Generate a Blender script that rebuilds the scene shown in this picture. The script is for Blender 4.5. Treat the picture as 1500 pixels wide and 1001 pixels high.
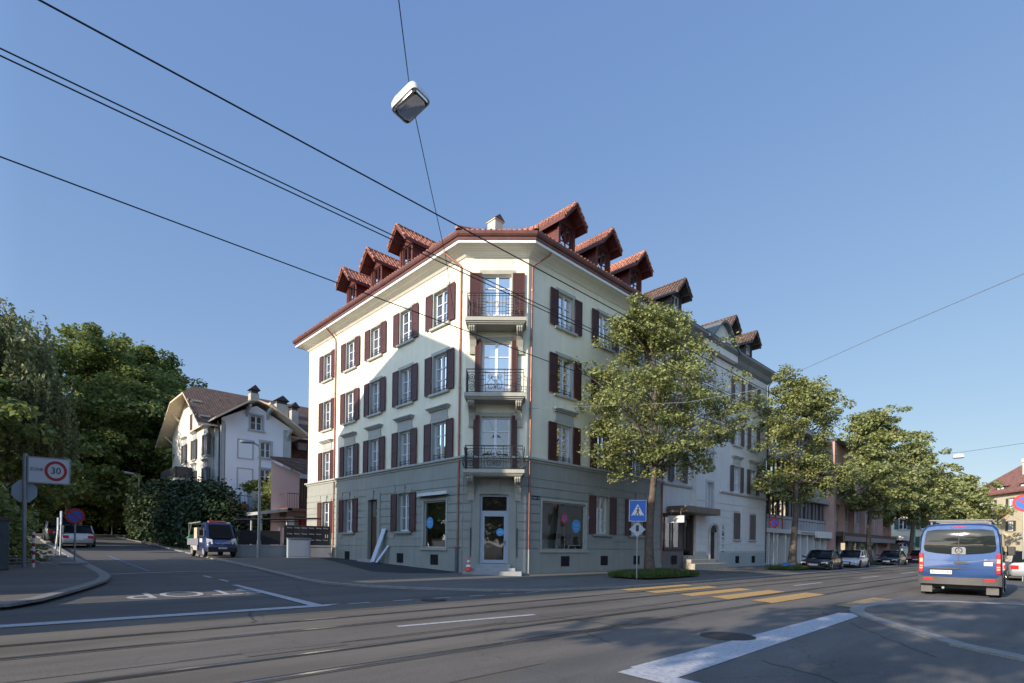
import bpy, math, random
import numpy as np
from mathutils import Vector, Matrix
R = math.radians
sc = bpy.context.scene
for o in list(bpy.data.objects): bpy.data.objects.remove(o)
COL = sc.collection

# ------------------------------------------------------------ camera, sky, sun, exposure
FPX, CXP, CYP, ROLL, EYE = 782.0, 750.0, 799.0, R(.8), 1.42
fwd = Vector((.692, .722, 0)).normalized(); rgt = Vector((.722, -.692, 0)).normalized(); up = Vector((0, 0, 1))
cd = bpy.data.cameras.new('camera'); cam = bpy.data.objects.new('camera', cd); COL.objects.link(cam); sc.camera = cam
cd.sensor_width = 36; cd.lens = 36 * FPX / 1500; cd.shift_x = 0; cd.shift_y = (CYP - 500.5) / 1500
cd.clip_start = .05; cd.clip_end = 5000
M = Matrix((rgt, up, -fwd)).transposed()
cam.matrix_world = Matrix.Translation((0, 0, EYE)) @ (M @ Matrix.Rotation(ROLL, 3, 'Z')).to_4x4()

SUN_EL = R(20); TRAVEL = Vector((.9998, -.02, 0)).normalized()
w = bpy.data.worlds.new('World'); sc.world = w; w.use_nodes = True
nt = w.node_tree; sky = nt.nodes.new('ShaderNodeTexSky'); sky.sky_type = 'NISHITA'; sky.sun_disc = False
sky.sun_elevation = SUN_EL; sky.sun_rotation = math.atan2(-TRAVEL.x, -TRAVEL.y); sky.altitude = 500; sky.air_density = 1.0
sky.dust_density = .6; sky.ozone_density = 1.6
sep = nt.nodes.new('ShaderNodeSeparateColor'); cmb = nt.nodes.new('ShaderNodeCombineColor'); nt.links.new(sky.outputs[0], sep.inputs[0])
for i_, (g_, k_) in enumerate(((.60, .87), (.51, 1.12), (.30, 1.90))):   # softer gradient of a hazy morning sky
    pw = nt.nodes.new('ShaderNodeMath'); pw.operation = 'POWER'; pw.inputs[1].default_value = g_; ml = nt.nodes.new('ShaderNodeMath'); ml.operation = 'MULTIPLY'; ml.inputs[1].default_value = k_
    nt.links.new(sep.outputs[i_], pw.inputs[0]); nt.links.new(pw.outputs[0], ml.inputs[0]); nt.links.new(ml.outputs[0], cmb.inputs[i_])
tcw = nt.nodes.new('ShaderNodeTexCoord'); dp = nt.nodes.new('ShaderNodeVectorMath'); dp.operation = 'DOT_PRODUCT'; dp.inputs[1].default_value = (-TRAVEL.x, -TRAVEL.y, 0)
nt.links.new(tcw.outputs['Generated'], dp.inputs[0]); mxw = nt.nodes.new('ShaderNodeMath'); mxw.operation = 'MAXIMUM'; mxw.inputs[1].default_value = 0; nt.links.new(dp.outputs['Value'], mxw.inputs[0])
maw = nt.nodes.new('ShaderNodeMath'); maw.operation = 'MULTIPLY_ADD'; maw.inputs[1].default_value = 2.2; maw.inputs[2].default_value = 1; nt.links.new(mxw.outputs[0], maw.inputs[0])
vsw = nt.nodes.new('ShaderNodeVectorMath'); vsw.operation = 'SCALE'; nt.links.new(cmb.outputs[0], vsw.inputs[0]); nt.links.new(maw.outputs[0], vsw.inputs['Scale'])   # the sky is brighter on the sun's side
nt.links.new(vsw.outputs[0], nt.nodes['Background'].inputs[0]); nt.nodes['Background'].inputs[1].default_value = .13
sl = bpy.data.lights.new('sun', 'SUN'); sl.energy = 3.2; sl.angle = R(.5); sl.color = (1, .86, .70)
so = bpy.data.objects.new('sun', sl); COL.objects.link(so)
sd = TRAVEL * math.cos(SUN_EL) + Vector((0, 0, -math.sin(SUN_EL)))
so.rotation_euler = sd.to_track_quat('-Z', 'Y').to_euler()
sc.view_settings.view_transform = 'Standard'; sc.view_settings.look = 'None'; sc.view_settings.gamma = 1
sc.view_settings.exposure = .95
sc.cycles.max_bounces = 6; sc.cycles.caustics_reflective = False; sc.cycles.caustics_refractive = False

# ------------------------------------------------------------ helpers
def gz(y):
    if y < 12: return 0.
    if y < 30: return .026 * (y - 12)
    if y < 50: return .468 + .028 * (y - 30)
    if y < 72: return 1.028 + .042 * (y - 50)
    return 1.952 + .01 * (y - 72)

def wloc(o):
    v = Vector((0, 0, 0))
    while o is not None: v += o.location; o = o.parent
    return v

def tag(o, label=None, cat=None, group=None, kind=None):
    if label: o['label'] = label
    if cat: o['category'] = cat
    if group: o['group'] = group
    if kind: o['kind'] = kind
    return o

def thing(name, label, cat, loc=(0, 0, 0), rz=0, group=None):
    o = bpy.data.objects.new(name, None); COL.objects.link(o); o.empty_display_size = .2
    o.location = loc; o.rotation_euler = (0, 0, rz)
    return tag(o, label, cat, group)

def copy_tree(o, parent=None):
    c = o.copy(); COL.objects.link(c); c.parent = parent
    for ch in [x for x in COL.objects if x.parent == o]: copy_tree(ch, c)
    return c

class MB:
    def __init__(s): s.V = []; s.F = []; s.Mi = []
    def face(s, pts, m=0):
        n = len(s.V); s.V += [tuple(p) for p in pts]; s.F.append(tuple(range(n, n + len(pts)))); s.Mi.append(m)
        return s
    def box(s, x0, x1, y0, y1, z0, z1, m=0):
        n = len(s.V)
        s.V += [(x0, y0, z0), (x1, y0, z0), (x1, y1, z0), (x0, y1, z0), (x0, y0, z1), (x1, y0, z1), (x1, y1, z1), (x0, y1, z1)]
        for f in ((0, 3, 2, 1), (4, 5, 6, 7), (0, 1, 5, 4), (1, 2, 6, 5), (2, 3, 7, 6), (3, 0, 4, 7)):
            s.F.append(tuple(n + i for i in f)); s.Mi.append(m)
        return s
    def beam(s, a, b, wd, ht=None, m=0):
        a = Vector(a); b = Vector(b); ht = ht or wd; d = (b - a).normalized()
        u = d.cross(Vector((0, 0, 1)))
        if u.length < .01: u = Vector((1, 0, 0))
        u.normalize(); v = u.cross(d)
        n = len(s.V)
        for p in (a, b):
            for su, sv in ((-1, -1), (1, -1), (1, 1), (-1, 1)): s.V.append(tuple(p + u * su * wd / 2 + v * sv * ht / 2))
        for f in ((0, 1, 2, 3), (7, 6, 5, 4), (0, 4, 5, 1), (1, 5, 6, 2), (2, 6, 7, 3), (3, 7, 4, 0)):
            s.F.append(tuple(n + i for i in f)); s.Mi.append(m)
        return s
    def tube(s, pts, r, n=6, m=0, caps=True):
        pts = [Vector(p) for p in pts]; rs = r if isinstance(r, (list, tuple)) else [r] * len(pts)
        base = len(s.V); prev = None
        for i, p in enumerate(pts):
            d = (pts[min(i + 1, len(pts) - 1)] - pts[max(i - 1, 0)])
            if d.length < 1e-9: d = Vector((0, 0, 1))
            d.normalize()
            if prev is None:
                u = d.cross(Vector((.13, .2, .97)))
                if u.length < .05: u = d.cross(Vector((1, 0, 0)))
            else: u = prev - d * prev.dot(d)
            if u.length < 1e-6: u = d.orthogonal()
            u.normalize(); prev = u; v = d.cross(u)
            for k in range(n):
                a = 2 * math.pi * k / n; s.V.append(tuple(p + (u * math.cos(a) + v * math.sin(a)) * rs[i]))
        for i in range(len(pts) - 1):
            for k in range(n):
                a = base + i * n + k; b = base + i * n + (k + 1) % n
                s.F.append((a, b, b + n, a + n)); s.Mi.append(m)
        if caps:
            s.F.append(tuple(base + k for k in reversed(range(n)))); s.Mi.append(m)
            e = base + (len(pts) - 1) * n; s.F.append(tuple(e + k for k in range(n))); s.Mi.append(m)
        return s
    def prism(s, poly, d0, d1, ax='z', m=0):
        """poly 2D extruded from d0 to d1 along ax; poly coords are the two other axes in order"""
        def P(p, d):
            if ax == 'z': return (p[0], p[1], d)
            if ax == 'x': return (d, p[0], p[1])
            return (p[0], d, p[1])
        n = len(s.V); k = len(poly)
        s.V += [P(p, d0) for p in poly] + [P(p, d1) for p in poly]
        s.F.append(tuple(n + i for i in range(k))); s.F.append(tuple(n + k + i for i in reversed(range(k)))); s.Mi += [m, m]
        for i in range(k):
            j = (i + 1) % k; s.F.append((n + i, n + k + i, n + k + j, n + j)); s.Mi.append(m)
        return s
    def cyl(s, c, r, h, n=16, ax='z', m=0, r2=None):
        r2 = r if r2 is None else r2
        d = {'z': Vector((0, 0, h)), 'x': Vector((h, 0, 0)), 'y': Vector((0, h, 0))}[ax]
        c = Vector(c); return s.tube([c, c + d], [r, r2], n, m)
    def loft(s, rings, closed=True, caps=True, m=0):
        base = len(s.V); k = len(rings[0])
        for r_ in rings: s.V += [tuple(p) for p in r_]
        for i in range(len(rings) - 1):
            for j in range(k if closed else k - 1):
                a = base + i * k + j; b = base + i * k + (j + 1) % k
                s.F.append((a, b, b + k, a + k)); s.Mi.append(m)
        if caps:
            s.F.append(tuple(base + j for j in reversed(range(k)))); s.Mi.append(m)
            e = base + (len(rings) - 1) * k; s.F.append(tuple(e + j for j in range(k))); s.Mi.append(m)
        return s
    def build(s, name, mat, parent=None, T=None, local=False, kind=None, smooth=False, bevel=0, uvoff=None):
        V = [Vector(T(*v)) if T else Vector(v) for v in s.V]
        if not V: return None
        o_loc = Vector((0, 0, 0)); off = Vector((0, 0, 0))
        if parent is not None:
            if not local: off = wloc(parent)
        elif not local:
            xs = [v.x for v in V]; ys = [v.y for v in V]; zs = [v.z for v in V]
            if kind != 'structure':
                o_loc = off = Vector(((min(xs) + max(xs)) / 2, (min(ys) + max(ys)) / 2, min(zs)))
        me = bpy.data.meshes.new(name)
        me.from_pydata([tuple(v - off) for v in V], [], s.F)
        mats = mat if isinstance(mat, (list, tuple)) else [mat]
        for mm in mats: me.materials.append(mm)
        if len(mats) > 1: me.polygons.foreach_set('material_index', s.Mi)
        uv = me.uv_layers.new(name='UVMap').data
        Z = Vector((0, 0, 1))
        for p in me.polygons:
            n = p.normal; t = Z.cross(n)
            if t.length < .05: t = Vector((1, 0, 0))
            t.normalize(); b = n.cross(t)
            for li in p.loop_indices:
                q = V[me.loops[li].vertex_index]; uv[li].uv = (q.dot(t), q.dot(b))
        if smooth:
            me.polygons.foreach_set('use_smooth', [True] * len(me.polygons))
        o = bpy.data.objects.new(name, me); COL.objects.link(o); o.location = o_loc
        if parent is not None: o.parent = parent
        if smooth:
            try: me.set_sharp_from_angle(angle=R(38))
            except Exception: pass
        if bevel:
            bv = o.modifiers.new('bevel', 'BEVEL'); bv.width = bevel; bv.segments = 2; bv.limit_method = 'ANGLE'; bv.angle_limit = R(40)
        if kind: o['kind'] = kind
        return o

def frame(ox, oy, dx, dy, nx, ny):
    return lambda u, n, z: (ox + dx * u + nx * n, oy + dy * u + ny * n, z)

def miter(poly, off, closed=False):
    """offset an open polyline to its left-hand outward side given by normal = (dy,-dx)"""
    P = [Vector((p[0], p[1])) for p in poly]; out = []; n = len(P)
    for i in range(n):
        ds = []
        if i > 0 or closed: ds.append((P[i] - P[i - 1]).normalized())
        if i < n - 1 or closed: ds.append((P[(i + 1) % n] - P[i]).normalized())
        ns = [Vector((d.y, -d.x)) for d in ds]
        if len(ns) == 1: out.append(P[i] + ns[0] * off)
        else:
            b = (ns[0] + ns[1]); b.normalize(); c = max(.3, b.dot(ns[0])); out.append(P[i] + b * off / c)
    return out

def sweep(mb, poly, profile, m=0, closed_prof=False, zf=None, closed=False):
    rings = []
    offs = {}
    for (o, z) in profile:
        if o not in offs: offs[o] = miter(poly, o, closed)
    n = len(poly)
    for i in range(n + (1 if closed else 0)):
        rings.append([(offs[o][i % n].x, offs[o][i % n].y, z + (zf(offs[o][i % n].y) if zf else 0)) for (o, z) in profile])
    mb.loft(rings, closed=closed_prof, caps=closed_prof and not closed, m=m)
    return mb

def text_obj(body, size, mat, parent, T, name='lettering', depth=.003, align='CENTER', label=None, top=False):
    cu = bpy.data.curves.new('tmp', 'FONT'); cu.body = body; cu.size = size; cu.align_x = align; cu.align_y = 'CENTER'; cu.extrude = depth
    cu.resolution_u = 3
    tmp = bpy.data.objects.new('tmp', cu); COL.objects.link(tmp)
    dg = bpy.context.evaluated_depsgraph_get(); dg.update()
    me = bpy.data.meshes.new_from_object(tmp.evaluated_get(dg))
    bpy.data.objects.remove(tmp); bpy.data.curves.remove(cu)
    mb = MB(); mb.V = [tuple(v.co) for v in me.vertices]; mb.F = [tuple(p.vertices) for p in me.polygons]; mb.Mi = [0] * len(mb.F)
    bpy.data.meshes.remove(me)
    return mb.build(name, mat, parent, T=T, kind='structure' if top else None)

# ------------------------------------------------------------ materials
def new_mat(name):
    m = bpy.data.materials.new(name); m.use_nodes = True
    return m, m.node_tree, m.node_tree.nodes['Principled BSDF']
def N(t, k, **kw):
    n = t.nodes.new(k)
    for a, b in kw.items(): setattr(n, a, b)
    return n
def L(t, a, b): t.links.new(a, b)

def pmat(name, col, rough=.7, var=.12, scale=1.5, bump=0, bscale=40, metal=0, spec=.5, coat=0, streak=0, fine=0):
    m, t, b = new_mat(name)
    b.inputs['Roughness'].default_value = rough; b.inputs['Metallic'].default_value = metal
    b.inputs['Specular IOR Level'].default_value = spec; b.inputs['Coat Weight'].default_value = coat; b.inputs['Coat Roughness'].default_value = .04
    tc = N(t, 'ShaderNodeTexCoord'); geo = N(t, 'ShaderNodeNewGeometry')
    n1 = N(t, 'ShaderNodeTexNoise'); n1.inputs['Scale'].default_value = scale; n1.inputs['Detail'].default_value = 6; n1.inputs['Roughness'].default_value = .65
    L(t, geo.outputs['Position'], n1.inputs['Vector'])
    fac = n1.outputs['Fac']
    if streak:
        mp = N(t, 'ShaderNodeMapping'); mp.inputs['Scale'].default_value = (3, 3, .18); L(t, geo.outputs['Position'], mp.inputs['Vector'])
        n2 = N(t, 'ShaderNodeTexNoise'); n2.inputs['Scale'].default_value = 1.3; n2.inputs['Detail'].default_value = 5; L(t, mp.outputs[0], n2.inputs['Vector'])
        mm = N(t, 'ShaderNodeMix'); mm.inputs[0].default_value = streak; L(t, fac, mm.inputs[2]); L(t, n2.outputs['Fac'], mm.inputs[3]); fac = mm.outputs[0]
    cr = N(t, 'ShaderNodeValToRGB'); cr.color_ramp.elements[0].position = .3; cr.color_ramp.elements[1].position = .7
    cr.color_ramp.elements[0].color = (*[c * (1 - var) for c in col], 1); cr.color_ramp.elements[1].color = (*[min(1, c * (1 + var)) for c in col], 1)
    L(t, fac, cr.inputs[0]); out = cr.outputs[0]
    if fine:
        n3 = N(t, 'ShaderNodeTexNoise'); n3.inputs['Scale'].default_value = 60; n3.inputs['Detail'].default_value = 3; L(t, geo.outputs['Position'], n3.inputs['Vector'])
        mx = N(t, 'ShaderNodeMix', data_type='RGBA', blend_type='MULTIPLY'); mx.inputs[0].default_value = fine
        c2 = N(t, 'ShaderNodeValToRGB'); c2.color_ramp.elements[0].position = .35; c2.color_ramp.elements[1].position = .65
        c2.color_ramp.elements[0].color = (.55, .55, .55, 1); c2.color_ramp.elements[1].color = (1.3, 1.3, 1.3, 1)
        L(t, n3.outputs['Fac'], c2.inputs[0]); L(t, out, mx.inputs[6]); L(t, c2.outputs[0], mx.inputs[7]); out = mx.outputs[2]
    L(t, out, b.inputs['Base Color'])
    if bump:
        nb = N(t, 'ShaderNodeTexNoise'); nb.inputs['Scale'].default_value = bscale; nb.inputs['Detail'].default_value = 4
        L(t, geo.outputs['Position'], nb.inputs['Vector']); bp = N(t, 'ShaderNodeBump'); bp.inputs['Strength'].default_value = bump; bp.inputs['Distance'].default_value = .02
        L(t, nb.outputs['Fac'], bp.inputs['Height']); L(t, bp.outputs[0], b.inputs['Normal'])
    return m

def brick_mat(name, c1, c2, mortar, bw, bh, ms=.02, rough=.8, bump=.6, offset=.5, var=.25):
    m, t, b = new_mat(name); b.inputs['Roughness'].default_value = rough
    uv = N(t, 'ShaderNodeUVMap'); br = N(t, 'ShaderNodeTexBrick'); br.offset = offset
    br.inputs['Color1'].default_value = (*c1, 1); br.inputs['Color2'].default_value = (*c2, 1); br.inputs['Mortar'].default_value = (*mortar, 1)
    br.inputs['Scale'].default_value = 1; br.inputs['Mortar Size'].default_value = ms; br.inputs['Brick Width'].default_value = bw; br.inputs['Row Height'].default_value = bh
    L(t, uv.outputs[0], br.inputs['Vector'])
    geo = N(t, 'ShaderNodeNewGeometry'); n1 = N(t, 'ShaderNodeTexNoise'); n1.inputs['Scale'].default_value = 2.3; n1.inputs['Detail'].default_value = 6
    L(t, geo.outputs['Position'], n1.inputs['Vector'])
    c = N(t, 'ShaderNodeValToRGB'); c.color_ramp.elements[0].position = .3; c.color_ramp.elements[1].position = .7
    c.color_ramp.elements[0].color = (1 - var,) * 3 + (1,); c.color_ramp.elements[1].color = (1 + var,) * 3 + (1,)
    L(t, n1.outputs['Fac'], c.inputs[0])
    mx = N(t, 'ShaderNodeMix', data_type='RGBA', blend_type='MULTIPLY'); mx.inputs[0].default_value = 1
    L(t, br.outputs['Color'], mx.inputs[6]); L(t, c.outputs[0], mx.inputs[7]); L(t, mx.outputs[2], b.inputs['Base Color'])
    bp = N(t, 'ShaderNodeBump'); bp.inputs['Strength'].default_value = bump; bp.inputs['Distance'].default_value = .03; bp.invert = True
    L(t, br.outputs['Fac'], bp.inputs['Height']); L(t, bp.outputs[0], b.inputs['Normal'])
    return m

def slat_mat(name, col, period=.055, rough=.6, depth=.02):
    m, t, b = new_mat(name); b.inputs['Roughness'].default_value = rough
    uv = N(t, 'ShaderNodeUVMap'); sp = N(t, 'ShaderNodeSeparateXYZ'); L(t, uv.outputs[0], sp.inputs[0])
    mu = N(t, 'ShaderNodeMath', operation='MULTIPLY'); mu.inputs[1].default_value = 1 / period; L(t, sp.outputs[1], mu.inputs[0])
    fr = N(t, 'ShaderNodeMath', operation='FRACT'); L(t, mu.outputs[0], fr.inputs[0])
    bp = N(t, 'ShaderNodeBump'); bp.inputs['Strength'].default_value = .8; bp.inputs['Distance'].default_value = depth
    L(t, fr.outputs[0], bp.inputs['Height']); L(t, bp.outputs[0], b.inputs['Normal'])
    geo = N(t, 'ShaderNodeNewGeometry'); n1 = N(t, 'ShaderNodeTexNoise'); n1.inputs['Scale'].default_value = 1.1; n1.inputs['Detail'].default_value = 5
    L(t, geo.outputs['Position'], n1.inputs['Vector'])
    c = N(t, 'ShaderNodeValToRGB'); c.color_ramp.elements[0].color = (*[x * .78 for x in col], 1); c.color_ramp.elements[1].color = (*[x * 1.2 for x in col], 1)
    L(t, n1.outputs['Fac'], c.inputs[0]); L(t, c.outputs[0], b.inputs['Base Color'])
    return m

def glass_mat(name, col=(.012, .016, .02), refl=.16, rough=.03, wob=.15, blend=.45, gcol=1):
    m, t, b = new_mat(name); b.inputs['Base Color'].default_value = (*col, 1); b.inputs['Roughness'].default_value = .5; b.inputs['Specular IOR Level'].default_value = 0
    g = N(t, 'ShaderNodeBsdfGlossy'); g.inputs['Roughness'].default_value = rough; g.inputs['Color'].default_value = (gcol, gcol, gcol, 1)
    mx = N(t, 'ShaderNodeMixShader'); lw = N(t, 'ShaderNodeLayerWeight'); lw.inputs['Blend'].default_value = blend
    ma = N(t, 'ShaderNodeMath', operation='ADD'); ma.inputs[1].default_value = refl; ma.use_clamp = True
    L(t, lw.outputs['Fresnel'], ma.inputs[0]); L(t, ma.outputs[0], mx.inputs[0])
    L(t, b.outputs[0], mx.inputs[1]); L(t, g.outputs[0], mx.inputs[2]); L(t, mx.outputs[0], t.nodes['Material Output'].inputs['Surface'])
    geo = N(t, 'ShaderNodeNewGeometry'); n1 = N(t, 'ShaderNodeTexNoise'); n1.inputs['Scale'].default_value = 1.7; n1.inputs['Detail'].default_value = 1
    L(t, geo.outputs['Position'], n1.inputs['Vector']); bp = N(t, 'ShaderNodeBump'); bp.inputs['Strength'].default_value = wob; bp.inputs['Distance'].default_value = .02
    L(t, n1.outputs['Fac'], bp.inputs['Height']); L(t, bp.outputs[0], g.inputs['Normal'])
    return m

def asphalt(name, col, var=.14, stain=.25):
    m, t, b = new_mat(name); b.inputs['Roughness'].default_value = .9; b.inputs['Specular IOR Level'].default_value = .25
    geo = N(t, 'ShaderNodeNewGeometry')
    mp = N(t, 'ShaderNodeMapping'); mp.inputs['Scale'].default_value = (.18, 1, 1); L(t, geo.outputs['Position'], mp.inputs['Vector'])
    big = N(t, 'ShaderNodeTexNoise'); big.inputs['Scale'].default_value = .9; big.inputs['Detail'].default_value = 8; big.inputs['Roughness'].default_value = .6; L(t, mp.outputs[0], big.inputs['Vector'])
    c1 = N(t, 'ShaderNodeValToRGB'); c1.color_ramp.elements[0].position = .32; c1.color_ramp.elements[1].position = .68
    c1.color_ramp.elements[0].color = (*[x * (1 - stain) for x in col], 1); c1.color_ramp.elements[1].color = (*[x * (1 + var) for x in col], 1)
    L(t, big.outputs['Fac'], c1.inputs[0])
    f = N(t, 'ShaderNodeTexNoise'); f.inputs['Scale'].default_value = 55; f.inputs['Detail'].default_value = 6; f.inputs['Roughness'].default_value = .8; L(t, geo.outputs['Position'], f.inputs['Vector'])
    c2 = N(t, 'ShaderNodeValToRGB'); c2.color_ramp.elements[0].position = .38; c2.color_ramp.elements[1].position = .66
    c2.color_ramp.elements[0].color = (.62, .62, .62, 1); c2.color_ramp.elements[1].color = (1.35, 1.35, 1.32, 1); L(t, f.outputs['Fac'], c2.inputs[0])
    mx = N(t, 'ShaderNodeMix', data_type='RGBA', blend_type='MULTIPLY'); mx.inputs[0].default_value = .75
    L(t, c1.outputs[0], mx.inputs[6]); L(t, c2.outputs[0], mx.inputs[7])
    # cracks
    vo = N(t, 'ShaderNodeTexVoronoi', feature='DISTANCE_TO_EDGE'); vo.inputs['Scale'].default_value = .22
    wn = N(t, 'ShaderNodeTexNoise'); wn.inputs['Scale'].default_value = 1.5; wn.inputs['Detail'].default_value = 5; L(t, geo.outputs['Position'], wn.inputs['Vector'])
    ad = N(t, 'ShaderNodeMix', data_type='RGBA', blend_type='ADD'); ad.inputs[0].default_value = .8; L(t, geo.outputs['Position'], ad.inputs[6]); L(t, wn.outputs['Color'], ad.inputs[7]); L(t, ad.outputs[2], vo.inputs['Vector'])
    lt = N(t, 'ShaderNodeMapRange'); lt.inputs[1].default_value = 0; lt.inputs[2].default_value = .004; lt.inputs[3].default_value = .6; lt.inputs[4].default_value = 1; L(t, vo.outputs['Distance'], lt.inputs[0])
    m2 = N(t, 'ShaderNodeMix', data_type='RGBA', blend_type='MULTIPLY'); m2.inputs[0].default_value = .7; L(t, mx.outputs[2], m2.inputs[6]); L(t, lt.outputs[0], m2.inputs[7])
    L(t, m2.outputs[2], b.inputs['Base Color'])
    bp = N(t, 'ShaderNodeBump'); bp.inputs['Strength'].default_value = .35; bp.inputs['Distance'].default_value = .008
    L(t, f.outputs['Fac'], bp.inputs['Height']); L(t, bp.outputs[0], b.inputs['Normal'])
    return m

def paint_mat(name, col, wear=.5):
    m, t, b = new_mat(name); b.inputs['Roughness'].default_value = .75
    geo = N(t, 'ShaderNodeNewGeometry')
    f = N(t, 'ShaderNodeTexNoise'); f.inputs['Scale'].default_value = 14; f.inputs['Detail'].default_value = 8; f.inputs['Roughness'].default_value = .75; L(t, geo.outputs['Position'], f.inputs['Vector'])
    c = N(t, 'ShaderNodeValToRGB'); c.color_ramp.elements[0].position = .40; c.color_ramp.elements[1].position = .54
    c.color_ramp.elements[0].color = (*[x * (1 - wear) + .1 * wear for x in col], 1); c.color_ramp.elements[1].color = (*col, 1)
    L(t, f.outputs['Fac'], c.inputs[0]); L(t, c.outputs[0], b.inputs['Base Color'])
    return m

def leaf_mat(name, c_dark, c_light, trans=.3, brown=0):
    m, t, b = new_mat(name)
    geo = N(t, 'ShaderNodeNewGeometry'); n1 = N(t, 'ShaderNodeTexNoise'); n1.inputs['Scale'].default_value = .9; n1.inputs['Detail'].default_value = 5; L(t, geo.outputs['Position'], n1.inputs['Vector'])
    at = N(t, 'ShaderNodeAttribute', attribute_name='rnd')
    mx0 = N(t, 'ShaderNodeMix'); mx0.inputs[0].default_value = .55; L(t, n1.outputs['Fac'], mx0.inputs[2]); L(t, at.outputs['Fac'], mx0.inputs[3])
    c = N(t, 'ShaderNodeValToRGB'); c.color_ramp.elements[0].position = .15; c.color_ramp.elements[1].position = .85
    c.color_ramp.elements[0].color = (*c_dark, 1); c.color_ramp.elements[1].color = (*c_light, 1)
    if brown:
        e = c.color_ramp.elements.new(.97); e.color = (.22, .13, .05, 1); c.color_ramp.elements[1].position = .8
    L(t, mx0.outputs[0], c.inputs[0]); L(t, c.outputs[0], b.inputs['Base Color']); b.inputs['Roughness'].default_value = .5; b.inputs['Specular IOR Level'].default_value = .35
    tr = N(t, 'ShaderNodeBsdfTranslucent'); L(t, c.outputs[0], tr.inputs['Color'])
    ms = N(t, 'ShaderNodeMixShader'); ms.inputs[0].default_value = trans
    L(t, b.outputs[0], ms.inputs[1]); L(t, tr.outputs[0], ms.inputs[2]); L(t, ms.outputs[0], t.nodes['Material Output'].inputs['Surface'])
    return m

K = {}
K['cream'] = pmat('cream_plaster', (.81, .77, .60), .9, .10, .8, .12, 60, streak=.4)
K['grey'] = pmat('grey_plaster', (.31, .32, .285), .9, .15, .8, .12, 60, streak=.4)
K['trim'] = pmat('grey_stone_trim', (.41, .42, .385), .85, .08, 2, .1, 40)
K['slabst'] = pmat('balcony_stone', (.40, .39, .33), .85, .12, 2, .15, 40, streak=.4)
K['soffit'] = brick_mat('soffit_boards', (.88, .85, .76), (.86, .83, .74), (.68, .65, .56), 6, .16, .010, .7, .2, .5, .04)
K['white'] = pmat('white_paint', (.80, .80, .78), .5, .03, 3)
K['frame'] = pmat('window_frame_white', (.72, .74, .76), .45, .03, 3)
K['copper'] = pmat('copper_pipe', (.33, .15, .11), .42, .2, 2, metal=.6)
K['gutter'] = pmat('brown_gutter_metal', (.16, .065, .05), .4, .25, 2.5, metal=.35)
K['shut'] = slat_mat('red_brown_shutter', (.058, .016, .012))
K['shutedge'] = pmat('red_brown_wood', (.075, .02, .016), .55, .15, 3)
K['dormerw'] = pmat('dormer_red_wood', (.105, .024, .018), .6, .2, 3)
K['tile'] = brick_mat('red_roof_tile', (.44, .17, .10), (.52, .22, .13), (.12, .05, .035), .22, .33, .03, .85, 1.0, 0, .22)
K['tiledk'] = brick_mat('weathered_roof_tile', (.13, .075, .055), (.17, .10, .07), (.04, .03, .025), .22, .33, .03, .85, 1.0, 0, .3)
K['tilered'] = brick_mat('terracotta_roof_tile', (.27, .11, .08), (.33, .15, .10), (.12, .06, .05), .3, .4, .03, .85, .8, 0, .25)
K['glass'] = glass_mat('window_glass', refl=.05)
K['glass2'] = glass_mat('shop_glass', (.03, .034, .032), .0, .02, .05)
def clear_glass(name):
    m, t, b = new_mat(name); t.nodes.remove(b); g = N(t, 'ShaderNodeBsdfGlossy'); g.inputs['Roughness'].default_value = .02
    tr = N(t, 'ShaderNodeBsdfTransparent'); tr.inputs['Color'].default_value = (.80, .86, .84, 1); mx = N(t, 'ShaderNodeMixShader'); lw = N(t, 'ShaderNodeLayerWeight'); lw.inputs['Blend'].default_value = .4
    ad = N(t, 'ShaderNodeMath', operation='ADD'); ad.inputs[1].default_value = .14; L(t, lw.outputs['Fresnel'], ad.inputs[0]); L(t, ad.outputs[0], mx.inputs[0]); L(t, tr.outputs[0], mx.inputs[1]); L(t, g.outputs[0], mx.inputs[2])
    L(t, mx.outputs[0], t.nodes['Material Output'].inputs['Surface']); return m
K['clear'] = clear_glass('clear_shop_glass')
K['glassb'] = glass_mat('sky_tinted_balcony_glass', (.05, .09, .14), .28)  # blue of the reflected sky is put into the base colour
K['iron'] = pmat('wrought_iron', (.025, .024, .026), .5, .2, 5, metal=.3)
K['dark'] = pmat('dark_opening', (.012, .012, .013), .9, .1)
K['asph'] = asphalt('road_asphalt', (.168, .152, .130), .16, .34)
K['asph2'] = asphalt('side_street_asphalt', (.125, .122, .118))
K['asph3'] = asphalt('pavement_asphalt', (.16, .15, .138))
K['asphnew'] = asphalt('fresh_asphalt', (.045, .048, .052), .1, .1)
K['asphold'] = asphalt('near_asphalt', (.148, .142, .132), .2, .3)
K['kerb'] = pmat('granite_kerb', (.24, .235, .225), .8, .2, 4, .3, 80, fine=.5)
K['wpaint'] = paint_mat('white_road_paint', (.47, .48, .51), .4)
K['wpaint2'] = paint_mat('worn_white_road_paint', (.50, .50, .50), .6)
K['ypaint'] = paint_mat('yellow_road_paint', (.55, .33, .10), .5)
K['bpaint'] = paint_mat('blue_road_paint', (.12, .2, .38), .5)
K['rail'] = pmat('rail_steel', (.42, .42, .44), .22, .2, 4, metal=.9)
K['groove'] = pmat('rail_groove', (.02, .018, .016), .9)
K['steel'] = pmat('galvanised_steel', (.30, .32, .34), .45, .1, 6, metal=.6)
K['concrete'] = pmat('concrete', (.33, .34, .34), .9, .16, 1.2, .25, 30, streak=.5)
K['bark'] = pmat('bark', (.12, .095, .075), .95, .35, 6, .9, 18)
K['barkmoss'] = pmat('plane_bark', (.16, .14, .11), .9, .35, 3, .6, 12)
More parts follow.
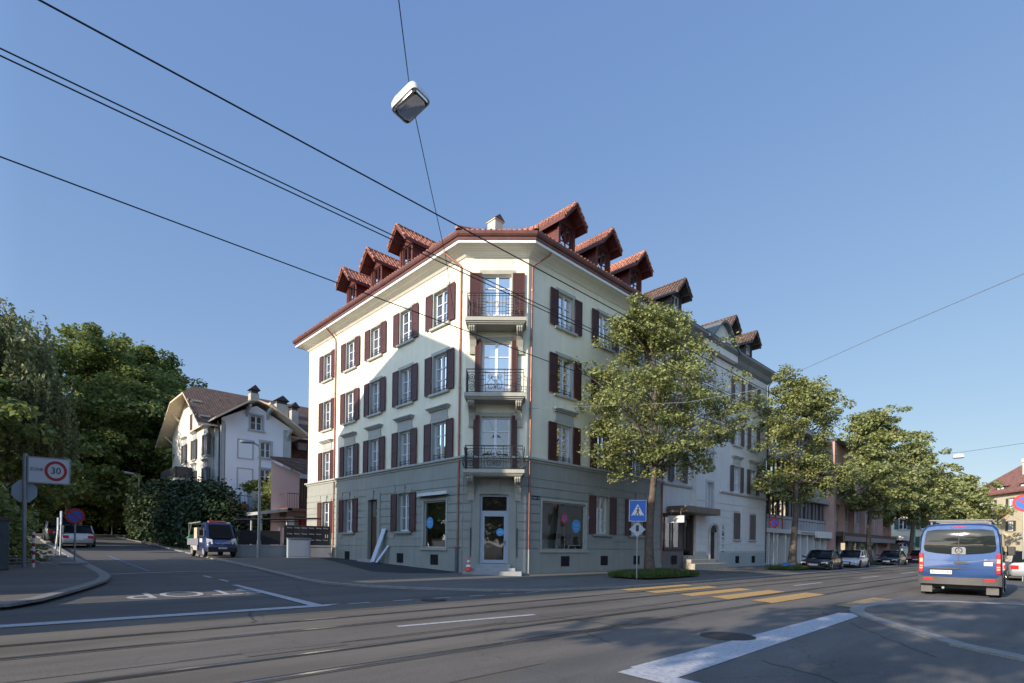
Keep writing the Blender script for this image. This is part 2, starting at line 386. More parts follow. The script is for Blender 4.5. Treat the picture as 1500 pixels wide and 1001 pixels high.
K['leafA'] = leaf_mat('street_tree_leaves', (.125, .15, .05), (.40, .43, .165), .3, 1)
K['leafB'] = leaf_mat('plane_tree_leaves', (.09, .125, .035), (.29, .34, .10), .4)
K['leafC'] = leaf_mat('birch_leaves', (.09, .12, .05), (.28, .30, .14), .35)
K['leafD'] = leaf_mat('hedge_leaves', (.02, .038, .014), (.05, .08, .03), .2)
K['grass'] = leaf_mat('grass_blades', (.05, .09, .02), (.14, .20, .05), .3)
K['soil'] = pmat('soil', (.10, .075, .05), .95, .3, 5, .5, 30)
K['ground'] = pmat('ground_soil', (.14, .13, .10), .95, .2, .3)
K['rubber'] = pmat('rubber', (.015, .015, .016), .8, .2, 8)
K['plastic'] = pmat('black_plastic', (.03, .031, .033), .55, .1, 5)
K['rim'] = pmat('alloy_rim', (.45, .46, .48), .3, .1, 9, metal=.8)
K['redl'] = pmat('red_lamp_glass', (.55, .02, .02), .15, .1, 20, coat=.5)
K['clearl'] = pmat('clear_lamp_glass', (.6, .6, .6), .12, .1, 20, coat=1)
K['blackline'] = pmat('black_paint', (.015, .015, .017), .6, .1)
K['signw'] = pmat('white_sign', (.66, .66, .67), .4, .03, 2)
K['signr'] = pmat('red_sign', (.45, .02, .025), .4, .05, 3)
K['signb'] = pmat('blue_sign', (.02, .12, .50), .4, .05, 3)
K['signback'] = pmat('sign_back', (.36, .40, .46), .5, .05, 3, metal=.2)
K['wirem'] = pmat('black_wire', (.012, .012, .014), .5, .1)

def carpaint(name, col, metal=.3): return pmat(name, col, .5, .04, 1.5, metal=metal, coat=.9)

# ------------------------------------------------------------ ground, roads, pavements
import bmesh
def sheet(name, poly, dz, mat, kind='structure', skirt=0, cuts=True, parent=None):
    bm = bmesh.new(); vs = [bm.verts.new((p[0], p[1], 0)) for p in poly]; bm.faces.new(vs)
    for yy in (12, 30, 50, 72):
        bmesh.ops.bisect_plane(bm, geom=bm.verts[:] + bm.edges[:] + bm.faces[:], plane_co=(0, yy, 0), plane_no=(0, 1, 0))
    for v in bm.verts: v.co.z = gz(v.co.y) + dz
    if skirt:
        be = [e for e in bm.edges if e.is_boundary]
        r_ = bmesh.ops.extrude_edge_only(bm, edges=be)
        for v in [g for g in r_['geom'] if isinstance(g, bmesh.types.BMVert)]: v.co.z -= skirt
    bmesh.ops.recalc_face_normals(bm, faces=bm.faces[:])
    me = bpy.data.meshes.new(name); bm.to_mesh(me); bm.free(); me.materials.append(mat)
    o = bpy.data.objects.new(name, me); COL.objects.link(o)
    if kind: o['kind'] = kind
    if parent: o.parent = parent
    return o

g = MB()
ys = [-1500, -200, 12, 30, 50, 72, 300, 2500]; xs = [-1500, -200, 0, 200, 1200, 2500]
for i in range(len(ys) - 1):
    for j in range(len(xs) - 1):
        g.face([(xs[j], ys[i], gz(ys[i]) - .02), (xs[j + 1], ys[i], gz(ys[i]) - .02), (xs[j + 1], ys[i + 1], gz(ys[i + 1]) - .02), (xs[j], ys[i + 1], gz(ys[i + 1]) - .02)])
g.build('ground', K['ground'], kind='structure')
sheet('main_road', [(-60, -9), (160, -9), (160, 16), (-60, 16)], 0, K['asph'])
sheet('side_street', [(-1, 11.65), (8.6, 11.65), (15, 11.2), (15, 14), (12, 74), (-1, 74)], .004, K['asph2'])
sheet('cross_street', [(-80, 66), (60, 66), (60, 74), (-80, 74)], .008, K['asph2'])
# near, older asphalt with a ragged joint
nearp = [(-20, -8.8), (60, -8.8), (60, 3.0), (22, 3.2), (13.6, 4.55), (10.5, 4.9), (7.3, 4.85), (6.1, 4.5), (4.6, 4.35), (3.4, 3.9), (0, 3.7), (-20, 3.7)]
sheet('near_road_surface', nearp, .004, K['asphold'])

KL = [(-30, 13.7), (-4, 14.0), (0.0, 14.2), (.4, 14.75), (.75, 15.6), (1.4, 17.2), (1.9, 18.7), (2.12, 19.9), (2.2, 21.2), (2.2, 25), (2.2, 31), (2.2, 66)]
sheet('pavement', KL + [(-30, 66)], .12, K['asph3'], skirt=.13)
KR = [(8.6, 66), (8.5, 40), (8.1, 30), (7.85, 24), (7.6, 20), (7.45, 17.6), (7.6, 16.2), (8.2, 14.9), (9.2, 13.7), (10.8, 12.3), (12.6, 11.3), (15, 10.75), (20, 10.6), (45, 10.6), (140, 10.6)]
sheet('pavement', KR + [(140, 17.2), (41, 17.2), (30, 40), (30, 66)], .06, K['asph3'], skirt=.07)
KN = [(9.3, -8.7), (9.6, -1), (9.9, .3), (10.5, 1.0), (11.2, 1.45), (12.2, 2.1), (13.2, 2.75), (14.2, 3.2), (15.3, 3.42), (16.6, 3.3), (18.0, 3.0), (19.0, 2.2), (19.6, .8), (19.8, -8.7)]
sheet('pavement', list(reversed(KN)), .03, K['asphold'], skirt=.04)
def kerb(poly, h, wdt=.16, inner=1):
    mb = MB(); s_ = -inner
    sweep(mb, poly, [(0.0, -.05), (0.012 * -s_, h - .02), (s_ * .03, h + .012), (s_ * wdt, h + .012), (s_ * wdt, h - .05)], zf=gz)
    return mb.build('kerb', K['kerb'], kind='structure')
# inner side sign depends on travel direction of the polyline
kerb(KL, .12, .28, inner=-1)
kerb(KR, .06, .26, inner=-1)
kerb(KN, .03, .3, inner=1)
# gutter strip of setts along the near island kerb
mb = MB(); sweep(mb, KN[1:], [(-.2, .0065), (0, .0065)]); mb.build('gutter_strip', K['concrete'], kind='structure')

def strip(mb, pts, wd, dz):
    P = [Vector(p) for p in pts]; Lf = []; Rt = []
    for i in range(len(P)):
        d = (P[min(i + 1, len(P) - 1)] - P[max(i - 1, 0)]).normalized(); n = Vector((-d.y, d.x))
        Lf.append(P[i] + n * wd / 2); Rt.append(P[i] - n * wd / 2)
    for i in range(len(P) - 1):
        q = [Rt[i], Rt[i + 1], Lf[i + 1], Lf[i]]
        mb.face([(p.x, p.y, gz(p.y) + dz) for p in q])
    return mb
# tram tracks: two metre-gauge tracks
def curve_y(x): return -.02 * x if x < 60 else -1.2   # the street swings slightly
trk = [(x, 0) for x in (-40, -10, 0, 10, 20, 30, 45, 60, 90, 150)]
rails = MB(); grv = MB(); joint = MB()
for b in (5.72, 6.76, 8.62, 9.68):
    pts = [(x, b + curve_y(max(x, 0))) for x, _ in trk]
    strip(rails, pts, .07, .010)
    strip(grv, [(p[0], p[1] + (-.055 if b in (9.68, 6.76) else .055)) for p in pts], .05, .009)
    strip(joint, pts, .2, .006)
joint.build('track_joint', asphalt('joint_asphalt', (.12, .108, .095)), kind='structure')
rails.build('tram_rails', K['rail'], kind='structure'); grv.build('rail_grooves', K['groove'], kind='structure')
# patch strips of newer asphalt between tracks
pt = MB(); strip(pt, [(-20, 4.95), (8, 4.8), (20, 4.55), (40, 4.2)], .9, .0055); strip(pt, [(-20, 7.7), (10, 7.5), (30, 7.2)], .75, .0055)
pt.build('asphalt_patch', asphalt('patch_asphalt', (.165, .15, .133)), kind='structure')

rng0 = random.Random(5); cr_ = MB()
for (x0, y0, x1, y1) in ((1.5, 7.2, 9, 6.9), (9, 6.9, 15, 7.2), (6.5, 4.6, 6.9, 5.4), (11.2, 4.8, 11.6, 8.2), (3.2, 9.8, 3.6, 11.3), (7.8, 8.4, 8.1, 5.0), (2, 10.6, 12, 10.1), (5.6, 13.2, 6.4, 16.0), (3.0, 17.5, 7.4, 18.2), (16, 9, 30, 8.7), (9, 1.2, 13.5, 3.9), (6, .8, 7, 2.7)):
    n_ = 14; pts = [(x0 + (x1 - x0) * k / n_ + rng0.uniform(-.05, .05), y0 + (y1 - y0) * k / n_ + rng0.uniform(-.05, .05)) for k in range(n_ + 1)]
    strip(cr_, pts, .022, .0075)
cr_.build('sealed_cracks', asphalt('crack_sealer', (.075, .07, .065)), kind='structure')
pq = MB()
for (x0, y0, w_, h_) in ((2.2, 6.95, 1.3, .5), (6.6, 6.95, 2.2, .6), (9.5, 4.9, 2.4, .5), (12.3, 8.9, 1.6, .45), (4.2, 18.8, 1.8, 2.2), (3.4, 5.6, .9, .3)):
    pq.face([(x, y, gz(y) + .0068) for x, y in ((x0, y0), (x0 + w_, y0 - .02), (x0 + w_, y0 + h_), (x0, y0 + h_))])
pq.build('asphalt_patch', asphalt('patch_asphalt_b', (.15, .135, .122)), kind='structure')
mk = MB()
mk.face([(x, y, gz(y) + .012) for x, y in ((-8, 12.0), (-8, 12.32), (5.75, 11.72), (5.2, 11.40))])
mk.face([(x, y, gz(y) + .0125) for x, y in ((5.0, 11.62), (5.28, 11.60), (5.08, 17.0), (4.92, 17.0))])
strip(mk, [(4.9, 7.9), (7.9, 7.55)], .13, .012)
for (x0, x1) in ((22.2, 25.4), (31.2, 34.6), (40, 43.5), (50, 53.5), (60, 63.5), (72, 75.5)): strip(mk, [(x0, 7.35 - .014 * (x0 - 22)), (x1, 7.35 - .014 * (x1 - 22))], .12, .012)
for x in (5.85, 7.0, 8.15, 9.3, 10.35, 11.4, 12.5, 13.6, 14.7): strip(mk, [(x, 11.56 - .055 * (x - 5.85)), (x + .52, 11.52 - .055 * (x - 5.85))], .12, .012)
mk.face([(x, y, .012) for x, y in ((5.2, 2.92), (5.35, 3.55), (13.55, 3.55), (13.95, 3.1))])
mk.face([(x, y, .0125) for x, y in ((5.35, 3.5), (5.02, 3.5), (4.85, 1.2), (5.2, 1.2))])
mk.face([(x, y, .012) for x, y in ((3.2, 3.35), (3.2, 3.05), (4.3, 3.05), (4.3, 3.35))])
mk.build('white_markings', K['wpaint'], kind='structure')
mk = MB(); strip(mk, [(2.3, 22.0), (5, 22.6), (7.6, 22.0)], .12, .012); strip(mk, [(5.04, 20.5), (5.06, 19.7)], .12, .012); strip(mk, [(5.12, 18.9), (5.14, 18.1)], .12, .012)
strip(mk, [(2.5, 33.3), (2.5, 27.5)], .1, .012)
mk.build('worn_markings', K['wpaint2'], kind='structure')
mk = MB(); strip(mk, [(4.0, 34), (3.9, 22.9)], .1, .0125); mk.build('blue_marking', K['bpaint'], kind='structure')
zb = MB()
for (y0, y1) in ((5.32, 5.98), (6.5, 7.14), (7.58, 8.14), (8.75, 9.3), (9.75, 10.25)):
    sk = .012
    a0, a1 = 14.5, 18.7
    zb.face([(a0 + (y0 - 5) * .02, y0, .0135), (a1, y0 - .05, .0135), (a1 + .3, y1 - .05, .0135), (a0 + .3, y1, .0135)])
zb.build('zebra_crossing', K['ypaint'], kind='structure')
zb = MB(); zb.face([(15.0, 3.55, .0135), (18.6, 3.5, .0135), (18.9, 4.05, .0135), (15.3, 4.1, .0135)]); zb.build('zebra_crossing', paint_mat('worn_yellow_paint', (.36, .25, .12), .7), kind='structure')
# STOP lettering, read from the side street
text_obj('STOP', 1.25, K['wpaint2'], None, lambda x, y, z: (3.62 - x * 1.02 , 15.3 - y * 1.4, gz(15.3 - y * 1.4) + .012 + (z if z > 0 else 0) * .1), name='stop_lettering', depth=0, top=True)
sheet('fresh_asphalt_patch', [(14.32, 18.2), (14.32, 30.0), (13.2, 29.6), (12.6, 26.5), (11.4, 21.6), (11.0, 19.6), (12.2, 18.4), (13.4, 17.9)], .067, K['asphnew'])
# manholes
def manhole(x, y, r, lab):
    m_ = MB(); m_.cyl((x, y, gz(y) + .006), r, .009, 28); m_.cyl((x, y, gz(y) + .007), r * .86, .0105, 28)
    o = m_.build('manhole_cover', pmat('cast_iron', (.06, .055, .05), .6, .2, 20, .4, 60, metal=.5)); tag(o, lab, 'manhole cover', 'manhole covers in the road')
manhole(8.45, 3.78, .42, 'round iron manhole cover beside the wide white line at the bottom of the photo')
manhole(7.95, 11.15, .33, 'round iron manhole cover between the short white dashes across the tracks')

# ------------------------------------------------------------ building parts
def facade(mb, u0, u1, z0, z1, ops, depth=.2, m=0):
    us = sorted({u0, u1, *[v for o in ops for v in o[:2]]}); zs = sorted({z0, z1, *[v for o in ops for v in o[2:4]]})
    for i in range(len(us) - 1):
        for j in range(len(zs) - 1):
            cu = (us[i] + us[i + 1]) / 2; cz = (zs[j] + zs[j + 1]) / 2
            if any(o[0] < cu < o[1] and o[2] < cz < o[3] for o in ops): continue
            mb.face([(us[i], 0, zs[j]), (us[i + 1], 0, zs[j]), (us[i + 1], 0, zs[j + 1]), (us[i], 0, zs[j + 1])], m)
    for a, b, c, d in [o[:4] for o in ops]:
        for q in (((a, 0, c), (a, -depth, c), (a, -depth, d), (a, 0, d)), ((b, 0, c), (b, -depth, c), (b, -depth, d), (b, 0, d)),
                  ((a, 0, c), (b, 0, c), (b, -depth, c), (a, -depth, c)), ((a, 0, d), (b, 0, d), (b, -depth, d), (a, -depth, d))): mb.face(q, m)

def shutter(parent, T, u0, u1, z0, z1, mat, n0=.055, edge=None):
    s_ = MB(); t = .045
    s_.box(u0 + .055, u1 - .055, n0 + .008, n0 + t - .012, z0 + .05, z1 - .05, 0)
    zm = z0 + (z1 - z0) * .42
    for (a, b, c, d) in ((u0, u0 + .055, z0, z1), (u1 - .055, u1, z0, z1), (u0 + .055, u1 - .055, z0, z0 + .07), (u0 + .055, u1 - .055, z1 - .07, z1), (u0 + .055, u1 - .055, zm, zm + .06)):
        s_.box(a, b, n0, n0 + t, c, d, 1)
    return s_.build('shutter', [mat, edge or K['shutedge']], parent, T=T)

def window(parent, T, uc, wd, z0, z1, shut=.52, hood=False, guard=True, trim=None, frame_m=None, smat=None, rows=3, glass=None, sill=True, dn=-.17, cols=2, closed=False, keystone=False, sedge=None):
    trim = trim or K['trim']; fm = frame_m or K['frame']; u0, u1 = uc - wd / 2, uc + wd / 2
    f = MB(); fw = .065
    f.box(u0, u0 + fw, dn - .03, dn + .03, z0, z1).box(u1 - fw, u1, dn - .03, dn + .03, z0, z1)
    f.box(u0 + fw, u1 - fw, dn - .03, dn + .03, z0, z0 + .09).box(u0 + fw, u1 - fw, dn - .03, dn + .03, z1 - .075, z1)
    for c in range(1, cols):
        um = u0 + wd * c / cols; f.box(um - .055, um + .055, dn - .02, dn + .04, z0 + .09, z1 - .075)
    for k in range(1, rows):
        zz = z0 + .09 + (z1 - z0 - .165) * k / rows; f.box(u0 + fw, u1 - fw, dn - .012, dn + .02, zz - .018, zz + .018)
    fo = f.build('window', fm, parent, T=T)
    MB().box(u0 + .01, u1 - .01, dn - .03, dn - .018, z0 + .01, z1 - .01).build('glass', glass or K['glass'], fo, T=T)
    if trim is not None:
        s_ = MB(); tw = .15
        s_.box(u0 - tw, u0, .002, .035, z0, z1 + tw).box(u1, u1 + tw, .002, .035, z0, z1 + tw).box(u0, u1, .002, .035, z1, z1 + tw)
        s_.box(u0 - .002, u0 + .0015, dn + .03, .002, z0, z1).box(u1 - .0015, u1 + .002, dn + .03, .002, z0, z1)
        if hood:
            s_.box(u0 - .1, u1 + .1, .002, .045, z1 + tw, z1 + .52)
            s_.box(u0 - .2, u1 + .2, .002, .12, z1 + .52, z1 + .58).box(u0 - .25, u1 + .25, .002, .19, z1 + .58, z1 + .63).box(u0 - .29, u1 + .29, .002, .24, z1 + .63, z1 + .67)
        if keystone:
            s_.box(uc - .12, uc + .12, .002, .07, z1 + .02, z1 + .38); s_.box(u0 - .3, uc - .12, .002, .03, z1 + tw, z1 + .2); s_.box(uc + .12, u1 + .3, .002, .03, z1 + tw, z1 + .2)
        s_.build('surround', trim, fo, T=T)
        if sill: MB().box(u0 - .22, u1 + .22, -.16, .13, z0 - .1, z0).build('sill', trim, fo, T=T)
    if shut:
        sm = smat or K['shut']
        if closed:
            shutter(fo, T, u0 - .02, uc - .01, z0 + .01, z1, sm, .04, sedge); shutter(fo, T, uc + .01, u1 + .02, z0 + .01, z1, sm, .04, sedge)
        else:
            shutter(fo, T, u0 - .06 - shut, u0 - .06, z0 + .01, z1, sm, edge=sedge); shutter(fo, T, u1 + .06, u1 + .06 + shut, z0 + .01, z1, sm, edge=sedge)
    if guard:
        gm = MB()
        for zz in (.14, .26): gm.tube([(u0, -.03, z0 + zz), (u1, -.03, z0 + zz)], .013, 5)
        for uu in (u0 + .12, u1 - .12): gm.tube([(uu, -.03, z0), (uu, -.03, z0 + .34)], .012, 5)
        gm.build('guard_rail', K['iron'], fo, T=T)
    return fo

def courses(mb, u0, u1, zlist, blocks, n=.032, gap=.05, m=0):
    for i in range(len(zlist) - 1):
        za, zb_ = zlist[i] + gap / 2, zlist[i + 1] - gap / 2
        segs = [(u0, u1)]
        for (a, b, c, d) in blocks:
            if d > za and c < zb_:
                ns = []
                for (s0, s1) in segs:
                    if b <= s0 or a >= s1: ns.append((s0, s1)); continue
                    if a > s0: ns.append((s0, a))
                    if b < s1: ns.append((b, s1))
                segs = ns
        for (s0, s1) in segs:
            if s1 - s0 > .05: mb.box(s0, s1, .001, n, za, zb_, m)

def cellar_window(parent, T, uc, z0, z1, wd=.55):
    c = MB().box(uc - wd / 2, uc + wd / 2, .056, .062, z0, z1).build('cellar_window', K['dark'], parent, T=T)
    b = MB()
    for k in range(1, 6): b.tube([(uc - wd / 2 + wd * k / 6, .07, z0), (uc - wd / 2 + wd * k / 6, .07, z1)], .008, 4)
    b.build('grille', K['iron'], c, T=T)

def dormer(parent, T, uc, zb=14.3, pk=17.0, hw=.78, ov=.62, wood=None, tile=None, back=-4.2, bw=.52, front=.0, winm=None):
    """T maps (u, n, z); gable faces n+"""
    wood = wood or K['dormerw']; tile = tile or K['tile']
    ez = pk - .86
    body = MB()
    # cheeks + front wall with opening
    body.face([(uc - bw, front, zb), (uc - bw, front, ez + .2), (uc - bw, back * .62, ez + .2), (uc - bw, -.1, zb)])
    body.face([(uc + bw, front, zb), (uc + bw, front, ez + .2), (uc + bw, back * .62, ez + .2), (uc + bw, -.1, zb)])
    s2 = (pk - ez) / hw
    body.face([(uc - bw, front, ez + .2), (uc + bw, front, ez + .2), (uc, front, ez + .2 + bw * s2)])
    facade(body, uc - bw, uc + bw, zb, ez + .2, [(uc - bw + .14, uc + bw - .14, zb + .45, ez + .05)], .12)
    for sgn in (-1, 1):
        body.box(uc + sgn * bw - .06, uc + sgn * bw + .06, -.02, .05, zb, ez + .25)
        body.beam((uc + sgn * (bw + .02), -.1, ez + .12), (uc + sgn * (bw + .02), ov - .08, ez + .12), .09, .12)
    body.beam((uc, -.1, pk - .2), (uc, ov - .08, pk - .2), .09, .12)
    do = body.build('dormer', wood, parent, T=lambda u, n, z: T(u, n + (front if n == front else 0) * 0, z))
    f = MB(); u0, u1, z0, z1 = uc - bw + .14, uc + bw - .14, zb + .45, ez + .05
    f.box(u0, u0 + .05, -.1, -.05, z0, z1).box(u1 - .05, u1, -.1, -.05, z0, z1).box(uc - .025, uc + .025, -.1, -.05, z0, z1).box(u0, u1, -.098, -.052, z0, z0 + .06).box(u0, u1, -.098, -.052, z1 - .05, z1).box(u0, u1, -.095, -.06, (z0 + z1) / 2 - .015, (z0 + z1) / 2 + .015)
    f.build('dormer_window', winm or K['shutedge'], do, T=T)
    MB().box(u0 + .01, u1 - .01, -.094, -.085, z0 + .01, z1 - .01).build('dormer_glass', K['glass'], do, T=T)
    rf = MB(); th = .09
    for sgn in (-1, 1):
        e = (uc + sgn * hw, ez); p = (uc, pk)
        for (n0, n1, m, dz) in ((back, ov, 0, 0),):
            rf.face([(e[0], n0, e[1]), (e[0], n1, e[1]), (p[0], n1, p[1]), (p[0], n0, p[1])], 0)
            rf.face([(e[0], n0, e[1] - th), (e[0], n1 - .03, e[1] - th), (p[0], n1 - .03, p[1] - th), (p[0], n0, p[1] - th)], 1)
        # verge board and eave edge
        rf.face([(e[0], ov - .02, e[1] - .2), (p[0], ov - .02, p[1] - .22), (p[0], ov - .02, p[1] + .0), (e[0], ov - .02, e[1] + 0)], 1)
        rf.face([(e[0], ov - .06, e[1] - .2), (p[0], ov - .06, p[1] - .22), (p[0], ov - .06, p[1] + .0), (e[0], ov - .06, e[1] + 0)], 1)
        rf.face([(e[0], ov - .06, e[1] - .2), (e[0], ov - .02, e[1] - .2), (p[0], ov - .02, p[1] - .22), (p[0], ov - .06, p[1] - .22)], 1)
        rf.box(e[0] - .03 if sgn < 0 else e[0], e[0] if sgn < 0 else e[0] + .03, back * .6, ov - .02, e[1] - .16, e[1] + .0, 1)
    # verge and ridge tiles
    k = 0
    nn = ov - .02
    while nn > back:
        rf.cyl((uc, nn - .34, pk - .02), .075, .33, 8, 'y', 0, r2=.09); nn -= .33
    for sgn in (-1, 1):
        for k in range(3):
            a = k / 3; b = (k + 1) / 3
            rf.tube([(uc + sgn * hw * a, ov, pk - .86 * a + .0), (uc + sgn * hw * b, ov, pk - .86 * b + .02)], [.045, .06], 6, 0)
    # pantile ribs down each slope
    nn = ov - .12
    while nn > back * .8:
        for sgn in (-1, 1):
            rf.tube([(uc, nn, pk + .012), (uc + sgn * hw, nn, ez + .012)], .028, 5, 0)
        nn -= .21
    rf.build('dormer_roof', [tile, wood], do, T=T)
    return do

def spiral(cx, cz, r0, r1, a0, turns, n=16, y=0):
    return [(cx + (r0 + (r1 - r0) * i / n) * math.cos(a0 + turns * 2 * math.pi * i / n), y, cz + (r0 + (r1 - r0) * i / n) * math.sin(a0 + turns * 2 * math.pi * i / n)) for i in range(n + 1)]

def balcony(parent, T, uc, z, hw=1.27, pr=.95, style=0, bulge=0):
    """slab top at z"""
    s_ = MB(); s_.box(uc - hw, uc + hw, .0, pr, z - .15, z); s_.box(uc - hw + .05, uc + hw - .05, 0, pr - .06, z - .21, z - .15); s_.box(uc - hw + .10, uc + hw - .10, 0, pr - .12, z - .26, z - .21)
    so_ = s_.build('balcony', K['slabst'], parent, T=T, bevel=0)
    for sg in (-1, 1):
        cx = uc + sg * (hw - .27); b = MB(); w2 = .14
        pr_ = [(0.002, z - .26), (pr - .18, z - .26), (pr - .18, z - .33), (pr - .22, z - .42), (pr - .36, z - .50), (pr - .52, z - .56), (pr - .66, z - .70), (.16, z - .95), (.11, z - 1.18), (.002, z - 1.18)]
        b.prism(pr_, cx - w2, cx + w2, 'x')
        # scroll front ribs
        for du in (-.085, 0, .085):
            b.tube([(cx + du, pr - .19, z - .29), (cx + du, pr - .15, z - .36), (cx + du, pr - .24, z - .47), (cx + du, pr - .42, z - .55)], .035, 6)
        b.box(cx - w2 - .02, cx + w2 + .02, .002, .10, z - 1.24, z - 1.18)
        b.build('bracket', K['slabst'], so_, T=T)
    r = MB(); h = 1.0 if style == 0 else .98; x0, x1 = uc - hw + .08, uc + hw - .08; yo = pr - .08; br = .013
    def rail(zr, rr=.014): r.tube([(x0, 0, zr), (x0, yo, zr), (x1, yo, zr), (x1, 0, zr)], rr, 5)
    rail(z + h, .02); rail(z + .05); rail(z + h - .13 if style else z + h - .10)
    def flat_panel(map_, Wd, bars):
        for u in bars: r.tube([map_(u, .05), map_(u, h)], .011, 4)
    front = lambda u, q, dy=0: (x0 + u, yo + dy, z + q)
    Lx = x1 - x0
    left = lambda u, q, dy=0: (x0, yo - u, z + q); right = lambda u, q, dy=0: (x1, yo - u, z + q)
    if style == 0:      # lattice with scroll panels
        flat_panel(front, Lx, [0, .2, .42, .54, .66, .78] + [Lx / 2 - .14 * k for k in (3, 2, 1)] + [Lx / 2 + .14 * k for k in (1, 2, 3)] + [Lx - v for v in (.78, .66, .54, .42, .2, 0)])
        for zr in (.17, .29, .41, .53, .65, .77):
            r.tube([front(.42, zr), front(.78, zr)], .009, 4); r.tube([front(Lx - .78, zr), front(Lx - .42, zr)], .009, 4)
        for zr in (.25, .45, .65): r.tube([front(Lx / 2 - .42, zr), front(Lx / 2 + .42, zr)], .008, 4)
        sc_c = [(.31, .25, .1), (.31, .68, .1), (Lx - .31, .25, .1), (Lx - .31, .68, .1)]
        for (cx, cz, rr) in sc_c:
            for sg in (1, -1): r.tube([(x0 + cx + sg * (p[0]), yo, z + cz + p[2]) for p in spiral(0, 0, .02, rr, 0, 1.1)], .010, 4)
        r.tube([front(.2, .1), front(.42, .86)], .009, 4); r.tube([front(.42, .1), front(.2, .86)], .009, 4)
        r.tube([front(Lx - .2, .1), front(Lx - .42, .86)], .009, 4); r.tube([front(Lx - .42, .1), front(Lx - .2, .86)], .009, 4)
        r.tube([(x0 + Lx / 2 + .09 * math.cos(a * .4), yo, z + .5 + .16 * math.sin(a * .4)) for a in range(17)], .012, 4)
    else:               # three big scroll panels between vertical grids
        flat_panel(front, Lx, [0, .44, .56, .68, .80, Lx - .80, Lx - .68, Lx - .56, Lx - .44, Lx])
        for zr in (.3, .55, .72): r.tube([front(.44, zr), front(.8, zr)], .009, 4); r.tube([front(Lx - .8, zr), front(Lx - .44, zr)], .009, 4)
        for (cx, rr) in ((Lx / 2 - .17, .15), (Lx / 2 + .17, .15)):
            sg = 1 if cx > Lx / 2 else -1
            r.tube([(x0 + cx + sg * p[0], yo, z + .25 + p[2]) for p in spiral(0, 0, .03, rr, 0, 1.6, 24)], .013, 4)
            r.tube([(x0 + cx + sg * p[0] + sg * .03, yo, z + .68 + p[2]) for p in spiral(0, 0, .02, .10, 1, -1.4, 20)], .011, 4)
            r.tube([front(Lx / 2 + sg * .32, .3), front(Lx / 2 + sg * .27, .5), front(Lx / 2 + sg * .12, .62), front(Lx / 2 + sg * .08, .8)], .012, 4)
        for (cx, sg) in ((.22, 1), (Lx - .22, -1)):
            r.tube([(x0 + cx + sg * p[0], yo, z + .23 + p[2]) for p in spiral(0, 0, .03, .15, 0, 1.6, 24)], .013, 4)
            r.tube([(x0 + cx + sg * p[0], yo, z + .65 + p[2]) for p in spiral(0, 0, .02, .14, 2, -1.5, 20)], .012, 4)
            r.tube([front(cx + sg * .14, .25), front(cx + sg * .1, .45), front(cx - sg * .1, .5), front(cx - sg * .13, .65)], .012, 4)
        r.tube([front(Lx / 2 - .16, .66), front(Lx / 2 - .08, .52), front(Lx / 2 + .08, .52), front(Lx / 2 + .16, .66), front(Lx / 2 - .16, .66)], .012, 4)
        r.tube([front(Lx / 2, .2), front(Lx / 2, .7)], .012, 4)
    for side in (left, right):
        for k in range(1, 6): r.tube([side(yo * k / 6, .05), side(yo * k / 6, h)], .011, 4)
        for (cz, rr) in ((.25, .13), (.62, .12)):
            r.tube([side(yo / 2 + p[0], cz + p[2]) for p in spiral(0, 0, .02, rr, 0, 1.5, 20)], .011, 4)
        if bulge:
            pass
    if bulge:
        for xx, nn in ((x0, -1), (x1, 1)):
            for k in range(3):
                yy = yo * (k + .3) / 3
                r.tube([(xx, yy, z + .05), (xx + nn * .13, yy, z + .2), (xx + nn * .15, yy, z + .35), (xx + nn * .03, yy, z + .6), (xx + nn * .08, yy, z + h)], .012, 4)
    r.build('railing', K['iron'], so_, T=T)
    return so_

def french_door(parent, T, uc, wd, z0, z1, glass):
    f = MB(); u0, u1 = uc - wd / 2, uc + wd / 2; dn = -.16; zp = z0 + .55
    f.box(u0, u0 + .07, dn - .03, dn + .03, z0, z1).box(u1 - .07, u1, dn - .03, dn + .03, z0, z1).box(uc - .06, uc + .06, dn - .02, dn + .04, z0 + .06, z1 - .07)
    f.box(u0 + .07, u1 - .07, dn - .03, dn + .03, z1 - .07, z1).box(u0 + .07, u1 - .07, dn - .028, dn + .025, z0, zp)
    for k in (1, 2):
        zz = zp + (z1 - zp) * k / 3; f.box(u0 + .07, u1 - .07, dn - .012, dn + .02, zz - .02, zz + .02)
    fo = f.build('balcony_door', K['frame'], parent, T=T)
    MB().box(u0 + .01, u1 - .01, dn - .03, dn - .018, zp - .01, z1 - .01).build('glass', glass, fo, T=T)
    return fo

def downpipe(parent, pts, r=.043, base_z=1.3, mat=None):
    o = MB().tube(pts, r, 10).build('downpipe', mat or K['copper'], parent, smooth=True)
    c = MB(); p = pts[-1]
    for z in np.arange(base_z + .6, 13, 2.1): c.cyl((p[0], p[1], z), r + .012, .05, 10)
    c.build('pipe_clips', mat or K['copper'], o)
    return o

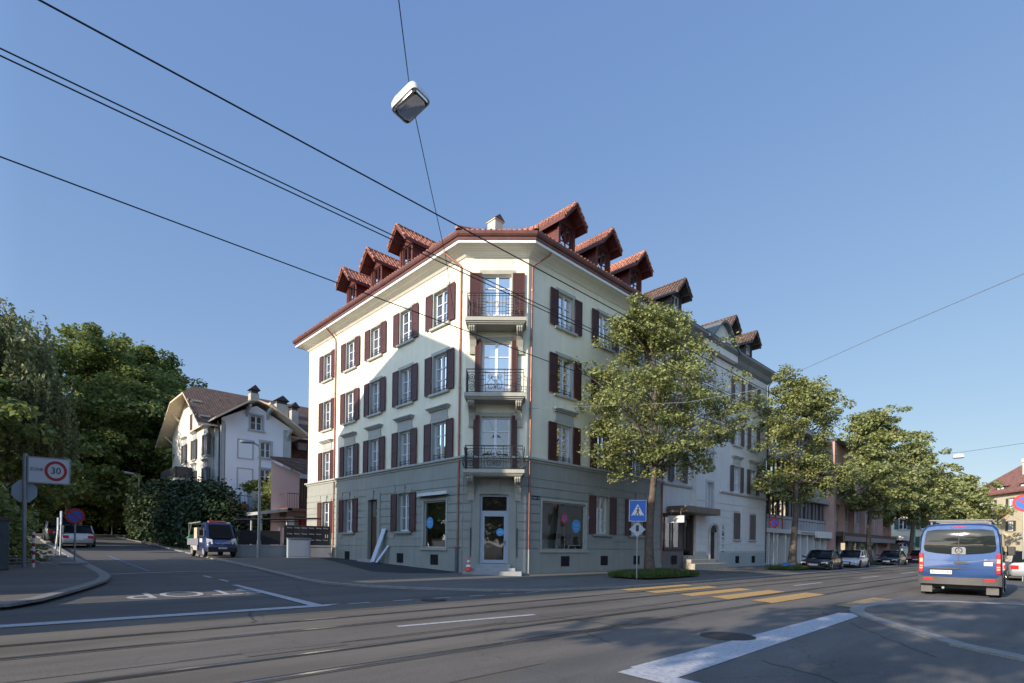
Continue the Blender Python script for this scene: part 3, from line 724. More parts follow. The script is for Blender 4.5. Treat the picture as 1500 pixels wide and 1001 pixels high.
# ------------------------------------------------------------ corner building
PLc, PRc = (14.4, 18.1), (16.3, 16.2); YL, XR = 34.3, 27.38
TL = frame(14.4, YL, 0, -1, -1, 0); s2 = math.sqrt(.5); TC = frame(*PLc, s2, -s2, -s2, -s2); TR = frame(16.3, 16.2, 1, 0, 0, -1)
LC = 2.687
U = lambda y: YL - y; UX = lambda x: x - 16.3
B = thing('corner_building', 'cream four storey corner building with red shutters, grey ground floor and three iron balconies', 'building', (16.3, 18.1, .3))
GF_Z = [1.28, 1.655, 2.04, 2.425, 2.81, 3.195, 3.58, 3.965, 4.35]
colL = [19.92, 22.78, 25.73, 28.55, 31.49]; colR = [18.75, 21.75, 24.8]
rowsW = [(5.24, 7.0), (8.33, 10.10), (11.38, 13.0)]
up_ = MB(); lo_ = MB(); crs = MB()
opsL = [(U(y) - .53, U(y) + .53, a, b) for y in colL for a, b in rowsW]
opsR = [(UX(x) - .53, UX(x) + .53, a, b) for x in colR for a, b in rowsW]
cc = LC / 2
doorsC = [(4.56, 6.95, .62), (7.73, 10.2, .60), (10.86, 13.08, .60)]
opsC = [(cc - w_, cc + w_, a, b) for a, b, w_ in doorsC]
for Tq, uu, ops in ((TL, YL - 18.1, opsL), (TC, LC, opsC), (TR, XR - 16.3, opsR)):
    m_ = MB(); facade(m_, 0, uu, 5.1, 13.86, ops); m_.build('upper_wall', K['cream'], B, T=Tq)
gL = [(U(31.49) - .53, U(31.49) + .53, 2.03, 3.92), (U(28.55) - .53, U(28.55) + .53, 2.03, 3.92), (U(22.78) - .53, U(22.78) + .53, 2.03, 3.92)]
shopL = (U(21.05), U(19.3), 1.25, 3.42); doorL = (U(26.25), U(25.3), .55, 3.75)
gR = [(UX(21.75) - .53, UX(21.75) + .53, 2.03, 3.92), (UX(24.8) - .53, UX(24.8) + .53, 2.03, 3.92)]
shopR = (UX(17.32), UX(20.42), 1.22, 3.42)
doorC = (cc - .62, cc + .62, .62, 3.6)
for Tq, uu, ops, shops in ((TL, YL - 18.1, gL, [shopL, doorL]), (TC, LC, [], [doorC]), (TR, XR - 16.3, gR, [shopR])):
    m_ = MB(); facade(m_, 0, uu, -.2, 5.1, ops + shops)
    blocks = [(a - .3, b + .3, c - .35, d + .42) for a, b, c, d in ops] + [(a - .12, b + .12, c - .3, d + .1) for a, b, c, d in shops]
    blocks = [(b_[0] - (.25 if Tq is TC else 0), b_[1] + (.25 if Tq is TC else 0), b_[2], b_[3] + (.6 if Tq is TC else 0)) for b_ in blocks]
    courses(m_, 0.0, uu, GF_Z, blocks)
    # plain frieze above the courses
    m_.box(0, uu, .001, .02, 4.36, 5.1)
    # plinth
    pb = [(0, uu)]
    for a, b, c, d in shops:
        if c < 1.2:
            nb = []
            for s0, s1 in pb:
                nb += [(s0, a - .12), (b + .12, s1)]
            pb = nb
    for s0, s1 in pb: m_.box(s0, s1, .001, .055, -.2, 1.26)
    m_.build('ground_floor_wall', K['grey'], B, T=Tq)
main_line = [(20, YL), (14.4, YL), PLc, PRc, (XR, 16.2)]
sc_ = MB(); sweep(sc_, main_line, [(0, 5.04), (.07, 5.06), (.07, 5.12), (.16, 5.16), (.16, 5.24), (0, 5.28)]); sc_.build('string_course', K['trim'], B)
co = MB(); sweep(co, main_line, [(.0, 13.8), (.06, 13.82), (.14, 13.9), (.28, 13.98), (.62, 14.08)]); co.build('soffit', K['soffit'], B)
co = MB(); sweep(co, main_line, [(.62, 14.08), (.66, 14.08), (.66, 14.2), (.6, 14.2)]); co.build('fascia', K['white'], B)
gt = MB(); sweep(gt, main_line, [(.60, 14.19), (.70, 14.20), (.71, 14.30), (.76, 14.32), (.80, 14.40), (.82, 14.50), (.80, 14.52), (.78, 14.50), (.66, 14.5)]); gt.build('gutter', K['gutter'], B)
rf = MB(); sweep(rf, main_line, [(.70, 14.56), (.68, 14.64), (-4.9, 17.35), (-5.6, 17.35)])
rf.face([(19.9, 34.3, 17.34), (19.9, 22, 17.34), (22, 21.7, 17.34), (27.4, 21.7, 17.34), (27.4, 34.3, 17.34)])
rf.face([(XR, 15.5, 14.6), (XR, 21.6, 17.34), (XR, 21.6, 14), (XR, 15.5, 14)])
ro = rf.build('roof', K['tile'], B)
et = MB()   # eave tile ends: a bead of round tile noses along the gutter
offp = miter(main_line, .70)
for i in range(len(offp) - 1):
    a, b = offp[i], offp[i + 1]; n_ = int((b - a).length / .24)
    nrm = Vector(((b - a).y, -(b - a).x)).normalized()
    for k in range(n_):
        p = a + (b - a) * (k + .5) / n_; q = p - nrm * .35
        et.tube([(p.x, p.y, 14.60), (q.x, q.y, 14.77)], .055, 6)
for k in (2, 3): # hip tiles
    p = offp[k]; q = miter(main_line, -4.9)[k]
    et.tube([(p.x, p.y, 14.66), (q.x, q.y, 17.4)], .11, 8); et.cyl((p.x, p.y, 14.60), .12, .13, 10)
et.build('eave_tiles', K['tile'], ro)
ch = MB().box(18.4, 18.95, 20.8, 21.4, 16.9, 18.38).box(18.34, 19.01, 20.74, 21.46, 18.38, 18.43)
ch.build('chimney', pmat('pale_render', (.6, .56, .45), .9, .1), ro)
MB().prism([(18.32, 18.43), (19.03, 18.43), (18.67, 18.72)], 20.72, 21.48, 'y').build('chimney_cap', K['gutter'], ro)
MB().tube([(14.3, 18.2, 14.9), (14.3, 18.2, 15.12), (16.5, 16.0, 15.12), (16.5, 16.0, 14.9)], .012, 4).build('snow_guard', K['steel'], ro)
for y in (22.85, 25.75, 28.55): dormer(B, TL, U(y))
for x in (18.72, 21.5, 24.35): dormer(B, TR, UX(x))
for y in colL:
    for i, (a, b) in enumerate(rowsW): window(B, TL, U(y), 1.06, a, b, hood=(i == 0), sill=(i > 0))
for x in colR:
    for i, (a, b) in enumerate(rowsW): window(B, TR, UX(x), 1.06, a, b, hood=(i == 0), sill=(i > 0))
for (a, b, c, d) in gL: window(B, TL, (a + b) / 2, 1.06, c, d, guard=False, trim=K['grey'], keystone=True)
for (a, b, c, d) in gR: window(B, TR, (a + b) / 2, 1.06, c, d, guard=False, trim=K['grey'], keystone=True)
for Tq, lst in ((TL, (U(31.3), U(28.6), U(23.0), U(20.1))), (TR, (UX(18.9), UX(21.9), UX(24.8)))):
    for u_ in lst: cellar_window(B, Tq, u_, .48, .95, .6)
def shop_window(T, o, circle, mirror=False):
    a, b, c, d = o; f = MB(); w_ = .07; dn = -.08
    f.box(a, a + w_, dn - .03, dn + .03, c, d).box(b - w_, b, dn - .03, dn + .03, c, d).box(a + w_, b - w_, dn - .03, dn + .03, c, c + w_).box(a + w_, b - w_, dn - .03, dn + .03, d - w_, d)
    f.box(a - .1, a, .002, .045, c, d + .1).box(b, b + .1, .002, .045, c, d + .1).box(a, b, .002, .045, d, d + .1)
    fo = f.build('shop_window', K['trim'], B, T=T)
    MB().face([(a + .02, dn - .02, c + .02), (b - .02, dn - .02, c + .02), (b - .02, dn - .02, d - .02), (a + .02, dn - .02, d - .02)]).build('glass', K['clear'], fo, T=T)
    MB().box(a - .18, b + .18, -.1, .12, c - .1, c).build('sill', K['slabst'], fo, T=T)
    cx, cz, r = circle
    cm = pmat('sky_blue_sticker', (.07, .30, .62), .4, .05, 6)
    MB().cyl((cx, dn - .019, cz), r, .006, 28, 'y').build('round_sticker', cm, fo, T=T)
    tm = pmat('pale_blue_lettering', (.35, .62, .85), .5)
    text_obj('cos', r * .75, tm, fo, lambda x, y, z: T(cx + x, dn - .010 + z, cz + r * .2 + y), depth=.001)
    text_obj('studio', r * .38, tm, fo, lambda x, y, z: T(cx + x, dn - .010 + z, cz - r * .4 + y), depth=.001)
    return fo
s1_ = shop_window(TL, shopL, (U(20.7), 2.42, .27))
s2_ = shop_window(TR, shopR, (UX(19.85), 2.38, .32))
# a shallow furnished shop room behind each pane
for s_, Tq, o in ((s1_, TL, shopL), (s2_, TR, shopR)):
    a, b, c, d = o; w0_, w1_ = a - .5, b + .5
    rm = MB().face([(w0_, -1.7, .7), (w1_, -1.7, .7), (w1_, -1.7, 3.7), (w0_, -1.7, 3.7)]).face([(w0_, -.12, .7), (w0_, -1.7, .7), (w0_, -1.7, 3.7), (w0_, -.12, 3.7)]).face([(w1_, -.12, .7), (w1_, -1.7, .7), (w1_, -1.7, 3.7), (w1_, -.12, 3.7)]).face([(w0_, -.12, .9), (w1_, -.12, .9), (w1_, -1.7, .9), (w0_, -1.7, .9)]).face([(w0_, -.12, 3.6), (w1_, -.12, 3.6), (w1_, -1.7, 3.6), (w0_, -1.7, 3.6)])
    rm.build('shop_interior', pmat('shop_room', (.55, .55, .50), .85, .1, 1), s_, T=Tq)
    MB().box(a - .2, b + .2, -1.2, -1.0, 1.75, 2.02).build('shelf', pmat('dark_shelf', (.035, .02, .03), .5), s_, T=Tq)
    MB().box(a + .1, a + (b - a) * .6, -.9, -.4, .95, 1.68).build('counter', pmat('pale_counter', (.5, .52, .5), .6), s_, T=Tq)
    MB().cyl((a + (b - a) * .62, -.8, 1.7), .14, .06, 12).cyl((a + (b - a) * .62, -.8, 1.76), .02, .3, 8).build('desk_ornament', K['white'], s_, T=Tq)
# roller awning box above the left shop window
aw = MB().box(shopL[0] - .3, shopL[1] + .25, .02, .2, 3.66, 3.8).box(shopL[0] - .2, shopL[1] + .15, .2, .3, 3.64, 3.70)
ao = aw.build('awning', pmat('awning_metal', (.62, .64, .66), .35, .05, metal=.3), B, T=TL)
MB().tube([(shopL[0] - .1, .12, 3.61), ((shopL[0] + shopL[1]) / 2, .22, 3.58), (shopL[1] + .05, .12, 3.61)], .02, 6).build('awning_arm', K['plastic'], ao, T=TL)
# chamfer: balcony doors, balconies, shop door
for i, (a, b, w_) in enumerate(doorsC):
    d_ = french_door(B, TC, cc, w_ * 2, a, b, K['glassb'] if i else K['glass'])
    t_ = MB().box(cc - w_ - .16, cc - w_, .002, .04, a, b + .17).box(cc + w_, cc + w_ + .16, .002, .04, a, b + .17).box(cc - w_, cc + w_, .002, .04, b, b + .17)
    t_.build('surround', K['trim'] if i < 2 else K['slabst'], d_, T=TC)
    sw = (.26, .25, .52)[i]
    for sg in (-1, 1):
        u0, u1 = sorted((cc + sg * (w_ + .06), cc + sg * (w_ + .06 + sw)))
        shutter(d_, TC, u0, u1, a + .02, b + .02, K['shut'], .06)
        if i < 2: shutter(d_, TC, u0, u1, a + .02, b + .02, K['shut'], .125)
balcony(B, TC, cc, 10.86, style=0); balcony(B, TC, cc, 7.73, style=1); balcony(B, TC, cc, 4.56, style=1, bulge=1)
dm = pmat('blue_grey_door_metal', (.36, .41, .48), .45, .04)
d_ = MB(); a, b, c, d = doorC; dn = -.12
for q in ((a, a + .09, c, d), (b - .09, b, c, d), (a + .09, b - .09, d - .09, d), (a + .09, b - .09, 2.78, 2.9), (a + .09, a + .2, c + .02, 2.78), (b - .2, b - .09, c + .02, 2.78), (a + .2, b - .2, c + .02, c + .16), (a + .2, b - .2, 2.66, 2.78)):
    d_.box(q[0], q[1], dn - .03, dn + .03, q[2], q[3])
do_ = d_.build('shop_door', dm, B, T=TC)
MB().box(a + .02, b - .02, dn - .028, dn - .018, c + .03, d - .02).build('glass', glass_mat('door_glass', (.022, .018, .014), .0), do_, T=TC)
MB().cyl((b - .36, dn - .016, 1.98), .17, .006, 26, 'y').build('round_sticker', pmat('sky_blue_sticker_b', (.07, .32, .66), .4), do_, T=TC)
text_obj('cos', .14, pmat('pale_lettering', (.4, .65, .85), .5), do_, lambda x, y, z: TC(b - .36 + x, dn - .007 + z, 2.0 + y), depth=.001)
MB().tube([(b - .14, dn + .04, 1.62), (b - .14, dn + .04, 1.4)], .018, 6).beam((b - .14, dn + .06, 1.55), (b - .28, dn + .06, 1.55), .02).build('door_handle', K['plastic'], do_, T=TC)
st = MB(); st.box(a - .32, a - .001, .002, .06, 1.27, d + .35).box(b + .001, b + .32, .002, .06, 1.27, d + .35).box(a - .001, b + .001, .002, .06, d, d + .35)
st.box(cc - .22, cc + .22, .06, .11, d + .02, d + .62)
st.box(a - .32, a - .02, .056, .075, -.2, 1.27).box(b + .02, b + .32, .056, .075, -.2, 1.27)
st.build('door_surround', K['grey'], B, T=TC)
for u_ in (a - .38, b + .38): MB().tube([(u_, .08, 2.15), (u_, .1, 2.1), (u_, .1, .95), (u_, .08, .9)], .018, 6).build('hand_rail', K['iron'], B, T=TC)
stp = MB().box(cc - .75, cc + .75, -.1, .34, .3, .60).box(cc - .95, cc + .95, .0, .68, .1, .46).box(cc - 1.22, cc + 1.22, .0, 1.0, .0, .33)
stp.build('door_step', K['concrete'], B, T=TC, bevel=.012)
# house door on the left facade
a, b, c, d = doorL
wd_ = pmat('dark_oak', (.075, .035, .018), .5, .25, 4)
dd = MB().box(a, b, -.19, -.15, c, 2.75).box(a, b, -.19, -.14, 2.75, 2.85).box(a, a + .07, -.19, -.13, c, d).box(b - .07, b, -.19, -.13, c, d).box(a, b, -.19, -.13, d - .07, d)
for zz in (.75, 1.35, 1.95): dd.box(a + .14, b - .14, -.15, -.125, zz, zz + .45)
do2 = dd.build('house_door', wd_, B, T=TL); MB().box(a + .05, b - .05, -.175, -.165, 2.85, d - .05).build('fanlight', K['glass'], do2, T=TL)
MB().box(b - .22, b - .16, -.125, -.09, 1.5, 1.7).build('door_handle', K['rim'], do2, T=TL)
MB().box(a - .3, a, .002, .07, .3, 4.1).box(b, b + .3, .002, .07, .3, 4.1).box(a, b, .002, .07, d, 4.1).box((a + b) / 2 - .12, (a + b) / 2 + .12, .07, .12, d + .05, 4.25).build('door_surround', K['grey'], B, T=TL)
MB().box(a - .35, b + .3, 0, .5, .2, .56).build('door_step', K['concrete'], B, T=TL, bevel=.01)
# street name plate
pl = MB().box(.33, .86, .024, .035, 3.42, 3.6).build('street_name_plate', pmat('navy_enamel', (.012, .02, .045), .35), B, T=TR)
text_obj('Königstr. 39', .095, K['signw'], pl, lambda x, y, z: TR(.595 + x, .037 + z, 3.51 + y), depth=.001)
MB().box(4.3, 4.4, .024, .05, 2.75, 2.87).build('wall_lamp', K['signw'], B, T=TR)
# downpipes
downpipe(B, [(13.75, 18.9, 14.2), (13.78, 18.86, 14.05), (14.3, 18.42, 13.55), (14.33, 18.38, 13.4), (14.33, 18.38, 1.25)])
MB().box(14.25, 14.395, 18.3, 18.45, .2, 1.3).build('pipe_shoe', pmat('grey_cast_iron', (.10, .11, .115), .6), B)
downpipe(B, [(17.1, 15.6, 14.2), (17.05, 15.65, 14.0), (16.5, 16.1, 13.5), (16.46, 16.13, 13.35), (16.46, 16.13, 1.25)])
MB().cyl((16.46, 16.12, .2), .05, 1.05, 10).build('pipe_shoe', K['steel'], B)
downpipe(B, [(13.75, 30.4, 14.2), (13.78, 30.4, 14.05), (14.3, 30.4, 13.6), (14.33, 30.4, 13.4), (14.33, 30.4, .6)])
downpipe(B, [(XR - .08, 15.6, 14.2), (XR - .08, 15.7, 14.0), (XR - .08, 16.1, 13.5), (XR - .08, 16.13, .5)])
MB().box(14.6, 27.2, 34.28, 34.29, 0, 13.8).box(27.0, 27.3, 16.4, 34.3, 0, 14).box(14.55, 14.6, 34.2, 34.3, 0, 5).build('rear_wall', K['cream'], B)

# ------------------------------------------------------------ grey neighbour with wavy gable
G = thing('grey_apartment_building', 'pale grey old apartment building with wavy gable and brown shutters beside the cream one', 'building', (35, 17, .3))
gw = pmat('pale_grey_render', (.72, .70, .65), .9, .1, .8, .15, 50, streak=.5); gg = pmat('grey_green_base', (.42, .44, .41), .9, .08, .9, .1, 40)
gtrim = pmat('weathered_sandstone', (.52, .50, .47), .9, .2, 2, .2, 30); gshut = slat_mat('faded_brown_shutter', (.115, .085, .075)); gse = pmat('faded_brown_wood', (.13, .095, .085), .7, .2, 3)
TG1 = frame(27.4, 16.2, 1, 0, 0, -1); TG2 = frame(30.8, 15.88, 1, 0, 0, -1); GE = 41.7
rg = [(5.3, 7.05), (8.5, 10.2), (11.5, 13.1)]
m_ = MB(); ops = [(1.2, 2.2, a, b) for a, b in rg]; facade(m_, 0, 3.4, 3.4, 13.9, ops); m_.build('wall', gw, G, T=TG1)
for a, b in rg: window(G, TG1, 1.7, 1.0, a, b, smat=gshut, trim=gtrim, guard=False, hood=False, sedge=gse)
cols2 = [36.5 - 30.8, 39.2 - 30.8]; stairw = [(3.9, 5.6), (6.6, 8.4), (9.5, 11.2), (12.2, 13.6)]; us = 32.6 - 30.8
m_ = MB(); ops = [(c - .5, c + .5, a, b) for c in cols2 for a, b in rg] + [(us - .42, us + .42, a, b) for a, b in stairw] + [(c - .45, c + .45, 2.05, 3.85) for c in (36.6 - 30.8, 39.25 - 30.8)] + [(us - .5 + .55, us + .5 + .55, .55, 2.45)]
facade(m_, 0, GE - 30.8, -.2, 13.9, ops)
m_.face([(0, 0, -.2), (0, -.35, -.2), (0, -.35, 13.9), (0, 0, 13.9)])
courses(m_, 0, GE - 30.8, [1.2, 1.65, 2.1, 2.55, 3.0, 3.45, 3.9, 4.35, 4.8], [(c - .7, c + .7, 1.9, 4.2) for c in (5.8, 8.45)] + [(us - .6, us + .65, 3.5, 5.8), (us - .35, us + 1.45, 0, 3.1)])
m_.build('stair_wing_wall', gw, G, T=TG2)
MB().box(3.3, GE - 30.8, .001, .05, -.2, 1.15).box(0, 1.4, .001, .05, -.2, 1.15).build('plinth', gg, G, T=TG2)
for c in cols2:
    for i, (a, b) in enumerate(rg): window(G, TG2, c, 1.0, a, b, smat=gshut, trim=gtrim, guard=False, hood=(i == 0), sedge=gse, shut=.46, sill=(i > 0))
for a, b in stairw: window(G, TG2, us, .84, a, b, shut=0, trim=gtrim, guard=False, rows=4, keystone=False)
for c in (5.8, 8.45): window(G, TG2, c, .9, 2.05, 3.85, closed=True, smat=gshut, trim=gtrim, guard=False, sedge=gse)
for c in (5.9, 8.6): cellar_window(G, TG2, c, .4, .9, .6)
ud = us + .55
dmb = MB().box(ud - .5, ud + .5, -.19, -.15, .55, 2.45)
pts = [(ud + .5 * math.cos(a), 2.45 + .42 * math.sin(a)) for a in np.linspace(0, math.pi, 13)]
dmb.prism(pts, .002, .012, 'y'); gd = dmb.build('arched_door', pmat('old_dark_door', (.035, .03, .028), .6, .3, 5), G, T=TG2)
arc = MB(); arc.tube([(ud - .62, .05, .55), (ud - .62, .05, 2.4)] + [(ud + .62 * math.cos(a), .05, 2.45 + .52 * math.sin(a)) for a in np.linspace(math.pi, 0, 13)] + [(ud + .62, .05, .55)], .09, 6)
arc.build('door_arch', gtrim, gd, T=TG2)
sw_ = MB(); sweep(sw_, [(33.95, 15.88), (GE, 15.88)], [(0, 5.02), (.06, 5.04), (.14, 5.12), (.14, 5.2), (0, 5.24)], closed_prof=True)
sweep(sw_, [(27.45, 16.2), (30.75, 16.2)], [(0, 5.0), (.06, 5.04), (.14, 5.12), (.14, 5.2), (0, 5.24)], closed_prof=True); sw_.build('string_course', gtrim, G)
cv = MB(); sweep(cv, [(27.45, 16.0), (GE, 16.0), (GE, 22)], [(-.1, 13.7), (.1, 13.75), (.3, 13.95), (.42, 14.2), (.7, 14.42), (.72, 14.5), (.7, 14.6)]); cv.build('cornice', pmat('grey_cornice', (.22, .23, .24), .8), G)
rfg = MB(); sweep(rfg, [(27.45, 16.0), (GE, 16.0), (GE, 22)], [(.74, 14.6), (-5, 17.2), (-5.6, 17.2)]); rfg.build('roof', K['tiledk'], G)
# the wave gable: curved parapet over the stair wing
def wave(x):
    t = (x - 31.0) / (35.6 - 31.0); return 14.35 + 1.45 * (math.sin(math.pi * min(1, max(0, t))) ** 2)
wxs = np.linspace(31.0, 35.6, 25); wv = MB()
poly = [(31.0, 13.85)] + [(x, wave(x)) for x in wxs] + [(35.6, 13.85)]
wv.prism(poly, 15.5, 15.9, 'y'); go = wv.build('wave_gable', gw, G)
tr_ = MB(); tr_.loft([[(x, 15.2, wave(x) - .02), (x, 15.2, wave(x) + .14), (x, 18.5, wave(x) + .14), (x, 18.5, wave(x))] for x in wxs]); tr_.build('gable_trim', pmat('lead_grey', (.12, .14, .14), .6), go)
for x, pk in ((28.2, 16.85), (34.95, 16.8), (38.3, 16.75)): dormer(G, frame(0, 15.95, 1, 0, 0, -1), x, pk=pk, wood=pmat('grey_wood', (.07, .06, .058), .7), tile=K['tiledk'], winm=K['frame'])
downpipe(G, [(GE - .1, 15.3, 14.3), (GE - .1, 15.75, 13.6), (GE - .1, 15.8, .4)], mat=pmat('dark_pipe', (.06, .06, .065), .5))
MB().box(27.45, GE, 22, 22.2, 0, 14).face([(GE, 15.88, 0), (GE, 22, 0), (GE, 22, 14), (GE, 15.88, 14)]).build('side_wall', gw, G)
# cafe front
cbr = pmat('brown_cafe_wood', (.05, .03, .022), .5, .2, 3)
cf = MB(); facade(cf, 0.05, 3.4, 1.25, 3.4, [(.15, 2.35, 1.45, 3.2), (2.6, 3.25, 1.27, 3.2)], .12); cf.box(.05, 2.45, .001, .05, -.2, 1.25)
cfo = cf.build('cafe_front', [pmat('mauve_plinth', (.17, .15, .15), .8)], G, T=TG1)
MB().box(.1, 2.5, .05, .12, 1.25, 1.35).box(.1, 2.5, .05, .12, 3.3, 3.4).box(.1, .18, .05, .12, 1.35, 3.3).box(2.42, 2.6, .05, .12, 1.25, 3.3).box(1.2, 1.26, -.05, .03, 1.35, 3.3).box(3.2, 3.4, .0, .2, 0, 3.4).build('cafe_frame', cbr, cfo, T=TG1)
MB().box(.15, 2.35, -.1, -.09, 1.4, 3.25).box(2.6, 3.25, -.1, -.09, 1.3, 3.25).build('glass', K['glass2'], cfo, T=TG1)
MB().box(2.78, 2.98, -.085, -.08, 2.05, 2.4).box(2.75, 3.05, -.085, -.08, 2.75, 3.1).build('menu_sheet', K['signw'], cfo, T=TG1)
cellar_window(G, frame(27.4, 16.15, 1, 0, 0, -1), 1.3, .45, .95, .6)
cn = MB().box(.45, 4.6, .05, 1.35, 3.42, 3.82).build('canopy', pmat('brown_canopy_metal', (.16, .125, .10), .5, .2, 2), G, T=TG1, bevel=.05)
sgb = MB().box(.2, .32, .25, 1.28, 2.83, 3.23).build('hanging_sign', K['signw'], cn, T=TG1, bevel=.02)
MB().tube([(.26, .45, 3.23), (.26, .45, 3.45), (.46, .45, 3.55)], .015, 5).tube([(.26, 1.05, 3.23), (.26, 1.05, 3.45), (.46, 1.05, 3.55)], .015, 5).build('sign_hanger', K['steel'], sgb, T=TG1)
MB().box(.195, .199, .4, 1.12, 3.0, 3.015).box(.195, .199, .4, 1.12, 3.06, 3.075).build('sign_line', pmat('grey_print', (.5, .5, .48), .6), sgb, T=TG1)
gs = MB().box(2.5, 5.2, 0, .35, 0, .95).box(2.2, 5.4, .35, .7, 0, .72).box(1.9, 6.2, .7, 1.1, 0, .48)
gs.build('entrance_steps', pmat('sandstone_steps', (.42, .38, .31), .85, .12, 3), G, T=TG1, bevel=.01)
# painted characters beside the arched door
gk = MB(); bx_ = us + 1.75; CH = {
 0: [((.5, 1), (.1, 0)), ((.5, .75), (.9, 0))],
 1: [((.1, 1), (.1, 0)), ((.9, 1), (.9, 0)), ((.1, 1), (.42, 1)), ((.58, 1), (.9, 1)), ((.1, .8), (.4, .8)), ((.6, .8), (.9, .8)), ((.3, .55), (.7, .55)), ((.3, .15), (.7, .15)), ((.3, .55), (.3, .15)), ((.7, .55), (.7, .15)), ((.3, .35), (.7, .35))],
 2: [((.15, .95), (.85, .95)), ((.15, .95), (.15, .6)), ((.85, .95), (.8, .4)), ((.8, .4), (.35, 0))],
 3: [((.15, .9), (.4, .7)), ((.15, .05), (.6, .25)), ((.6, .25), (.9, .8))],
 4: [((.1, .9), (.9, .9)), ((.9, .9), (.5, .35)), ((.35, .55), (.65, .1))]}
for k in range(5):
    z0_ = 2.65 - k * .43
    for (p, q) in CH[k]: gk.beam((bx_ + p[0] * .3, .03, z0_ + p[1] * .32), (bx_ + q[0] * .3, .03, z0_ + q[1] * .32), .03, .03)
gk.build('painted_lettering', K['blackline'], G, T=TG2)

# ------------------------------------------------------------ modern row further along the street
TM = frame(41.75, 16.4, 1, 0, 0, -1)
Mo = thing('panel_clad_building', 'modern building with grey panels and white shop fronts behind the second street tree', 'building', (50, 17, .2))
ML = 58.2 - 41.75
pnl = brick_mat('grey_cladding_panels', (.38, .375, .385), (.43, .42, .43), (.06, .06, .065), .75, 1.3, .03, .7, .8, 0, .12)
mw = MB()
def bands(mb, u0, u1, zs): 
    for a, b in zs: mb.box(u0, u1, -.3, 0, a, b)
bands(mw, 0, ML, [(3.05, 4.15), (6.1, 7.1), (9.0, 10.0)]); mw.build('cladding', pnl, Mo, T=TM)
sl_ = MB()
for z in (5.75, 8.65): sl_.box(-.05, ML, -.3, .3, z, z + .3)
sl_.box(-.05, ML + .0, -.3, .45, 11.6, 12.0); sl_.build('floor_slab', pmat('concrete_slab', (.38, .37, .36), .8, .1), Mo, T=TM)
MB().box(-.05, .35, .3, .62, 5.72, 6.1).build('slab_end', K['white'], Mo, T=TM)
for k in range(8):
    u0 = .3 + k * ML / 8
    for (a, b) in ((4.15, 5.75), (7.1, 8.65), (10.0, 11.6)):
        f = MB().box(u0, u0 + .07, -.2, -.08, a, b).box(u0 + 1.85, u0 + 1.92, -.2, -.08, a, b).box(u0 + .9, u0 + .96, -.2, -.1, a, b).box(u0, u0 + 1.92, -.2, -.1, a, a + .06).box(u0, u0 + 1.92, -.2, -.1, b - .06, b)
        fo = f.build('window', pmat('dark_window_frame', (.06, .045, .045), .5), Mo, T=TM) if k == 0 and a < 5 else f.build('window', bpy.data.materials['dark_window_frame'], Mo, T=TM)
        MB().box(u0 + .02, u0 + 1.9, -.19, -.18, a + .02, b - .02).build('glass', K['glass'] if k < 3 else bpy.data.materials.get('blind_grey') or pmat('blind_grey', (.2, .195, .195), .7, .1), fo, T=TM)
MB().box(-.02, ML, -.35, -.3, 3, 11.6).box(-.02, 0, -.3, 0.1, 0, 11.6).build('back_wall', pmat('grey_mauve_wall', (.25, .235, .24), .85), Mo, T=TM)
MB().box(0, ML, -.6, -.58, .1, 2.8).build('shop_glass', K['glass2'], Mo, T=TM)
for k in range(10):
    u0 = .1 + k * (ML - .3) / 9; MB().box(u0, u0 + .16, -.55, .05, .1, 2.75).build('shop_pillar', K['white'], Mo, T=TM)
MB().box(0, ML, -.5, .25, 2.72, 3.05).build('shop_canopy', pmat('canopy_white', (.62, .60, .58), .6, .06), Mo, T=TM)
MB().box(12.2, ML, .25, .5, 2.5, 3.1).build('shop_sign', K['white'], Mo, T=TM)
rd = MB(); 
for k in range(12): rd.box(8.6 + k * .3, 8.75 + k * .3, .26, .27, 2.8, 2.95)
rd.build('shop_lettering', pmat('faded_print', (.42, .2, .18), .7), Mo, T=TM)
for k in (2.0, 3.2, 4.7): MB().box(k, k + .12, .0, .1, 2.9, 5.0).build('awning_rail', pmat('salmon_rail', (.45, .2, .16), .6), Mo, T=TM)

TP = frame(58.2, 16.3, 1, 0, 0, -1); PLn = 83 - 58.2
Pk = thing('pink_pilaster_building', 'long salmon pink three storey building with vertical pilasters behind the third street tree', 'building', (70, 17, .2))
pinkm = pmat('salmon_render', (.52, .33, .28), .85, .1, .8, .1, 40, streak=.3); pnk2 = pmat('grey_pink_panel', (.40, .36, .37), .8, .08)
pw = MB(); pil = [0.3, 3.7, 7.5, 11.8, 15.7, 19.6, 24.0]
for u_ in pil: pw.box(u_ - .25, u_ + .25, -.3, .5, 3.1, 9.2)
pw.box(-.1, .6, -.3, .55, 0, 12).box(0, PLn, -.3, .3, 9.2, 12).box(0, PLn, -.3, .35, 5.95, 6.3).box(23.4, PLn, -.3, .3, 0, 12)
pw.build('pilaster_frame', pinkm, Pk, T=TP)
MB().box(0, PLn, -.32, -.31, 3, 9.3).box(PLn - .02, PLn, -12, .3, 0, 12).build('wall', pnk2, Pk, T=TP)
for i in range(len(pil) - 1):
    a, b = pil[i] + .3, pil[i + 1] - .3
    MB().box(a, b, -.3, -.02, 3.1, 4.3).build('parapet_panel', pnk2, Pk, T=TP); MB().box(a, b, -.3, -.02, 6.3, 7.4).build('parapet_panel', pmat('pale_panel', (.42, .42, .45), .8) if i == 0 else bpy.data.materials['pale_panel'], Pk, T=TP)
    for (z0, z1) in ((4.35, 5.9), (7.5, 9.1)):
        c = (a + b) / 2; window(Pk, TP, c, (b - a) * .6, z0, z1, shut=0, trim=None, guard=False, rows=1, dn=-.2)
        MB().box(a, b, -.27, -.26, z0, z1).build('window_back', pnk2, Pk, T=TP)
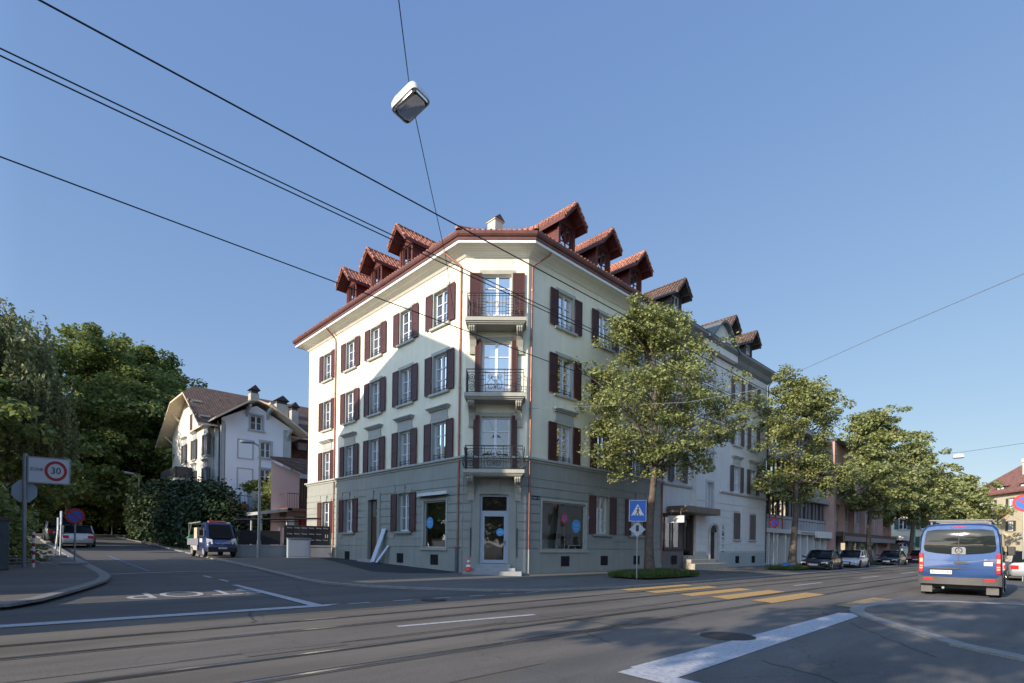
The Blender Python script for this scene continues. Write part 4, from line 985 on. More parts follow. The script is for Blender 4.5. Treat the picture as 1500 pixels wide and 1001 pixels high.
MB().box(-.1, PLn, -.4, .75, 11.95, 12.2).box(0, PLn, -14, -.3, 12, 12.1).build('flat_roof', pmat('dark_roof_edge', (.03, .045, .04), .7), Pk, T=TP)
MB().box(0.6, PLn, .1, 1.0, 2.75, 3.15).build('shop_canopy', pmat('brown_canopy', (.09, .06, .05), .7), Pk, T=TP)
vl = MB().box(1.2, PLn - 1, .98, 1.05, 2.3, 2.8).build('awning_valance', pmat('grey_valance', (.30, .28, .28), .8, .2, 1.5), Pk, T=TP)
MB().box(.5, PLn, -.3, -.25, 0, 2.8).build('shop_glass', K['glass2'], Pk, T=TP)
for u_ in (1.0, 4, 7.5, 11.8, 15.7, 19.6): MB().box(u_, u_ + .8, -.25, -.1, 0, 2.75).build('shop_pier', pnk2, Pk, T=TP)
MB().box(.9, 1.6, .6, 1.1, 2.1, 3.2).build('projecting_sign', pmat('dark_sign', (.03, .015, .015), .5), Pk, T=TP)

# pale buildings at the end of the street
def simple_block(name, label, T, Ln, dp, h, wallm, roofm, shm, nx, nz, z0=3.6, roof_h=3.2, wdt=1.0, dormers=0, ridge=True, gf=True):
    o = thing(name, label, 'building', T(Ln / 2, -dp / 2, 0))
    ops = []; sp = Ln / nx; hs = (h - z0) / nz
    for i in range(nx):
        for j in range(nz): ops.append((sp * (i + .5) - wdt / 2, sp * (i + .5) + wdt / 2, z0 + hs * j + hs * .3, z0 + hs * j + hs * .3 + 1.55))
    m_ = MB(); facade(m_, 0, Ln, -.3, h, ops); m_.face([(0, 0, -.3), (0, -dp, -.3), (0, -dp, h), (0, 0, h)]).face([(Ln, 0, -.3), (Ln, -dp, -.3), (Ln, -dp, h), (Ln, 0, h)]).face([(0, -dp, -.3), (Ln, -dp, -.3), (Ln, -dp, h), (0, -dp, h)])
    m_.build('wall', wallm, o, T=T)
    for a, b, c, d in ops: window(o, T, (a + b) / 2, wdt, c, d, shut=.5 if shm else 0, smat=shm, trim=None, guard=False, rows=2, sedge=shm)
    r = MB(); ov = .7
    r.face([(-ov, ov, h), (Ln + ov, ov, h), (Ln - 2, -dp / 2, h + roof_h), (2, -dp / 2, h + roof_h)]).face([(-ov, -dp - ov, h), (Ln + ov, -dp - ov, h), (Ln - 2, -dp / 2, h + roof_h), (2, -dp / 2, h + roof_h)])
    r.face([(-ov, ov, h), (-ov, -dp - ov, h), (2, -dp / 2, h + roof_h)]).face([(Ln + ov, ov, h), (Ln + ov, -dp - ov, h), (Ln - 2, -dp / 2, h + roof_h)])
    r.box(-ov, Ln + ov, -dp - ov, ov, h - .15, h - .01)
    ro_ = r.build('roof', roofm, o, T=T)
    for k in range(dormers):
        u_ = Ln * (k + .5) / dormers; d = MB().box(u_ - 1.0, u_ + 1.0, -2.2, -.35, h + .25, h + 1.15)
        d.face([(u_ - 1.3, -.1, h + 1.15), (u_ + 1.3, -.1, h + 1.15), (u_ + 1.3, -3.2, h + 1.5), (u_ - 1.3, -3.2, h + 1.5)]).build('roof_dormer', pmat('dormer_dark', (.07, .05, .05), .8) if 'dormer_dark' not in bpy.data.materials else bpy.data.materials['dormer_dark'], ro_, T=T)
        MB().box(u_ - .7, u_ - .1, -.349, -.32, h + .35, h + 1.0).box(u_ + .1, u_ + .7, -.349, -.32, h + .35, h + 1.0).build('dormer_window', K['frame'], ro_, T=T)
    return o
green = slat_mat('dark_green_shutter', (.03, .07, .05)); brsh = slat_mat('grey_green_shutter', (.07, .075, .06))
yel = pmat('pale_yellow_render', (.62, .56, .40), .9, .06, .5, streak=.3); yel2 = pmat('ivory_render', (.68, .64, .50), .9, .05, .5)
v1 = Vector((120, 12.2)); v2 = Vector((99.6, -2.3)); dv = (v2 - v1); Ly = dv.length; dv.normalize()
Y = simple_block('yellow_apartment_building', 'pale yellow apartment building with red tiled roof at the right edge behind the van', frame(v1.x, v1.y, dv.x, dv.y, dv.y, -dv.x), Ly, 13, 10.6, yel, K['tilered'], brsh, 6, 2, roof_h=5.2, dormers=5)
TY = frame(v1.x, v1.y, dv.x, dv.y, dv.y, -dv.x)
MB().box(7.0, 8.0, -4.5, -3.6, 12, 15.6).box(6.9, 8.1, -4.6, -3.5, 15.6, 16.2).build('chimney', yel2, Y, T=TY)
MB().box(2.0, 9.6, 0, 1.6, 7.2, 7.35).face([(1.6, 1.9, 7.35), (9.9, 1.9, 7.35), (9.9, 0, 8.2), (1.6, 0, 8.2)]).build('veranda_roof', K['tilered'], Y, T=TY)
vr = MB(); [vr.box(2.1 + k * 1.45, 2.25 + k * 1.45, 1.35, 1.5, 4.2, 7.2) for k in range(6)]; vr.box(2.0, 9.6, 0, 1.6, 4.0, 4.2).box(2.0, 9.6, 1.5, 1.58, 4.2, 5.1); vr.build('veranda', yel2, Y, T=TY)
simple_block('ivory_corner_house', 'ivory sunlit house with dark green shutters seen left of the blue van', frame(99, 24, 0, -1, -1, 0), 13, 10, 9.2, yel2, K['tilered'], green, 5, 3, z0=1.2, roof_h=3)
simple_block('turreted_townhouse', 'townhouse with steep grey mansard roof peeping above the last street tree', frame(122, 22, .3, -.954, -.954, -.3), 9, 9, 13.2, yel2, pmat('slate_roof', (.09, .085, .09), .8), None, 3, 3, roof_h=3.4)

# ------------------------------------------------------------ white villa up the side street
V = thing('white_villa', 'white three storey villa with overhanging brown roof and balcony behind the dark hedge', 'building', (14.5, 50, 1.2))
vw = pmat('cool_white_render', (.76, .78, .80), .9, .05, .6, .1, 40, streak=.3); vt = pmat('villa_trim_grey', (.40, .42, .42), .85, .08)
vwl = pmat('warm_white_render', (.66, .62, .54), .9, .06, .6); vwood = pmat('cream_rafter_wood', (.62, .52, .38), .7, .12, 2); vsh = slat_mat('grey_brown_shutter', (.07, .055, .05))
TVf = frame(12.4, 46, 1, 0, 0, -1); TVl = frame(12.0, 60.5, 0, -1, -1, 0)
f_ops = [(2.15, 3.05, 10.5, 11.7), (2.95, 3.75, 8.35, 9.65), (2.95, 3.75, 6.2, 7.4)]
m_ = MB(); facade(m_, 0, 5.4, .8, 10.9, f_ops); m_.face([(0, 0, 10.9), (5.4, 0, 10.9), (2.6, 0, 12.6)]) if False else None
m_ = MB(); facade(m_, 0, 5.4, .8, 9.9, [o for o in f_ops if o[3] < 9.9])
m_.face([(0, 0, 9.9), (2.15, 0, 9.9), (2.15, 0, 12.3), (0, 0, 11.1)]).face([(3.05, 0, 9.9), (5.4, 0, 9.9), (5.4, 0, 11.1), (3.05, 0, 12.3)]).face([(2.15, 0, 9.9), (3.05, 0, 9.9), (3.05, 0, 10.5), (2.15, 0, 10.5)]).face([(2.15, 0, 11.7), (3.05, 0, 11.7), (3.05, 0, 12.3), (2.6, 0, 12.5), (2.15, 0, 12.3)])
m_.face([(5.4, 0, .8), (5.4, -8, .8), (5.4, -8, 10.9), (5.4, 0, 10.9)]); m_.build('wall', vw, V, T=TVf)
for a, b, c, d in f_ops: window(V, TVf, (a + b) / 2, b - a, c, d, shut=0, trim=vt, guard=False, rows=2)
for (z0, z1) in ((8.05, 9.65), (5.6, 7.35)):
    MB().box(1.15, 1.25, .001, .03, z0, z1).box(2.3, 2.4, .001, .03, z0, z1).box(1.25, 2.3, .001, .03, z1 - .1, z1).box(1.25, 2.3, .001, .03, z0, z0 + .1).build('blind_window', vt, V, T=TVf)
MB().box(0, .25, .001, .03, .8, 10.9).box(4.75, 5.4, .001, .06, .8, 10.9).build('corner_pilaster', vt, V, T=TVf)
l_ops = [(14.5 - y0 - .45, 14.5 - y0 + .45, c, d) for y0 in (2.6, 6.2, 9.6) for (c, d) in ((2.8, 4.6), (5.6, 7.4), (8.4, 10.1))]
for i in range(len(l_ops)): pass
m_ = MB(); TVl2 = frame(12.0, 60.5, 0, -1, -1, 0); facade(m_, 0, 12.3, .8, 10.6, [o for o in l_ops if o[0] < 12])
m_.face([(0, 0, 10.6), (12.3, 0, 10.6), (12.0, 0, 11.5), (8, 0, 14.2), (3.5, 0, 14.2), (0, 0, 11.5)])
m_.face([(12.3, 0, .8), (12.3, -1.5, .8), (12.3, -1.5, 10.6), (12.3, 0, 10.6)]); m_.build('gable_wall', vwl, V, T=TVl2)
MB().box(12.3, 14.5, -.7, -.4, .8, 10.6).build('recessed_wall', vt, V, T=TVl2)
for a, b, c, d in l_ops: window(V, TVl2, (a + b) / 2, .9, c, d, shut=.42, smat=vsh, trim=vt, guard=False, rows=2, sedge=vsh, hood=(c > 4))
for y0, c in ((4.6, 11.0), (7.4, 11.0)):
    MB().box(14.5 - y0 - .35, 14.5 - y0 + .35, .01, .05, c, c + 1.5).build('attic_window', vsh, V, T=TVl2)
# main roof: ridge along x at y=53.5 with a clipped gable end facing -x
def slab(mb, pts, th=.14, m0=0, m1=1):
    mb.face(pts, m0); mb.face([(p[0], p[1], p[2] - th) for p in reversed(pts)], m1)
    n = len(pts)
    for i in range(n):
        a, b = pts[i], pts[(i + 1) % n]; mb.face([a, b, (b[0], b[1], b[2] - th), (a[0], a[1], a[2] - th)], m1)
r = MB(); x0 = 10.9
slab(r, [(x0, 46.6, 10.6), (26, 46.6, 10.6), (26, 53.2, 15.0), (12.1, 53.2, 15.0), (x0, 51.6, 13.9)])
slab(r, [(x0, 62.2, 10.6), (x0, 56.2, 13.9), (12.1, 53.2, 15.0), (26, 53.2, 15.0), (26, 62.2, 10.6)])
slab(r, [(x0, 51.6, 13.9), (12.1, 53.2, 15.0), (x0, 56.2, 13.9)])
# cross gable
slab(r, [(11.7, 44.9, 10.9), (11.7, 53, 10.9), (14.3, 53, 12.75), (14.3, 44.9, 12.75)]); slab(r, [(14.3, 44.9, 12.75), (14.3, 53, 12.75), (15.7, 53, 12.75), (15.7, 45.4, 12.75), (15.0, 45.8, 13.0)])
slab(r, [(15.7, 44.9, 12.75), (15.7, 53, 12.75), (18.9, 53, 10.6), (18.9, 44.9, 10.6)])
vro = r.build('roof', [K['tiledk'], vwood], V)
for (x, y, w2, z0, z1) in ((16.2, 50.5, .35, 12.6, 14.6), (18.0, 48.9, .5, 10.8, 13.7), (18.9, 48.3, .3, 10.8, 13.2)):
    c_ = MB().box(x - w2, x + w2, y - .35, y + .35, z0, z1).build('chimney', pmat('chimney_render', (.42, .40, .34), .9, .15) if x == 16.2 else bpy.data.materials['chimney_render'], vro)
    MB().box(x - w2 + .06, x + w2 - .06, y - .25, y + .25, z1, z1 + .3).prism([(x - w2 - .1, z1 + .3), (x + w2 + .1, z1 + .3), (x, z1 + .75)], y - .45, y + .45, 'y').build('chimney_cap', pmat('cap_dark', (.05, .045, .045), .8) if x == 16.2 else bpy.data.materials['cap_dark'], c_)
rb = MB()
for y0 in (47.5, 50, 57.5, 60.5): 
    zz = 10.9 + (y0 - 46.6) * .66 if y0 < 53 else 10.9 + (62.2 - y0) * .55
    rb.beam((12, y0, zz - 1.0), (11.0, y0, zz - .1), .12, .12); rb.beam((12, y0, zz - .15), (10.95, y0, zz - .15), .12, .14)
rb.build('rafter_bracket', vwood, V)
rb = MB()
for u_ in (1.85, 3.45): rb.prism([(0, 11.6), (0, 12.3), (1.0, 12.4), (.9, 12.2), (.3, 11.9)], 12.4 + u_ - .08, 12.4 + u_ + .08, 'x')
for u_ in (1.85, 3.45): MB().prism([(46, 11.5), (46, 12.25), (45.0, 12.35), (45.1, 12.15), (45.7, 11.9)], 12.4 + u_ - .08, 12.4 + u_ + .08, 'x').build('eave_bracket', vt, V)
MB().prism([(46, 9.9), (46, 10.7), (45.1, 10.9), (45.2, 10.6), (45.7, 10.3)], 17.4, 17.6, 'x').build('eave_bracket', vt, V)
vb = MB().box(10.7, 12, 52.6, 58.6, 6.6, 6.8).box(10.9, 12, 53, 53.4, 6.2, 6.6).box(10.9, 12, 57.8, 58.2, 6.2, 6.6).build('balcony', vt, V)
MB().box(10.7, 10.75, 52.6, 58.6, 6.8, 7.75).box(10.7, 12, 52.6, 52.65, 6.8, 7.75).build('railing', pmat('railing_panel', (.05, .05, .055), .6), vb)
downpipe(V, [(12.0, 45.4, 10.7), (12.25, 45.9, 10.0), (12.25, 45.9, 1.5)], .06, mat=pmat('black_pipe', (.03, .03, .032), .5))
# terrace in front of the villa
MB().box(12.4, 15.4, 43.6, 46, .9, 3.7).box(12.2, 15.6, 43.4, 46, 3.7, 3.85).box(13.9, 16.6, 43.2, 44.6, 3.85, 5.3).build('terrace', pmat('terrace_grey', (.36, .40, .44), .85, .08), V)
tr = MB(); tr.tube([(12.3, 43.5, 4.9), (14.0, 43.5, 4.9)], .03, 5); [tr.tube([(12.3 + k * .28, 43.5, 3.85), (12.3 + k * .28, 43.5, 4.9)], .012, 4) for k in range(7)]; tr.build('terrace_railing', K['iron'], V)
MB().box(13.1, 13.7, 43.6, 44.1, 3.86, 4.3).build('flower_trough', pmat('terracotta', (.3, .12, .08), .8), V)

P_ = thing('pink_house', 'low pink house with sloping brown roof between the villa and the cream building', 'house', (15, 39, 1))
pk_ = pmat('rose_render', (.60, .42, .40), .9, .06, .7, .1, 40)
m_ = MB().face([(13.4, 38, .6), (15.35, 38, .6), (15.35, 38, 6.25), (13.4, 38, 6.95)]).face([(13.4, 38, .6), (15.6, 44, .6), (15.6, 44, 7.3), (13.4, 38, 6.95)]).box(15.35, 24, 39.5, 43, .6, 6.0).build('wall', pk_, P_)
r = MB(); slab(r, [(13.15, 37.6, 7.25), (15.5, 37.6, 6.4), (24, 42, 8.3)]); slab(r, [(15.5, 37.6, 6.4), (24, 37.6, 6.4), (24, 42, 8.3)]); r.build('roof', [K['tiledk'], K['gutter']], P_)
MB().box(15.4, 24, 38.0, 38.1, 3.9, 6.0).build('wooden_screen', brick_mat('brown_slats', (.10, .06, .045), (.08, .05, .04), (.02, .015, .012), .18, 4, .04), P_)
bl = MB().box(14.0, 24, 36.6, 38, 3.55, 3.75).box(14.0, 24, 36.7, 38, 3.2, 3.55).build('balcony', pmat('brick_band', (.20, .10, .07), .9, .2, 4), P_)
br_ = MB(); br_.tube([(14.0, 38, 4.75), (14.0, 36.65, 4.75), (24, 36.65, 4.75)], .03, 5)
for k in range(60): br_.tube([(14.0 + k * .16, 36.65, 3.75), (14.0 + k * .16, 36.65, 4.75)], .012, 4)
br_.build('railing', pmat('brown_iron', (.07, .035, .03), .6), bl)
MB().box(14.2, 24, 38.2, 38.3, .6, 3.2).build('garage_door', K['dark'], P_); MB().box(14.25, 14.7, 37.2, 37.5, .6, 3.2).build('garage_post', K['white'], P_)
MB().box(15.2, 16.3, 37.3, 37.5, 2.4, 3.0).build('garage_sign', pmat('dull_red_sign', (.3, .03, .04), .6), P_)
co_ = thing('carport_roof', 'flat grey carport roof between the villa terrace and the pink house', 'carport', (13, 38, 1))
MB().prism([(12.2, 3.4), (14.3, 3.75), (14.3, 3.55), (12.2, 3.2)], 36.6, 39.5, 'y').build('roof_sheet', K['concrete'], co_)
for x in (12.4, 14.1): MB().box(x - .05, x + .05, 36.8, 36.9, .8, 3.4).build('post', K['steel'], co_)

# villa hidden back wing / roof behind
BW = thing('brown_roofed_house', 'house with brown tiled roof and skylight directly behind the villa and pink house', 'house', (24, 52, 1.4))
MB().box(19.5, 34, 50, 60, 1, 9.0).build('wall', vw, BW)
r = MB(); slab(r, [(18.4, 48.8, 8.8), (35, 48.8, 8.8), (33, 55, 13.6), (20.5, 55, 13.6)]); slab(r, [(18.4, 61, 8.8), (35, 61, 8.8), (33, 55, 13.6), (20.5, 55, 13.6)]); slab(r, [(18.4, 48.8, 8.8), (20.5, 55, 13.6), (18.4, 61, 8.8)])
rb_ = r.build('roof', [K['tilered'], vt], BW)
MB().box(20.2, 21.0, 50.4, 51.2, 10.2, 10.85).build('skylight', K['frame'], rb_)
MB().box(19.9, 20.5, 49.9, 49.99, 5.5, 7).build('window', K['glass'], BW)

# ------------------------------------------------------------ walls, banners, street boxes by the side street
W_ = thing('concrete_wall', 'low concrete garden wall left of the cream building below the black banners', 'wall', (12, 31, .45))
w0 = Vector((9.3, 31.6)); w1 = Vector((14.33, 30.65)); wd = (w1 - w0).normalized(); wn = Vector((wd.y, -wd.x)); TW = frame(w0.x, w0.y, wd.x, wd.y, wn.x, wn.y); WLn = (w1 - w0).length
MB().box(0, WLn, -.25, 0, .3, 1.18).build('wall_body', K['concrete'], W_, T=TW, bevel=.01)
MB().box(-.02, WLn, -.28, .03, 1.18, 1.25).build('coping', pmat('pale_concrete', (.42, .43, .43), .9, .1), W_, T=TW)
bn = pmat('black_banner', (.012, .013, .016), .6, .15, 2); wt = pmat('banner_print', (.55, .56, .6), .6)
fn = thing('banner_fence', 'mesh fence with black banners carrying rows of white print on the low concrete wall', 'fence', TW(2.6, -.12, 1.18))
pp = MB(); [pp.tube([TW(u_, -.12, 1.2), TW(u_, -.12, 2.25)], .025, 6) for u_ in (0.1, 1.15, 2.25, 2.45, 3.8, 5.05)]; pp.build('post', K['steel'], fn)
b1 = MB().box(.2, 2.3, -.10, -.09, 1.28, 2.05).build('banner', bn, fn, T=TW)
b2 = MB()
us_ = np.linspace(2.5, 5.05, 14)
b2.loft([[(u_, -.08 + .02 * math.sin(u_ * 4), 1.25), (u_, -.08 + .015 * math.sin(u_ * 5 + 1), 2.4 - .02 * abs(math.sin(u_ * 2))), (u_, -.095 + .015 * math.sin(u_ * 5 + 1), 2.4), (u_, -.095 + .02 * math.sin(u_ * 4), 1.25)] for u_ in us_]); b2o = b2.build('banner', bn, fn, T=TW)
for r_ in range(3):
    for c_ in range(6):
        if (r_ == 1 and c_ == 5): continue
        u_ = 2.64 + c_ * .405; z_ = 2.27 - r_ * .35
        text_obj('baustein', .105, wt, b2o, lambda x, y, z, u_=u_, z_=z_: TW(u_ + .15 + x * .85, -.05 + z, z_ + y - .012 * (x > .05)), depth=.001)
MB().box(4.78, 4.83, -.055, -.05, 1.7, 1.9).box(4.9, 4.95, -.055, -.05, 1.7, 1.9).build('banner_mark', wt, b2o, T=TW)
cb = thing('utility_cabinet', 'grey steel utility cabinet standing on the pavement in front of the low concrete wall', 'cabinet', (12.2, 30.0, .55))
TUc = frame(11.66, 30.35, .985, -.17, -.17, -.985)
MB().box(0, 1.22, -.35, 0, .5, 1.62).build('cabinet_body', pmat('cabinet_grey', (.33, .38, .44), .55, .05), cb, T=TUc, bevel=.01)
MB().box(.05, 1.17, .001, .012, .62, 1.5).build('cabinet_door', pmat('cabinet_grey_b', (.31, .36, .43), .5, .04), cb, T=TUc); MB().box(-.03, 1.25, -.38, .04, 1.62, 1.67).build('cabinet_lid', K['steel'], cb, T=TUc)
pg = thing('pergola_beam', 'long dark horizontal pipe barrier above the black banners', 'barrier', (12, 31.4, .5))
MB().tube([(9.4, 32.3, 2.62), (14.2, 31.9, 2.9)], .06, 8).tube([(9.4, 32.3, 2.48), (13, 32.0, 2.66)], .03, 6).build('beam', pmat('dark_pipe_b', (.035, .03, .03), .5), pg)
for x in (10.3, 12.3): MB().tube([(x, 32.2, .5), (x, 32.2, 2.62)], .05, 8).build('post', K['steel'], pg)
bd = pmat('white_board', (.62, .66, .74), .5, .05)
def lean_board(y, wd_, h, th, lab):
    m_ = MB(); a = .42; ya = y
    m_.loft([[(14.34 - a, ya + .25, gz(ya) + .13), (14.34 - a, ya + .25 - wd_, gz(ya) + .13), (14.34 - a - th, ya + .25 - wd_, gz(ya) + .13), (14.34 - a - th, ya + .25, gz(ya) + .13)],
             [(14.33, ya - .2, gz(ya) + h), (14.33, ya - .2 - wd_, gz(ya) + h), (14.33 - th, ya - .2 - wd_, gz(ya) + h), (14.33 - th, ya - .2, gz(ya) + h)]])
    o = m_.build('leaning_board', bd); tag(o, lab, 'board', 'white boards leaning on the facade')
lean_board(24.85, .38, 1.85, .05, 'tall white board leaning against the grey wall beside the brown house door')
lean_board(24.35, .2, 1.0, .04, 'short narrow white board leaning beside the taller one at the house door')
cn_ = thing('traffic_cone', 'orange and white traffic cone standing on the shop door steps', 'cone', TC(.35, .85, .335))
om = pmat('orange_plastic', (.75, .1, .05), .5, .05); cl_ = MB(); cl_.box(-.17, .17, -.17, .17, 0, .03)
cl_.cyl((0, 0, .03), .13, .14, 16, r2=.105).cyl((0, 0, .26), .082, .1, 16, r2=.065).cyl((0, 0, .45), .048, .1, 16, r2=.022); cl_.build('cone_body', om, cn_, local=True)
MB().cyl((0, 0, .17), .105, .09, 16, r2=.082).cyl((0, 0, .36), .065, .09, 16, r2=.048).build('white_band', K['white'], cn_, local=True)

# street lamp by the wall
lp = thing('street_lamp', 'slim grey street lamp with flat head on the pavement in front of the white villa', 'street lamp', (9.95, 29.9, gz(29.9) + .115))
MB().tube([(0, 0, 0), (0, 0, 5.75), (-.05, .02, 5.95), (-.3, .15, 6.1)], [.085, .05, .05, .045], 10).cyl((0, 0, 0), .11, .9, 12).build('pole', K['steel'], lp, local=True, smooth=True)
lh = MB(); lh.loft([[(-.25 - t * .62 + (0) * 0, .12 + t * .3 + s_ * wq, 6.1 + zz) for (s_, zz) in ((-1, 0), (-.7, .09), (.7, .09), (1, 0), (.8, -.05), (-.8, -.05))] for t, wq in ((0, .06), (.2, .13), (.6, .17), (1, .08))]); lh.build('lamp_head', K['steel'], lp, local=True, smooth=True)
lp2 = thing('street_lamp', 'distant street lamp half hidden in the dark hedge up the side street', 'street lamp', (8.9, 57.5, gz(57.5)))
MB().tube([(0, 0, 0), (0, 0, 5.6), (-.5, 0, 5.95)], [.08, .05, .04], 8).build('pole', K['steel'], lp2, local=True); MB().tube([(-.4, 0, 5.93), (-1.1, 0, 6.0)], [.1, .12], 8).build('lamp_head', K['steel'], lp2, local=True)

# ------------------------------------------------------------ signs
def disc(mb, c, r, th, n=32, m=0): mb.cyl((c[0], c[1], c[2]), r, th, n, 'y', m)
def sign_root(name, lab, cat, x, y, z, facing, group=None): return thing(name, lab, cat, (x, y, z), facing, group)
cam_face = lambda x, y: math.atan2(y, x) - math.pi / 2      # local -y looks back at the camera
zs_ = sign_root('speed_zone_sign', 'white ZONE 30 sign with red ring on a grey post at the left edge', 'road sign', .58, 24.6, gz(24.6) + .12, R(-8))
MB().tube([(0, 0, 0), (0, 0, 4.0)], .07, 12).build('post', K['steel'], zs_, local=True, smooth=True)
zs_.scale = (.84, 1, .965)
zp = MB().box(.12, 1.38, -.05, 0, 3.02, 3.88).build('sign_panel', K['signw'], zs_, local=True)
MB().box(.08, 1.42, -.06, .03, 2.98, 3.02).box(.08, 1.42, -.06, .03, 3.88, 3.92).box(.08, .12, -.06, .03, 3.02, 3.88).box(1.38, 1.42, -.06, .03, 3.02, 3.88).build('sign_frame', K['steel'], zs_, local=True)
rg_ = MB()
for i in range(36):
    a, b = 2 * math.pi * i / 36, 2 * math.pi * (i + 1) / 36
    rg_.face([(.96 + .36 * math.cos(a), -.054, 3.45 + .36 * math.sin(a)), (.96 + .36 * math.cos(b), -.054, 3.45 + .36 * math.sin(b)), (.96 + .26 * math.cos(b), -.054, 3.45 + .26 * math.sin(b)), (.96 + .26 * math.cos(a), -.054, 3.45 + .26 * math.sin(a))])
rg_.build('red_ring', K['signr'], zp, local=True)
def local_text(body, size, mat, parent, cx, y, cz, sx=1):
    cu = bpy.data.curves.new('tmp', 'FONT'); cu.body = body; cu.size = size; cu.align_x = 'CENTER'; cu.align_y = 'CENTER'; cu.extrude = .001; cu.resolution_u = 3; cu.offset = .004 * size
    tmp = bpy.data.objects.new('tmp', cu); COL.objects.link(tmp); dg = bpy.context.evaluated_depsgraph_get(); dg.update()
    me = bpy.data.meshes.new_from_object(tmp.evaluated_get(dg)); bpy.data.objects.remove(tmp)
    mb = MB(); mb.V = [(cx + v.co.x * sx, y - v.co.z, cz + v.co.y) for v in me.vertices]; mb.F = [tuple(p.vertices) for p in me.polygons]; mb.Mi = [0] * len(mb.F)
    return mb.build('lettering', mat, parent, local=True)
local_text('30', .33, K['blackline'], zp, .96, -.056, 3.45); local_text('ZONE', .15, K['blackline'], zp, .36, -.056, 3.47)
ob = MB(); ob.prism([(-.02 + .42 * math.cos(R(22.5 + 45 * k)), 2.68 + .42 * math.sin(R(22.5 + 45 * k))) for k in range(8)], .09, .11, 'y'); oo = ob.build('octagon_sign_back', K['signback'], zs_, local=True)
pw_ = MB(); pw_.box(.1, .2, -.12, -.02, 0, .05); 
bo = thing('bollard', 'thin red and white striped bollard at the foot of the ZONE sign post', 'bollard', (.82, 24.4, gz(24.4) + .12))
MB().cyl((0, 0, 0), .04, 1.2, 10).build('bollard_post', K['white'], bo, local=True)
sb = MB(); [sb.cyl((0, 0, .15 + k * .28), .043, .12, 10) for k in range(4)]; sb.build('red_band', K['signr'], bo, local=True)
hp = thing('bicycle_hoop', 'low curved steel bicycle hoop beside the ZONE sign post', 'bicycle stand', (.35, 24.9, gz(24.9) + .12))
MB().tube([(-.35, 0, 0), (-.3, 0, .18), (-.1, 0, .26), (.3, 0, .26), (.55, 0, .2), (.75, 0, .06), (.78, 0, 0)], .018, 6).tube([(-.35, .2, 0), (-.3, .2, .12), (.3, .2, .15), (.9, .2, .1), (1.1, .2, 0)], .018, 6).build('hoop', K['steel'], hp, local=True)
gb = thing('green_grey_box', 'dark green-grey distribution box cut off by the left edge of the photo', 'cabinet', (-.35, 23.6, gz(23.6) + .12))
MB().box(-.5, .55, -.4, .4, 0, 1.55).build('box_body', pmat('green_grey_metal', (.075, .095, .095), .6, .25, 3), gb, local=True, bevel=.02)
MB().box(-.53, .58, -.43, .43, 1.55, 1.65).build('box_lid', pmat('rusty_lid', (.09, .075, .065), .7, .25, 4), gb, local=True); MB().box(.555, .56, -.15, .05, .75, .9).box(.1, .3, -.405, -.4, .85, 1.0).build('sticker', K['signw'], gb, local=True)

def no_parking(name, lab, x, y, zg, zc, r, post=True, base=False, face=None):
    o = thing(name, lab, 'road sign', (x, y, zg), cam_face(x, y) if face is None else face, 'no parking signs')
    h = zc - zg
    MB().tube([(0, .03, 0), (0, .03, h + r * .7)], .03, 8).build('post', K['steel'], o, local=True)
    p = MB().cyl((0, -.02, h), r, .02, 32, 'y').build('sign_disc', K['signb'], o, local=True)
    q = MB()
    for i in range(36):
        a, b = 2 * math.pi * i / 36, 2 * math.pi * (i + 1) / 36
        q.face([(r * math.cos(a), -.024, h + r * math.sin(a)), (r * math.cos(b), -.024, h + r * math.sin(b)), (r * .72 * math.cos(b), -.024, h + r * .72 * math.sin(b)), (r * .72 * math.cos(a), -.024, h + r * .72 * math.sin(a))])
    q.beam((-r * .6, -.024, h + r * .6), (r * .6, -.024, h - r * .6), .004, r * .22)
    q.V[-8:] = q.V[-8:]
    q.build('red_ring', K['signr'], p, local=True)
    if base: MB().box(-.4, .4, -.16, .16, 0, .1).build('base_plate', K['concrete'], o, local=True, bevel=.02)
    return o
z_ = gz(25.6) + .12
no_parking('no_parking_sign', 'temporary no parking sign facing the camera on a concrete foot at the left pavement edge', 2.0, 25.6, z_, 2.28, .29, base=True)
o = thing('temporary_sign', 'temporary sign seen edge on, tilted white post on a concrete foot at the left kerb', 'road sign', (1.72, 30.6, gz(30.6) + .12), R(2))
MB().tube([(0, 0, 0), (0.14, 0, 1.75)], .035, 8).build('post', K['white'], o, local=True); MB().box(.08, .11, -.3, .3, 1.2, 1.75).build('sign_disc', K['signback'], o, local=True); MB().box(-.4, .4, -.15, .15, 0, .1).build('base_plate', K['concrete'], o, local=True)
o = thing('temporary_sign', 'temporary sign seen edge on, grey upright post right behind the white tilted one', 'road sign', (1.98, 31.9, gz(31.9) + .12), R(2))
MB().tube([(0, 0, 0), (0.04, 0, 2.05)], .035, 8).build('post', K['steel'], o, local=True); MB().box(.0, .03, -.3, .3, 1.45, 2.05).build('sign_disc', K['signback'], o, local=True)
no_parking('no_parking_sign', 'no parking sign on a post in front of the grey building corner', 38.0, 13.9, .16, 3.2, .32, face=R(-50))
no_parking('no_parking_sign', 'large no parking sign cut off by the right edge of the photo', 36.2, 1.55, 0, 3.85, .42, face=R(-80))
ps = thing('pedestrian_crossing_sign', 'blue pedestrian crossing sign above a diamond sign back by the grass island', 'road sign', (19.0, 12.35, .12), R(-52))
MB().tube([(0, .03, 0), (0, .03, 3.15)], .03, 8).build('post', K['steel'], ps, local=True)
pp_ = MB().box(-.33, .33, -.02, 0, 2.38, 3.22).build('sign_panel', K['signb'], ps, local=True, bevel=.01)
